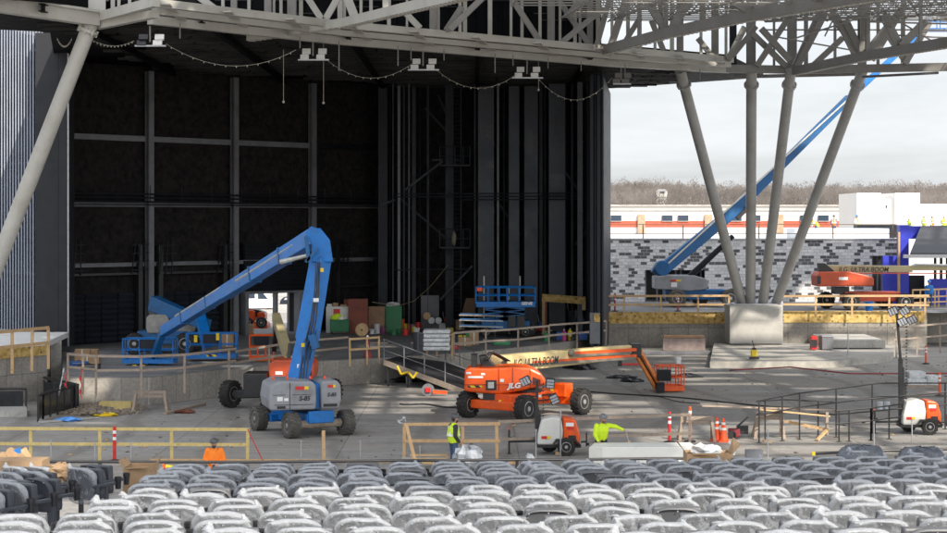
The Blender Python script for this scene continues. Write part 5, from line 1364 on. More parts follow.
# safety vest man, seen in three-quarter profile looking right
q = P(453.5,475,60.2)
person('bearded man in yellow safety vest, black top and jeans standing by the timber rail', (q.x,60.2,-.13), R(-68),
    dict(hd=((-.22,.06,.80),(.22,.16,.84)), el=((-.26,-.05,1.12),(.25,-.04,1.12)), wr=((-.25,.0,.89),(.24,.1,.92)), head=(0,.05,1.63)), dark_cl, denim, M('dark_hard_hat',(.06,.065,.07),.3), hivis, .011, beard=dark_cl)
q = P(214.5,462,58.0)
person('man in orange sweatshirt and dark hard hat looking down at his hands', (q.x,58.0,-.6+.0), R(180),
    dict(head=(0,.11,1.58), neck=(0,.04,1.44), wr=((-.14,.24,1.04),(.14,.24,1.04)), el=((-.30,.02,1.10),(.30,.02,1.10)), hd=((-.06,.30,1.02),(.06,.30,1.02)), sh=((-.20,.02,1.38),(.20,.02,1.38))), hiorg, denim, M('dark_hard_hat',(1,1,1)), None, .011, beard=dark_cl)
q = P(601,460,60.6)
wp = person('man in yellow long sleeve shirt leaning over the white block with one arm out', (q.x,60.6,-.1), R(196),
    dict(chest=(0,.10,1.24), neck=(0,.16,1.42), head=(0,.22,1.57), sh=((-.19,.12,1.36),(.19,.12,1.36)), el=((-.44,.16,1.32),(.26,.16,1.08)), wr=((-.64,.26,1.22),(.2,.28,.90)), hd=((-.71,.30,1.18),(.16,.33,.84)), hip=(0,-.04,.92)),
    hivis, dark_cl, marble, None, .011, beard=M('brown_beard',(.16,.08,.05),.9))
# trowel he holds
hb = TR((q.x,60.6,-.1), R(196)) @ V((-.71,.30,1.18)); b = MB(); b.tube(hb+V((0,0,.05)), hb+V((.1,0,-.30)), .012, n=6); t = tag(b.build('hand_tool', galv), 'thin long handled tool held out by the man in yellow shirt', 'tool')
t['label'] = 'thin long handled tool in the outstretched hand of the man in yellow'
MB().box(hb+V((.13,0,-.38)),(.09,.04,.16)).build('tool_head', lumber, t)
# roof crew
zr = bz(240,132.0)
crew = [(816,165,0,(.5,.5,.45),M('white_hat',(.8,.8,.78),.3),hivis,'roof worker in yellow vest nearest the slanting column, leftmost of crew',R(90)),
    (834,163,0,(.1,.12,.2),M('dark_hard_hat',(1,1,1)),hiorg,'roof worker in dark jacket and orange vest, second from left of the crew',R(160)),
    (857,164,0,(.5,.45,.3),M('blue_hat',(.03,.2,.6),.3),hivis,'roof worker in blue hard hat and yellow vest standing on the white roof boards',R(200)),
    (910,168,0,(.6,.6,.5),M('white_hat',(1,1,1)),hivis,'crouching roof worker behind the blue canopy, left of the pair beside the tower',R(150)),
    (924,166,0,(.7,.7,.6),M('white_hat',(1,1,1)),hivis,'roof worker in white hard hat behind the charcoal canopy, middle of three',R(120)),
    (932,167,0,(.5,.3,.2),M('white_hat',(1,1,1)),hiorg,'roof worker in orange vest behind the charcoal canopy',R(220)),
    (944,165,0,(.5,.5,.5),M('white_hat',(1,1,1)),hivis,'roof worker at the right edge behind the canopy',R(170))]
for k,(px,d,dzz,cl_,hat,vest_,lb,rz) in enumerate(crew):
    if k in (3,0): pose = dict(hip=(0,-.15,.86),chest=(0,.12,1.14),neck=(0,.24,1.28),head=(0,.34,1.40),sh=((-.19,.18,1.24),(.19,.18,1.24)),el=((-.24,.3,.98),(.24,.34,1.0)),wr=((-.2,.42,.78),(.2,.48,.82)),hd=((-.19,.45,.72),(.19,.52,.76)))
    elif k == 6: pose = dict(kn=((-.16,.16,.5),(.14,-.08,.48)),an=((-.18,.12,.09),(.15,-.34,.12)),toe=((-.18,.28,.04),(.15,-.2,.04)))
    else: pose = dict(el=((-.32,.05,1.15),(.3,.1,1.12)), wr=((-.3,.25,1.05),(.2,.32,1.02)), hd=((-.28,.32,1.03),(.16,.38,1.0))) if k%2 == 0 else {}
    person(lb, (bwx(px,d),d,zr+.02), rz, pose, M('roof_cloth_%s'%('dark' if k == 1 else 'pale'),cl_,.9), denim if k < 2 else M('pale_trousers',(.4,.38,.33),.9), hat, vest_, .035, group='roof crew in safety vests')
person('person in blue jacket standing on the deck beside the blue panels', (bwx(868.5,124),122.5,DZ+.02) if False else (bwx(929,123),123,DZ+.02), R(170), {}, g_blue, denim, M('blue_hat',(1,1,1)), None, .035)
# ---------------------------------------------------------------- timber guardrails
def guard(lab, pts, z, h=1.07, mat=lumber, pw=.09, rails=(1.0,.52), posts=None, below=0, group='timber guardrails', kick=None, name='timber_guardrail', thick=.1):
    """pts: photo pixels of the foot line at level z"""
    q = [G(x,y,z) for x,y in pts]; t = thing(name, lab, 'guardrail', q[0], group)
    px0 = [p[0] for p in pts]
    def at_(px):
        for i in range(len(q)-1):
            if px0[i] <= px <= px0[i+1]:
                u = (px-px0[i])/(px0[i+1]-px0[i]); return q[i]+(q[i+1]-q[i])*u
        return q[-1] if px > px0[-1] else q[0]
    rr = random.Random(int(px0[0]*3+z*7))
    for px in posts:
        a = at_(px); l = V((rr.uniform(-.02,.02),0,0)); MB().bar(up(a,-below), up(a,h)+l, pw, pw*.5).build('post', mat, t)
    for r_ in rails:
        b = MB()
        for i in range(len(q)-1):
            a, c_ = q[i], q[i+1]; w1, w2 = rr.uniform(-.03,.03), rr.uniform(-.03,.03)
            b.bar(up(a,h*r_+w1)+V((0,-.05,0)), up(c_,h*r_+w2)+V((0,-.05,0)), .04, thick)
        b.build('rail', mat, t)
    if kick:
        b = MB(); b.bar(up(q[0],.07)+V((0,-.1,0)), up(q[-1],.07)+V((0,-.1,0)), .04, kick); b.build('kick_board', lumber, t)
    return t
guard('long yellow timber guardrail across the lower left with red ribbon at its end', [(-20,461),(248,462)], 0, 1.1, lumber_y, .1, (.97,.5), (31,100,172,247.5))
guard('lone timber post standing on the slab edge below the nearest blue lift', [(322,462),(326,462)], 0, 1.02, lumber, .11, (), (324,), name='timber_post')
guard('timber guardrail behind the man in yellow safety vest', [(404,461),(500,461)], 0, 1.2, lumber, .1, (1.0,.55), (404,463,497))
guard('low timber rail behind the white block running to the sawhorses', [(498,455),(690,447)], 0, 1.12, lumber_g, .09, (1.0,.45), (668,726) if False else (690,))
g3 = thing('timber_brace', 'angled timber brace propping the left end of the guardrail beside the vest man', 'timber brace', G(404,461))
MB().bar(P(406,424,60),P(415,461,58.8),.1,.07).build('plank', lumber, g3)
t = thing('plastic_scrap','white plastic bag caught on the left post of the guardrail','plastic bag',P(403,419,60.4))
b = MB(); 
for k in range(14): c0 = P(403,419.5,60.2)+V((random.uniform(-.14,.14),random.uniform(-.05,.05),random.uniform(-.07,.07))); b.add([c0+V((random.uniform(-.1,.1),random.uniform(-.1,.1),random.uniform(-.07,.07))) for _ in range(3)],[(0,1,2)])
b.build('sheet', pale_bag, t)
# plank along slab edge, small timber frame
tag(MB().bar(G(150,462,0)+V((0,0,.06)),G(402,463,0)+V((0,0,.06)),.05,.1).build('kick_plank', lumber), 'long timber plank lying along the slab edge below the lone post', 'plank')
tag(MB().bar(G(480,465,0)+V((0,0,.06)),G(540,464,0)+V((0,0,.06)),.05,.1).build('kick_plank', lumber), 'short timber plank behind the seats near the white trailer', 'plank')
f = thing('deck_frame','low timber deck frame left of the man in yellow safety vest','deck frame',G(408,468))
for y_,z_ in ((455,.0),(459,.0),(463,0)): MB().bar(P(410,y_,60.5-.3*(y_-455)/4),P(447,y_,60.5-.3*(y_-455)/4),.1,.06).build('board', lumber, f)
MB().slab([(P(401,0,60.2).x,60.2),(P(449,0,60.2).x,60.2),(P(449,0,60.2).x,60.9),(P(401,0,60.2).x,60.9)],.004,.2).build('concrete_pad', light_conc, f)
MB().bar(P(447,455,60.4),P(447,470,60.4),.07).build('leg', lumber, f)
# stage edge rails
guard('weathered timber guardrail with ribbons along the left front of the stage', [(68,379),(97,383),(140,383),(185,380),(236,373)], SZ, 1.07, lumber_g, .09, (1.0,.5), (68,83,96,141.5,184.5,229), .55)
guard('timber guardrail on the stage edge behind the nearest blue lift', [(236,373),(300,362),(348,357)], SZ, 1.0, lumber_g, .07, (.95,.45), (268,311), 0)
guard('fresh timber guardrail section on the stage edge beside the red cone', [(349,360),(379,358)], SZ, 1.05, lumber, .09, (.95,.45), (350,367,379), .3)
guard('fresh timber rail by the pale bags at the head of the ramp', [(426,356),(453,356)], SZ, 1.1, lumber, .1, (.95,.45), (427,437,452), 0)
guard('weathered timber guardrail on the stage edge over the cream boom', [(453,355),(485,352),(518,350),(549,346),(577,343),(606,340)], SZ, 1.07, lumber_g, .09, (1.0,.5), (454,486,518,549,577,606), .3)
guard('timber guardrail on the raised deck left of the column pedestal', [(598,313.5),(729,313.5)], DZ, 1.07, lumber, .11, (1.0,.5), (603,624,661,698,729), .25, thick=.13)
guard('timber guardrail on the raised deck right of the column pedestal', [(780,313.5),(929,313.5)], DZ, 1.07, lumber, .11, (1.0,.5), (781,815.5,852,889,925), .25, thick=.13)
guard('crossed timber rails and posts at the right end of the raised deck', [(912,309),(990,305)], DZ, 1.2, lumber, .1, (1.0,.62,.3), (913,920,934,938,946), .2)
guard('timber guardrail on the white deck at the far left', [(-30,366),(49,357)], LZ-.15, 1.25, lumber, .12, (1.0,.5), (11,31,48.5), .5, thick=.13)
guard('weathered timber fence with diagonal brace on the ledge at right', [(893,358),(968,350)], 0.0, 1.7, lumber_g, .09, (1.0,.6), (896,916,939), 0)
# red ribbons
for k,(px,py,py2,d,lb) in enumerate(((66,371,388,76,'red ribbon tied at the left corner post of the stage rail'),(81,368,398,76.3,'long red ribbon hanging from the stage rail at left'),(247.5,429,461,60,'red ribbon trailing from the end of the yellow guardrail'))):
    b = MB(); pts = [P(px+(i*2.2 if k == 2 else math.sin(i*2)*1.1),py+(py2-py)*i/7,d-.1) for i in range(8)]
    for a,c_ in zip(pts,pts[1:]): b.bar(a,c_,.09,.02)
    tag(b.build('ribbon', red_p), lb, 'ribbon')
b = MB()
for k in range(7): a = P(64-k*.9,368+k*4.5,76.2); b.bar(a,P(64-(k+1)*.9,368+(k+1)*4.5,76.2),.05,.03)
tag(b.build('barrier_tape', M('black_white_tape',(.4,.4,.4),.5,0,.9,14)), 'black and white chain slanting down from the stage corner', 'chain')
tag(MB().path([G(730,371,0)+V((0,0,.04)),G(790,377,0)+V((0,0,.5)),G(850,383,0)+V((0,0,.45)),G(947,384,0)+V((0,0,.5))],.035,6).build('red_tape', M('faded_red',(.30,.04,.04),.6)), 'long faded red tape stretched across the arena floor on the right', 'tape')
# yellow caution tape & posts front left
t = thing('barricade_post','black post with orange ribbon beside the cardboard crate','post',P(165,497,30)); a = P(165,464,30)
MB().bar(a,up(a,-1.2),.05).build('post', black_p, t); MB().bar(P(163,464,29.9),P(168,474,29.9),.09,.02).build('ribbon', org_p, t)
tag(MB().bar(P(166,466,29.8),P(197,471,31),.02,.05).build('caution_tape', yel_p), 'yellow caution tape running right from the black post', 'tape')
tag(MB().path([P(158,475,36),P(200,476,36)],.03,5).build('red_rail', red_p), 'thin red cable in front of the orange sweatshirt man, upper of two', 'cable')
tag(MB().path([P(158,479,36),P(200,479,36)],.03,5).build('red_rail', red_p), 'thin red cable in front of the orange sweatshirt man, lower of two', 'cable')
# galvanised stakes on the slab edge
stk = [(51,441,462,'thin steel stake left of the red delineator, near left edge'),(95,444,462,'steel stake between the second and third yellow rail posts'),(131,444,464,'steel stake right of the red delineator'),(301,441,462,'steel stake left of the lone timber post'),(360.5,441,462,'steel stake right of the lone timber post'),
    (420,446,462,'short steel stake in the low timber frame'),(478,441,460,'steel stake right of the man in safety vest'),(536,430,465,'tall steel stake in front of the white trailer cover'),(560.5,412,456,'tall steel stake in front of the trailer wheel'),(768,430,457,'steel stake on the bright ground near the sawhorses'),(874,422,446,'steel stake left of the right light tower wheel'),(912,420,442,'steel stake in front of the right light tower')]
for px,y0,y1,lb in stk:
    q = G(px,y1+1,0); t = tag(MB().tube((q.x,q.y,0),(q.x,q.y,(y1-y0)/F*q.y),.022,n=6).tube((q.x,q.y,(y1-y0)/F*q.y),(q.x,q.y,(y1-y0)/F*q.y+.06),.035,n=6).build('steel_stake', galv), lb, 'stake', 'steel stakes along the slab edge')
q = G(560.5,455,0); tag(MB().box((q.x,q.y-.1,.08),(.34,.2,.12)).build('timber_block', lumber), 'timber block at the foot of the stake by the trailer wheel', 'timber block')
# ---------------------------------------------------------------- cones and delineators
def cone(px,py,z,h,lab,grp='traffic cones',mat=org_p):
    q = G(px,py,z); t = thing('traffic_cone',lab,'traffic cone',q,grp)
    MB().box(q+V((0,0,.025)),(.38*h/.75,.38*h/.75,.05)).build('base', org_p if mat is org_p else black_p, t)
    MB().lathe([(.14*h/.75,.05),(.03*h/.75,h),(.02,h+.01)],q,'z',16).build('body', mat, t, smooth=True)
    for f in (.55,.78):
        r_ = .14*h/.75*(1-f)+.03*f*h/.75
        MB().lathe([(r_+.012,h*f-.05*h),(r_+.004,h*f+.05*h)],q,'z',16).build('white_band', white_p, t)
cone(717,441,0,.85,'orange traffic cone, left of the pair by the sawhorse'); cone(723.5,441.5,0,.82,'orange traffic cone, right of the pair by the sawhorse')
cone(368,357,SZ,.5,'x') if False else None
def delin(px,py,z,h,lab,mat=red_p,base=True):
    q = G(px,py,z); t = thing('delineator_post',lab,'delineator',q,'red and white delineator posts')
    if base: MB().lathe([(.2,0),(.2,.06),(.07,.09)],q,'z',14).build('base', black_p, t)
    MB().tube(q+V((0,0,.05)),q+V((0,0,h)),.055,.05,12).build('tube', mat, t)
    for f in (.62,.8): MB().tube(q+V((0,0,h*f)),q+V((0,0,h*f+.1)),.062,.06,12).build('white_band', white_p, t)
delin(114.5,462,0,1.15,'red delineator post standing behind the yellow guardrail'); delin(669.5,443,0,1.1,'slim red delineator with white bands left of the first sawhorse')
delin(690,442,0,1.25,'orange delineator behind the first sawhorse',org_p); delin(926,364,0,1.0,'orange white delineator on the arena floor at right, farther one',org_p)
delin(939.5,396,0,1.05,'orange delineator beside the pale bags, nearer the right light tower',org_p)
delin(615,311.5,DZ,1.15,'red post on the raised deck by the stage corner'); delin(678,311.5,DZ,.95,'red white post before the wheel of the giant lift')
q = G(367.5,358,SZ); t = thing('traffic_cone','tall faded red cone on the stage edge by the ramp','traffic cone',q)
MB().lathe([(.26,0),(.26,.03),(.2,.05),(.09,.72),(.05,.95),(.03,.97)],q,'z',14).build('body', M('faded_red',(1,1,1)), t, smooth=True); MB().lathe([(.05,.97),(.07,1.02),(.03,1.1)],q,'z',10).build('cap', white_p, t); MB().box(q+V((0,-.13,.55)),(.12,.02,.16)).build('label_patch', white_p, t)
# ---------------------------------------------------------------- sawhorses
def sawhorse(x0,x1,yt,yb,lab):
    d = F*H/(yb-HY); t = thing('sawhorse',lab,'sawhorse',P(x0,yb,d),'timber sawhorses')
    MB().bar(P(x0,yt,d+.3),P(x1,yt,d+.3),.1,.12).build('beam', lumber_g, t); MB().bar(P(x0+1,yt+4,d+.3),P(x1-1,yt+4,d+.3),.04,.12).build('beam', lumber_g, t)
    for sx,xx in ((-1,x0+2),(1,x1-2)):
        for yy in (-.1,.7): MB().bar(P(xx,yt,d+.3)+V((0,0,-.02)),V((P(xx+sx*3,yb,d).x,d+yy,.0)),.1,.06).build('leg', lumber_g, t)
sawhorse(680.5,713.5,418,442,'weathered sawhorse in front of the two orange cones'); sawhorse(756,783,414,439,'weathered sawhorse under the long planks'); sawhorse(134,166,392,412,'small timber trestle left of the nearest blue lift')
tag(MB().bar(P(700,405.5,66),P(836,410,68.5),.28,.05).build('long_plank', lumber_g),'long weathered planks laid across the sawhorse at right','plank')
tag(MB().bar(P(758,409,67),P(829,416,67.6),.2,.05).build('long_plank', lumber),'shorter plank on the sawhorse beneath the long planks','plank')
t = thing('timber_brace','timber post with diagonal foot holding the right end of the planks','timber brace',G(827,437)); MB().bar(P(827,412,67.5),P(827,436,67.5),.1).build('post', lumber_g, t); MB().bar(P(828,429,67.4),P(817,440,67),.12,.06).build('foot', lumber, t); MB().bar(P(785,421,68),P(828,430,67.5),.04,.1).build('rail', lumber, t)
# white block the man works on, boxes round the seats
blk = thing('white_block','long white foam block lying in front of the man in yellow','foam block',(bwx(642,59.5),59.2,-.1))
MB().slab([(bwx(589,59.3),59.2),(bwx(697,59.3),59.2),(bwx(690,60.6),60.5),(bwx(594,60.6),60.4)],-.1,bz(447,59.2)).build('body', foam_w, blk, bev=.02)
MB().bx(bwx(589,59.3)-.01,bwx(602,59.3),59.17,59.195,-.1,bz(447.5,59.2)).build('end_piece', off_w, blk)
def carton(px0,px1,py0,py1,d,dep,lab,mat=cardboard,name='cardboard_box',flaps=True,group=None):
    a = P(px0,py0,d); c_ = P(px1,py1,d); t = thing(name,lab,'box',(a.x,d,c_.z),group)
    w_ = .012; b = MB(); b.bx(a.x,c_.x,d,d+w_,c_.z,a.z); b.bx(a.x,c_.x,d+dep-w_,d+dep,c_.z,a.z); b.bx(a.x,a.x+w_,d+w_,d+dep-w_,c_.z,a.z); b.bx(c_.x-w_,c_.x,d+w_,d+dep-w_,c_.z,a.z); b.bx(a.x+w_,c_.x-w_,d+w_,d+dep-w_,c_.z,c_.z+w_)
    if not flaps: b.bx(a.x+w_,c_.x-w_,d+w_,d+dep-w_,a.z-w_-.002,a.z-.002)
    b.build('carton', mat, t)
    if flaps:
        w2 = c_.x-a.x; h2 = min(.25,w2*.35)
        MB().bar(V(((a.x+c_.x)/2-w2*.35,d-.01,a.z)),V(((a.x+c_.x)/2+w2*.4,d-h2*.5,a.z+.02)),.03,.02).build('flap', mat, t)
        MB().add([V((a.x,d,a.z)),V((a.x,d+dep,a.z)),V((a.x-h2*.5,d+dep,a.z+h2*.6)),V((a.x-h2*.5,d,a.z+h2*.7))],[(0,1,2,3)]).build('flap', mat, t)
        MB().add([V((c_.x,d,a.z)),V((c_.x,d+dep,a.z)),V((c_.x+h2*.3,d+dep,a.z+h2*.8)),V((c_.x+h2*.5,d,a.z+h2*.6))],[(0,1,2,3)]).build('flap', mat, t)
    return t
carton(123,152,468,500,26.6,.6,'open cardboard crate between the dark seats and the grey seats')
carton(-8,42,461,475,27.6,.5,'long flat cardboard box at the left edge behind dark seats',flaps=False)
carton(687,733,454,468,27.2,.5,'cardboard box full of plastic bags beyond the seats right of centre')
t = thing('plastic_bags','pale crumpled plastic bags bulging from the cardboard box right of centre','plastic bags',P(706,452,27.5))
def crumple(name, c, sc_, mat, par, seed, n=14):
    b = MB(); vs = []; fs = []
    for j in range(9):
        ph = math.pi*(j+.02)/8.04
        for i in range(n):
            t_ = 2*math.pi*i/n; q_ = V((sc_[0]*math.cos(t_)*math.sin(ph),sc_[1]*math.sin(t_)*math.sin(ph),sc_[2]*math.cos(ph)))
            f_ = 1+.5*noise.noise(V((math.cos(t_)*2+seed,math.sin(t_)*2,j*.7)))+.25*noise.noise(V((math.cos(t_)*6+seed,math.sin(t_)*6,j*2)))
            vs.append(V(c)+q_*f_)
    for j in range(8):
        for i in range(n): a_ = j*n+i; b_ = j*n+(i+1)%n; fs.append((a_,b_,b_+n,a_+n))
    b.add(vs,fs); return b.build(name, mat, par)
crumple('bag', P(706,451.5,27.5),(.22,.2,.1),pale_bag,t,3)
t = thing('paper_sack','crumpled brown paper sack draped on a dark seat at lower left','paper sack',P(61,470,25.6)); crumple('sack',P(61,472,25.2),(.17,.12,.12),cardboard,t,9)
for px,py,d,sc_,lb in ((468,452,45,(.36,.3,.26),'grey plastic sheeting heap beyond the seats right of the vest man'),(530,456,45,(.14,.14,.16),'pointed grey plastic scrap in front of the trailer tongue')):
    t = thing('plastic_sheeting',lb,'plastic sheeting',P(px,py+6,d),'plastic sheeting heaps'); crumple('heap',P(px,py+5,d),sc_,M('grey_film',(.17,.19,.22),.25,0,.4,5,(.4,.42,.45),.5,.7),t,px)
t = thing('cardboard_scraps','folded cardboard with a blue stripe at the left edge','cardboard',P(14,458,34))
for k,(x0,y0,x1,y1,mt) in enumerate(((0,455,20,461,cardboard),(8,450,26,461,cardboard),(12,453,20,451,g_blue),(17,455,28,461,white_p),(22,449,29,461,lumber))): MB().bar(P(x0,y0,34+.1*k),P(x1,y1,34+.1*k),.25,.1).build('sheet' if mt is not g_blue else 'blue_strip', mt, t)
t = thing('gold_board','speckled pale board leaning below the right black rail','board',P(853,459,33)); MB().slab([(bwx(838,34),33),(bwx(856,34),33),(bwx(870,34),34),(bwx(842,34),34.4)],bz(466,34),bz(453.5,34)).build('osb_face', osb_m, t); MB().bar(P(858,454,33.2),P(872,462,33.5),.3,.12).build('white_edge', foam_w, t)
t = tag(MB().box(P(754,453.5,34),(.3,.2,.14)).build('grey_box', girt_m),'small grey box just beyond the seats right of the cardboard box','box')
# ---------------------------------------------------------------- metal railings
def railing(lab, tops, zt, rails, posts, z0=0.0, d=None, mat=black_p):
    q = [P(x,y,dd_) for x,y,dd_ in tops]; t = thing('handrail',lab,'railing',(q[0].x,q[0].y,z0),'black metal handrails')
    for r_ in rails: MB().path([up(p,-r_) for p in q],.028,6).build('rail', mat, t)
    for px in posts:
        for i in range(len(q)-1):
            if tops[i][0] <= px <= tops[i+1][0]:
                u = (px-tops[i][0])/(tops[i+1][0]-tops[i][0]); a = q[i]+(q[i+1]-q[i])*u
                MB().bar((a.x,a.y,z0),a,.05).build('post', mat, t); MB().box((a.x,a.y,z0+.01),(.16,.16,.02)).build('foot_plate', mat, t)
railing('black handrail rising to the right across the right of the arena, nearer run', [(757,401,66.5),(800,393,67.5),(850,387,68.5),(880,383,70),(960,383,71)],0,(0,.5),(759,782,799.5,836,872,905,945),0)
railing('black handrail farther back behind the planks, meeting the nearer run', [(757,401,66.5),(785,399.5,68),(836,402,68.5),(880,398,69),(960,391,70)],0,(0,.45),(765,818,),0)
railing('short black handrail with five posts left of the right light tower', [(836,411,66.8),(871,408,67.2),(902,404,68)],0,(0,.45),(839,849,871,889),0)
for (pts_,lab_,yb) in (([(-10,388.5),(26,388)],'black panelled railing on the short concrete ramp at the left edge',414),([(38,397),(43,394),(78,384)] ,'black panelled railing with glass infill climbing beside the rubble at left',414)):
    q = [G(x,y+25,0) for x,y in pts_]; t = thing('panel_railing',lab_,'railing',q[0],'black panelled railings')
    hh = 1.0
    MB().path([up(p,hh) for p in q],.06,6).build('top_rail', black_p, t)
    for a_,c_ in zip(q,q[1:]):
        n_ = max(1,int((c_-a_).length/.75))
        for i in range(n_+1): m_ = a_+(c_-a_)*i/n_; MB().bar(up(m_,0),up(m_,hh),.07).build('post', black_p, t)
        for i in range(n_):
            m0 = a_+(c_-a_)*(i+.08)/n_; m1 = a_+(c_-a_)*(i+.92)/n_
            MB().bar(up(m0,.5),up(m1,.5),.02,.8).build('infill_panel', M('smoked_glass',(.02,.022,.026),.12), t)
t = thing('panel_railing','rear black panelled railing joining the climbing one near the stage corner','railing',G(45,408),'black panelled railings')
a_,c_ = G(44,406,0), G(76,410,0); MB().bar(up(a_,1.2),up(c_,1.05),.1).build('top_rail', black_p, t); MB().bar(up(a_,.6),up(c_,.6),.03,.85).build('infill_panel', M('smoked_glass',(1,1,1)), t)
for u in (0,.33,.66,1): m_ = a_+(c_-a_)*u; MB().bar(up(m_,0),up(m_,1.1),.07).build('post', black_p, t)
rb = thing('concrete_kerb','low concrete ramp block under the left railing','ramp',G(0,418)); MB().slab([(G(-20,418).x,G(-20,418).y),(G(27,417).x,G(27,417).y),(G(26,411).x,G(26,411).y),(G(-20,411).x,G(-20,411).y)],.004,.28).build('block', light_conc, rb)
# rubble and scraps
b = MB(); r = random.Random(4)
for k in range(900):
    px = r.gauss(95,22); py = r.uniform(404,417)-abs(px-95)*.06; 
    if px < 55 or px > 150: continue
    q = G(px,py,0); s_ = r.uniform(.03,.13); rot = Matrix.Rotation(r.uniform(0,3),3,'Z') @ Matrix.Rotation(r.uniform(0,1.5),3,'X'); b.box(q+V((0,0,s_*.4+.12*max(0,1-abs(px-95)/25))),(s_*r.uniform(.5,2.2),s_,s_*.6),rot)
struct(b.build('rubble', dirt_m, None),'stuff')
for k,(px,py,w_,mt,lb,ct) in enumerate(((68,421,.5,M('blue_scrap',(.1,.3,.7),.5),'blue and white scrap beside the rubble','scrap'),(105,416,.5,yel_p,'yellow straps lying by the rubble','strap'),(185,413,.4,M('brown_scrap',(.15,.05,.03),.8),'small rust brown scrap on the floor right of the trestle','scrap'))):
    q = G(px,py,0); t = thing('debris',lb,ct,q,'litter on the arena floor'); crumple('scrap', q+V((0,0,.06)),(w_,.3,.09),mt,t,k*3+1)
t = tag(MB().bar(G(165,415,0)+V((0,0,.06)),G(204,405,0)+V((0,0,.06)),.18,.1).build('plank', lumber_g),'weathered plank lying on the floor left of the nearest blue lift','plank')
t = tag(MB().bx(bwx(99,78),bwx(131,78),78,78.6,.01,.32).build('timber_stack', lumber_y),'yellow timber baulk lying against the stage front near the rubble','timber')
# black sheeting heaps
for px,py,sx_,sz_,lb in ((408,381,1.9,.18,'heap of black sheeting below the ramp'),(388,382,1.4,.12,'flat black sheeting left of the heap below the ramp'),(572,368,.45,.32,'left lump of black sheeting under the cream boom'),(585,369.5,.55,.24,'right lump of black sheeting under the cream boom'),
        (622,378,.7,.1,'flat black sheeting on the floor left of the jib, upper piece'),(632,381.5,.6,.1,'flat black sheeting on the floor left of the jib, lower piece'),(686,377,.7,.12,'flat black sheeting right of the orange basket'),(704,371,.0,.0,None)):
    if lb is None: continue
    q = G(px,py,0); t = thing('black_sheeting',lb,'plastic sheeting',q,'black sheeting on the floor'); crumple('heap',q+V((0,0,sz_*.4)),(sx_,.5,sz_),tarp_bk,t,px,20)
for k,(a_,c_,r_,lb) in enumerate((((560,389),(790,408),.03,'dark cable lying across the arena floor behind the orange lift'),((400,404),(462,408),.04,'dark cable on the sunlit floor left of the orange lift'),((640,395),(700,405),.02,'thin cable on the floor below the basket'),)):
    tag(MB().path([G(a_[0]+(c_[0]-a_[0])*u,a_[1]+(c_[1]-a_[1])*u+math.sin(u*9+k)*.8,0)+V((0,0,.03)) for u in [i/14 for i in range(15)]],r_,5).build('cable', black_p), lb, 'cable')
# steel ramp
rp = thing('steel_ramp','dark steel ramp with timber side sloping from the stage to the arena floor','ramp',G(430,392))
A0,A1 = G(384,360.5,SZ), P(466,391,86.5); B0,B1 = G(418,352.5,SZ), P(474,372,93)
MB().add([A0+V((0,0,.03)),A1,B1,B0+V((0,0,.03)),A0-V((0,0,.1)),A1-V((0,0,.1)),B1-V((0,0,.1)),B0-V((0,0,.1))],[(0,1,2,3),(7,6,5,4),(0,4,5,1),(1,5,6,2),(2,6,7,3),(3,7,4,0)]).build('tread_plate', M('ramp_plate',(.035,.035,.04),.6,.4,.3,4), rp)
MB().bar(A0+V((0,-.06,-.08)),A1+V((0,-.06,-.08)),.06,.24).build('side_board', lumber_g, rp)
for u in (.05,.3,.55): a_ = A0+(A1-A0)*u; MB().bar((a_.x,a_.y+.1,0),a_-V((0,0,.1)),.1).build('leg', black_p, rp)
for q0,q1,off_,lab_ in ((A0,A1,0,'front'),(B0,B1,0,'back')):
    b = MB(); b.path([up(q0,1.0),up(q1,1.0)],.03,6); b.path([up(q0,.5),up(q1,.5)],.02,6); b.build('handrail', girt_m, rp)
    for u in (0,.25,.5,.75,1): a_ = q0+(q1-q0)*u; MB().tube(a_,up(a_,1.0),.03,n=6).build('handrail_post', girt_m, rp)
b = MB(); b.path([P(397,366,86.4),P(401,374,86.4),P(408,372,86.4),P(413,378,86.4),P(417,372,86.4)],.05,5); tag(b.build('yellow_strap', yel_p),'yellow strap looped under the ramp side','strap')
tag(MB().lathe([(.14,0),(.16,.36),(.15,.37),(.13,.02)],G(409,384,0),'z',14).build('bucket', M('grey_pail',(.4,.4,.42),.4)),'grey pail under the ramp','bucket')
# small things on the floor right
tag(MB().lathe([(.15,0),(.18,.38),(.17,.38),(.14,.02)],G(678,364,0),'z',16).build('bucket', white_p),'white bucket near the orange basket','bucket')
t = thing('plate_compactor','small yellow and black compactor standing on the ledge by the pedestal','compactor',G(754,360,.38)); q = G(754,359,.38)
MB().box(q+V((0,0,.06)),(.5,.4,.1)).build('base_plate', black_p, t); MB().box(q+V((0,0,.32)),(.32,.28,.36)).build('engine', yel_p, t, bev=.03); MB().bar(q+V((.05,0,.4)),q+V((-.1,0,1.0)),.05).build('handle', black_p, t); MB().box(q+V((0,0,.55)),(.2,.2,.12)).build('tank', black_p, t)
t = thing('concrete_saw','orange cut-off saw with grey guard on the sunlit floor','saw',G(430,396)); q = G(428,396,0); MB().lathe([(.28,-.03),(.28,.03)],q+V((0,0,.28)),'y',16).build('blade_guard', girt_m, t); MB().box(q+V((0,-.08,.28)),(.2,.1,.2)).build('engine', red_p, t); MB().bar(q+V((.2,-.05,.2)),q+V((.85,-.05,.16)),.14).build('handle', org_p, t)
t = thing('red_pallet_jack','red rod tool lying in front of the left deck wall','tool',G(625,366)); MB().bar(G(620,366,0)+V((0,0,.1)),G(642,366,0)+V((0,0,.1)),.12,.1).build('bar', red_p, t); MB().box(G(620,366,0)+V((0,0,.15)),(.2,.2,.3)).build('head', black_p, t)
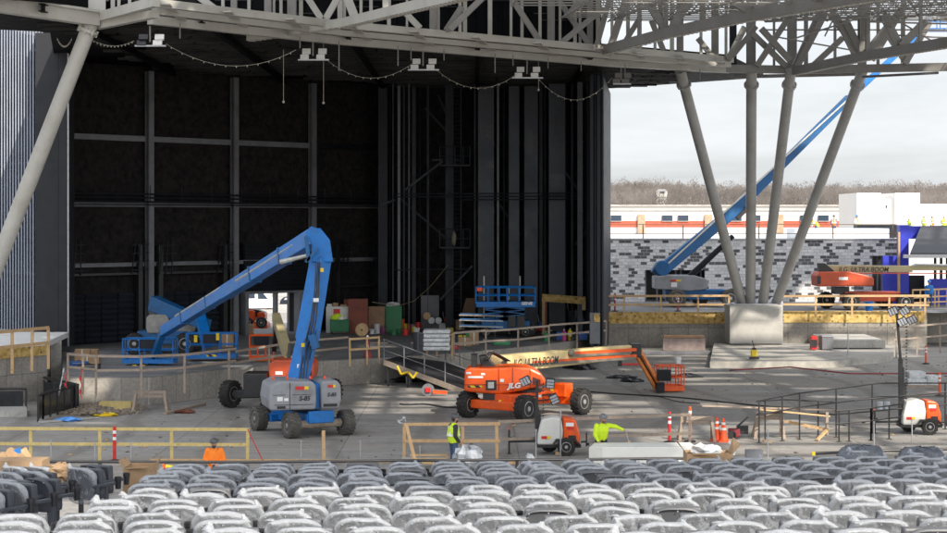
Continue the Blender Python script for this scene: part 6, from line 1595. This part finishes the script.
t = thing('stacked_panels','brown and grey formwork panels leaning on the deck wall','panel stack',G(684,358)); MB().bx(bwx(662,114),bwx(704,114),113.4,113.6,.01,.75).build('panel', M('pink_grey_ply',(.24,.19,.18),.8), t); MB().bx(bwx(662.5,114),bwx(703,114),113.35,113.6,.76,.92).build('timber', brown_ply, t)
tag(MB().bx(bwx(645,110),bwx(712,110),110,110.25,.01,.2).build('long_pipe', girt_m),'long grey pipe along the floor before the deck wall','pipe')
t = thing('steel_box_trolley','dark steel box with red grille on the ledge right of pedestal','equipment box',P(815,350,109)); MB().bx(bwx(811,109),bwx(817,109),108.8,109.4,.39,.39+.75).build('box', red_p, t); MB().bx(bwx(810.8,108.7),bwx(817.2,108.7),108.7,108.78,.55,.95).build('grille', black_p, t)
t = thing('mesh_crate','grey mesh crate standing beside the dark equipment box on the ledge','crate',P(827,347,109)); MB().bx(bwx(822,109),bwx(833,109),108.9,110,.39,1.1).build('body', girt_m, t); MB().bx(bwx(822,109)-.02,bwx(833,109)+.02,108.87,110.02,1.11,1.17).build('lid', galv, t)
tag(MB().bar(P(802,353,108.5),P(862,351.5,108.5),.06,.06).build('striped_bar', red_p),'red and white barrier bar lying along the ledge','barrier bar')
tag(MB().tube(G(848,357,.39),up(G(848,357,.39),1.5),.03,n=6).build('steel_stake', galv),'rusty upright stake on the ledge right of the red bar','stake')
for px0,px1,py0,py1,lb in ((802,823,372.5,383,'x'),):
    pass
pal = thing('bag_pallet','pale wrapped bags stacked on a pallet beside the right light tower mast','bagged goods',G(922,386,0))
for (x0,x1,y0,y1,d) in ((909,926,372,379,89),(908,927,379,386,88.6),(927,940,376,386,88.8)):
    MB().bx(bwx(x0,d),bwx(x1,d),d,d+1,bz(y1,d)+.01,bz(y0,d)).build('bag_layer', pale_bag, pal, bev=.05)
MB().bx(bwx(908,88),bwx(940,88),88.4,89.8,.0,.1).build('pallet', lumber_g, pal)
for px,lb in ((880,'pale cylinder pail left of the right light tower, left of the pair'),(887,'pale cylinder pail left of the right light tower, right of the pair')): tag(MB().lathe([(.12,0),(.13,.3),(.12,.31)],G(px,409,0),'z',12).build('bucket', M('pale_pail',(.5,.52,.54),.5)),lb,'bucket','pale pails')
t = thing('red_machine','small dark machine with red parts beside the orange cones','machine',G(735,437)); q = G(734,438,0)
MB().box(q+V((0,0,.2)),(.4,.3,.3)).build('engine', M('dark_red',(.2,.02,.03),.5), t, bev=.03); MB().bar(q+V((.1,0,.4)),q+V((.5,0,.75)),.06).build('handle', black_p, t); MB().box(q+V((.3,0,.3)),(.4,.2,.3)).build('frame', black_p, t); MB().lathe([(.14,-.04),(.14,.04)],q+V((-.1,-.2,.14)),'y',12).build('wheel', rubber, t)
t = thing('white_hose','pair of twisted white hose ends beside the seats right of centre','hose',G(733,462)); b = MB(); b.path([P(729,441,57),P(732,447,57),P(734,455,57)],.03,5); b.path([P(738,441,57),P(735,448,57),P(734,455,57)],.03,5); b.build('hose', white_p, t)
t = tag(MB().bar(P(763,440,66),P(771,442,66),.25,.05).build('plank', lumber),'short timber offcut on the bright ground near the stake','timber offcut')
# hose and lines at left floor
tag(MB().bar(G(40,423,0)+V((0,0,.04)),G(98,418.5,0)+V((0,0,.04)),.3,.05).build('pale_board', light_conc),'pale board lying on the floor behind the yellow guardrail','board')

# fine litter: stones, offcuts, leaves of sheeting trodden over the slab
for mt,nn,nm in ((dirt_m,420,'gravel_litter'),(tarp_bk,130,'dark_litter'),(lumber,80,'wood_chips')):
    b = MB(); r = random.Random(nn)
    for k in range(nn):
        y_ = r.uniform(60,104); x_ = (r.uniform(-10,957)-CX)/F*y_; q = V((x_,y_,.012)); w_ = r.uniform(.02,.07)*(1.4 if mt is lumber else 1)
        if y_ > 75 and CX+x_/y_*F < 600 : continue
        b.box(q+V((0,0,w_*.2)),(w_*r.uniform(.6,3),w_,w_*.5),Matrix.Rotation(r.uniform(0,3.1),3,'Z'))
    struct(b.build(nm, mt, None),'stuff')
# ---------------------------------------------------------------- things on the stage
def sp(px, py, z=SZ+.013): return G(px, py, z)
cab = thing('storage_cabinet','white steel cabinet with open shelf on the stage, left of the red plywood','cabinet',sp(337,332)); d = sp(337,333).y
MB().bx(bwx(326,d),bwx(348.5,d),d,d+.8,SZ+.02,bz(306.5,d)).build('body', off_w, cab, bev=.02); MB().bx(bwx(333.5,d),bwx(340,d),d-.03,d-.01,bz(315,d),bz(309,d)).build('shelf_opening', red_p, cab); MB().bx(bwx(337,d),bwx(337.4,d),d-.02,d-.005,SZ+.05,bz(316,d)).build('door_seam', black_p, cab)
for k,(x0,x1,y0,lb) in enumerate(((327,332,304,'small carton on the left end of the white cabinet'),(333,338,303,'brown carton in the middle of the white cabinet top'),(340,347,304.5,'wider carton on the right of the white cabinet top'))):
    MBo = MB().bx(bwx(x0,d),bwx(x1,d),d+.1,d+.6,bz(306.5,d)+.005,bz(y0,d)); tag(MBo.build('carton', cardboard if k else off_w, bev=.01), lb, 'box', 'cartons on the cabinet')
tb = thing('job_box','green steel job box on castors in front of the white cabinet','tool chest',sp(340,334)); d2 = d-1.2
MB().prism([(bwx(330,d2),SZ+.15),(bwx(349,d2),SZ+.15),(bwx(349,d2),bz(321,d2)),(bwx(330,d2),bz(321,d2))],d2,d2+.7).build('chest', grn_p, tb, bev=.03); MB().bx(bwx(329.7,d2),bwx(349.3,d2),d2-.02,d2+.72,bz(321,d2)+.003,bz(319.8,d2)).build('lid', grn_p, tb)
for px in (331.5,347): MB().lathe([(.07,-.03),(.07,.03)],(bwx(px,d2),d2+.1,SZ+.09),'y',10).build('castor', black_p, tb)
t = thing('rag_heap','yellow and white rags heaped on the green job box','rags',P(338,319,d2)); crumple('rags',P(337,317.5,d2+.3),(.35,.2,.2),hivis,t,4); crumple('white_rag',P(341,318,d2+.3),(.3,.2,.12),white_p,t,6)
for x0,x1,y0,mt,lb,nm in ((348,368,299,red_ply,'tall red brown plywood sheet with scrawled marks against the dock door','plywood_sheet'),(368,385,306.5,brown_ply,'brown plywood sheet right of the red one','plywood_sheet'),(385,402,306.3,grn_p,'green painted panel right of the brown plywood','green_panel')):
    t = thing(nm,lb,'board',sp((x0+x1)/2,332)); dd_ = {348:110.5,368:111,385:111.5}[x0]; MB().bx(bwx(x0,dd_)+.02,bwx(x1,dd_)-.02,dd_,dd_+.5,SZ+.02,bz(y0,dd_)).build('panel', mt, t)
    if x0 == 348:
        b = MB(); r = random.Random(1)
        for k in range(12): a = P(352+k*1.1,308+r.uniform(-1.3,1.3),dd_-.02); b.bar(a,a+V((r.uniform(-.05,.08),0,r.uniform(-.1,.12))),.03,.012)
        b.build('scrawl', black_p, t)
t = tag(MB().bx(bwx(344,111.4),bwx(350,111.4),111.4,111.7,SZ+.02,bz(299.5,111.4)).build('plywood_sheet', red_ply),'narrow red plywood sheet half behind the tall one','board')
crumple('bag',P(393,304.5,111.8),(.4,.2,.14),pale_bag,thing('plastic_bags','pale plastic bags lying on top of the green panel','plastic bags',P(393,306,104.4)),8)
def spool(px,py,r,w,mat,lab,face=True,z=0):
    q = sp(px,py); t = thing('cable_spool',lab,'cable spool',q,'cable spools on the stage')
    ax_ = 'y' if face else 'z'; c0 = q+V((0,0,(r if face else 0)+z))
    MB().lathe([(r*.62,-w/2),(r*.62,w/2)] if face else [(r*.8,.03),(r*.8,w)],c0,ax_,18).build('wound_cable', mat, t)
    for s_ in ((-w/2-.02,-w/2+.02),(w/2-.02,w/2+.02)) if face else ((0,.03),(w,w+.03)): MB().lathe([(r,s_[0]),(r,s_[1])],c0,ax_,20).build('flange', lumber if face else mat, t)
    if face: MB().lathe([(r*.15,-w/2-.04),(r*.15,-w/2-.03)],c0,ax_,10).build('hub', black_p, t)
spool(362,336,.36,.5,grn_p,'large timber cable spool standing on edge by the plywood')
crumple('heap',sp(354,332)+V((0,0,.3)),(.5,.3,.3),tarp_bk,thing('dark_tarpaulin','dark tarpaulin bundle between green job box and spool','tarpaulin',sp(354,332)),5)
cols = [(372,334,.17,.35,M('pale_cable',(.6,.6,.62),.5),'small dark based spool left of the white reel stack'),(377,333.5,.2,.7,M('pale_cable',(1,1,1)),'white cable reel standing upright under the brown plywood'),(383,333.5,.18,.5,M('purple_cable',(.18,.03,.12),.5),'purple reel right of the white reel'),(391,331.5,.2,.75,M('lime_cable',(.2,.6,.12),.5),'lime green reel in front of the green panel'),(394,335,.2,.35,grn_p,'dark green reel at the foot of the green panel'),
    (402,331,.2,.9,org_p,'tall orange reel right of the green panel'),(405,331,.16,.55,yel_p,'yellow reel beside the tall orange reel'),(405.5,335,.22,.4,red_p,'red reel in front of the yellow reel'),(413,331,.16,.5,M('grey_cable',(.25,.25,.27),.5),'grey reel right of the red reel'),(418,331,.18,.65,red_p,'upright red reel near the pale bags'),(417,333.5,.2,.4,white_p,'white reel in front of the upright red reel'),(414,332.5,.15,.4,yel_p,'small yellow reel among reels near pale bags'),(399,333.8,.15,.35,grn_p,'small green reel between orange and dark green reels'),(409,332.2,.14,.6,M('brick_red',(.3,.05,.03),.6),'slim brick red reel between yellow and grey reels')]
for px,py,r_,h_,mt,lb in cols: spool(px,py,r_,h_*.75,mt,lb,False)
for px,lb in ((379,'timber pallet under the white and purple reels'),(420,'timber pallet at the right end of the reels')): tag(MB().bx(bwx(px-9,101),bwx(px+9,101),101,101.8,SZ+.02,SZ+.1).build('pallet', lumber_g),lb,'pallet','pallets under reels')
# pale bags on pallet, bin
t = thing('bag_pallet','tall pallet of pale grey wrapped bags on the stage by the ramp head','bagged goods',sp(437,350)); dd_ = 90.5
for k in range(5): MB().bx(bwx(423+.5*(k%2),dd_),bwx(450-.6*(k%2),dd_),dd_,dd_+1.4,bz(351-4.2*k,dd_)+.02,bz(351-4.2*(k+1),dd_)).build('bag_layer', pale_bag, t, bev=.05)
tag(MB().lathe([(.3,0),(.34,.85),(.36,.86),(.36,.9),(.32,.9),(.28,.05)],sp(419.5,350),'z',18).build('waste_bin', M('dark_grey_bin',(.05,.055,.065),.5)),'dark grey round bin left of the pallet of pale bags','waste bin')
# carts, racks and tool clutter
for px,py,w_,h_,lb in ((427,324,1.4,2.6,'grey steel locker against the dark posts behind the reels'),):
    t = thing('steel_locker',lb,'locker',sp(px,330)); dd_ = 114.0; MB().bx(bwx(421,dd_),bwx(439,dd_),dd_,dd_+.5,SZ+.02,bz(295.5,dd_)).build('body', M('locker_grey',(.11,.11,.12),.5,0,.2,1), t); MB().bx(bwx(427.5,dd_),bwx(428,dd_),dd_-.02,dd_-.005,bz(320,dd_),bz(296,dd_)).build('door_seam', black_p, t)
for px,lb in ((431.5,'grey hand reel left of the pair of round reels on the stage'),(438.5,'grey hand reel right of the pair of round reels on the stage')):
    q = sp(px,330); t = thing('hand_reel',lb,'reel',q,'grey hand reels'); c0 = P(px,320.5,112.5); MB().lathe([(.19,-.1),(.19,.1)],c0,'y',18).build('drum', rim_s, t); MB().bar((c0.x,112.66,SZ+.02),(c0.x,112.66,c0.z+.3),.05).build('stand', black_p, t)
t = tag(MB().lathe([(.22,-.05),(.22,.05)],P(427,316,113),'y',18).build('round_board', lumber),'round pale timber disc leaning by the hand reels','timber disc')
b = thing('plywood_table','sloping brown plywood sheet on trestle behind the timber table','board',sp(467,322)); MB().add([P(462,313,109),P(474,313,109),P(475,298,111),P(466,298,111),P(462,314,109),P(474,314,109),P(475,299,111),P(466,299,111)],[(0,1,2,3),(7,6,5,4),(0,4,5,1),(1,5,6,2),(2,6,7,3),(3,7,4,0)]).build('sheet', brown_ply, b)
t = thing('pipe_rack','blue and grey pipe rack loaded with long bars left of the scissor lift','pipe rack',sp(480,338)); dd_ = 103
for px in (463,478,495): MB().bar((bwx(px,dd_),dd_,SZ+.02),(bwx(px,dd_),dd_,bz(314,dd_)),.06).build('upright', slate, t)
for k,py in enumerate((315,320,326)):
    MB().bar(P(459,py,dd_-.1),P(503,py+1,dd_-.1),.3,.05).build('shelf', galv if k else lumber_g, t)
    for q_ in range(4): MB().tube(P(460,py-1.1,dd_-.15+.09*q_),P(500,py-.4,dd_-.15+.09*q_),.03,n=6).build('bar_stock', galv if q_%2 else M('blue_strut',(.02,.12,.3),.5), t)
rnd = random.Random(77)
mts = [slate,black_p,M('blue_tool',(.02,.1,.35),.5),red_p,M('green_tool',(.02,.25,.08),.5),girt_m,cardboard,M('pink_tool',(.5,.05,.2),.5),yel_p,off_w]
desc = {0:'slate',1:'black',2:'blue',3:'red',4:'green',5:'grey',6:'brown',7:'pink',8:'yellow',9:'pale'}
def clutter(px,py,w_,h_,ci,kind,where):
    q = sp(px,py); lb = f"{desc[ci]} {kind.replace('_',' ')} {where}"; t = thing(kind,lb,kind.replace('_',' '),q,'tools and goods stored on the stage'); m_ = mts[ci]
    if kind == 'tool_case':
        MB().bx(q.x-w_/2,q.x+w_/2,q.y,q.y+.35,q.z,q.z+h_).build('case', m_, t, bev=.02); MB().bar((q.x-.08,q.y+.17,q.z+h_+.04),(q.x+.08,q.y+.17,q.z+h_+.04),.03).build('handle', black_p, t); MB().bx(q.x-w_*.3,q.x+w_*.3,q.y-.012,q.y-.002,q.z+h_*.6,q.z+h_*.7).build('latch', galv, t)
    elif kind == 'carton':
        MB().bx(q.x-w_/2,q.x+w_/2,q.y,q.y+.4,q.z,q.z+h_).build('box', m_, t, bev=.01); MB().bx(q.x-.03,q.x+.03,q.y-.006,q.y-.002,q.z+.02,q.z+h_*.98).build('tape', off_w, t)
    elif kind == 'gas_bottle':
        MB().lathe([(.11,0),(.12,.03),(.12,h_*.8),(.06,h_*.93),(.03,h_*.95),(.03,h_)],q,'z',14).build('cylinder', m_, t, smooth=True); MB().lathe([(.04,h_),(.04,h_+.05)],q,'z',8).build('valve', galv, t)
    elif kind == 'tool_cart':
        MB().bx(q.x-w_/2,q.x+w_/2,q.y,q.y+.4,q.z+.12,q.z+h_*.55).build('body', m_, t, bev=.02)
        MB().path([(q.x-w_/2,q.y,q.z+h_*.55),(q.x-w_/2-.06,q.y,q.z+h_),(q.x-w_/2-.06,q.y+.4,q.z+h_),(q.x-w_/2,q.y+.4,q.z+h_*.55)],.02,6).build('handle', galv, t)
        for s in (-1,1): MB().lathe([(.07,-.02),(.07,.02)],(q.x+s*w_*.35,q.y+.03,q.z+.07),'y',10).build('wheel', black_p, t)
    elif kind == 'crate':
        b = MB(); b.bx(q.x-w_/2,q.x+w_/2,q.y,q.y+.02,q.z,q.z+h_); b.bx(q.x-w_/2,q.x+w_/2,q.y+.38,q.y+.4,q.z,q.z+h_); b.bx(q.x-w_/2,q.x-w_/2+.02,q.y+.021,q.y+.379,q.z,q.z+h_); b.bx(q.x+w_/2-.02,q.x+w_/2,q.y+.021,q.y+.379,q.z,q.z+h_); b.bx(q.x-w_/2+.021,q.x+w_/2-.021,q.y+.021,q.y+.379,q.z,q.z+.02); b.build('shell', m_, t); MB().bx(q.x-w_/2-.01,q.x+w_/2+.01,q.y-.02,q.y-.002,q.z+h_*.85,q.z+h_).build('rim', m_, t)
wheres = [(465,346,.7,.45,6,'carton','behind the stage rail, leftmost of the floor cartons'),(474,345,.5,.7,6,'carton','standing taller beside the floor cartons left of the green tools'),(469,340,.4,.35,4,'crate','near the pallet of pale bags'),(462,341,.4,.3,8,'crate','beside the pallet of pale bags'),
 (444,350,.2,.15,3,'tool_case','at the foot of the pale bag pallet') if False else (456,349,.35,.2,3,'tool_case','at the foot of the pale bag pallet'),(490,344,.6,.25,4,'tool_cart','low on the floor under the pipe rack'),(502,345,.9,.2,4,'tool_case','long one behind the stage rail mid stage'),(480,330,.4,.7,1,'tool_cart','left of the scissor lift base'),
 (538,333,.5,.6,3,'tool_cart','right of the scissor lift'),(531,335,.5,.5,1,'tool_case','just right of the scissor lift wheels'),(543,330,.5,.9,2,'tool_cart','between scissor lift and timber portal'),(546,341,.35,.5,4,'gas_bottle','behind the rail below the timber portal'),(551,341,.3,.55,0,'gas_bottle','behind the rail, second bottle from the green one'),(560,340,.4,.45,2,'tool_case','behind the rail under the portal'),(564,341,.25,.6,7,'gas_bottle','behind the rail under the portal'),
 (570,340,.25,.6,8,'gas_bottle','behind the rail near the yellow reel bag'),(575,341,.5,.4,1,'tool_cart','behind the rail before the portal opening'),(583,340,.5,.45,2,'crate','near the right end of the stage rail'),(589,339,.4,.5,1,'tool_case','near the right end of the stage rail'),(596,337,.5,.4,5,'tool_case','at the right end of the stage rail'),(556,327,.7,1.3,5,'tool_cart','inside the timber portal'),(564,326,.45,1.4,0,'tool_cart','inside the timber portal beside the grey one'),
 (573,325,.6,1.6,5,'tool_cart','tall one right inside the timber portal'),(581,328,.5,1.1,2,'tool_cart','under the right leg of the portal'),(588,330,.5,.9,1,'tool_cart','right of the timber portal'),(447,325,.4,.8,3,'tool_cart','between hand reels and ladder'),(455,328,.5,1.0,1,'tool_cart','at the foot of the ladder'),(460,330,.5,.6,6,'carton','at the foot of the ladder'),(450,333,.4,.3,8,'tool_case','left of the pipe rack'),(443,330,.5,.4,9,'carton','right of the round hand reels'),
 (87,364,1.1,.35,6,'carton','long flat one in the left stage corner'),(82,361,.7,.55,6,'carton','in the left stage corner, stacked behind'),(91,360,.6,.5,6,'carton','at the right of the left corner pile'),(78,366,.8,.2,2,'tool_case','low in the left stage corner'),(88,369,1.0,.2,1,'tool_case','flat before the left corner cartons'),(227,347,.6,.75,6,'carton','standing in the blue basket area left of the doorway'),(236,334,.8,.6,6,'carton','left of two under the doorway edge'),(247,334,.7,.55,6,'carton','right of two under the doorway edge'),(199,330,.5,1.3,6,'carton','tall one behind the second blue lift'),(262,362,.9,.15,6,'crate','low flat one before the orange basket')]
for a in wheres: clutter(*a)
# timber portal
pt = thing('timber_portal','rough timber portal frame with red leg at the right side of the stage','portal frame',sp(560,325)); dd_ = 109
MB().bar(P(542,297.5,dd_),P(585,300.5,dd_),.3,.42).build('lintel', osb_m, pt); MB().bx(bwx(542,dd_),bwx(545,dd_),dd_-.1,dd_+.2,SZ+.02,bz(299,dd_)).build('leg', lumber, pt); MB().bx(bwx(545.3,dd_),bwx(547,dd_),dd_-.1,dd_+.2,SZ+.02,bz(300,dd_)).build('leg', red_ply, pt); MB().bx(bwx(582,dd_),bwx(585.5,dd_),dd_-.12,dd_+.2,bz(310,dd_),bz(297,dd_)).build('leg_stub', lumber, pt)
t = thing('metal_duct','bright metal duct section standing inside the portal','duct',sp(558,320)); MB().bx(bwx(552,112.5),bwx(565,112.5),112.5,113.2,SZ+.02,bz(303,112.5)).build('casing', M('duct_metal',(.3,.32,.34),.35,.5,.3,2), t); MB().bx(bwx(553.5,112.4),bwx(557,112.4),112.42,112.48,bz(308,112.5),bz(305,112.5)).build('label_patch', off_w, t)
t = tag(crumple('rag_bundle', P(454,238,111.2),(.13,.13,.36),M('canvas',(.22,.19,.15),.9),None,12),'pale canvas bundle hanging on the ladder tower landing','canvas bundle')
b = MB(); b.path([P(401,305,108),P(414,301,108),P(430,287,109),P(448,265,110)],.014,5); b.path([P(372,302,108),P(385,304,108),P(401,305,108)],.018,5); tag(b.build('pale_cable', M('yellow_cable',(.22,.18,.10),.6)),'pale cable slanting up from the plywood to the ladder tower','cable')
for k,px in enumerate((484,509,520)):
    q = P(px,287,109.5); tag(MB().tube((q.x,q.y,SZ+.02),(q.x,q.y,bz((276,286,276)[k],109.5)),.035,n=6).build('white_pole', white_p),('thin white pole rising left of the scissor lift platform','short white pole behind the scissor lift middle','thin white pole rising right of the scissor lift middle')[k],'pole','white poles behind the scissor lift')
t = tag(MB().lathe([(.2,0),(.26,.6),(.3,.62),(.25,.62),(.2,.05)],(bwx(869,118),118,DZ+.02),'z',14).build('blue_drum', g_blue),'small blue drum on the raised deck before the dull orange lift','drum')
t = thing('grey_equipment','grey electrical cabinet before the right end of the stage rail','cabinet',sp(597,336)); MB().bx(bwx(590,101),bwx(600,101),101,101.6,SZ+.02,bz(313,101)).build('casing', girt_m, t); MB().bx(bwx(594,100.9),bwx(600,100.9),100.93,100.98,bz(322,101),bz(314,101)).build('osb_panel', osb_m, t)
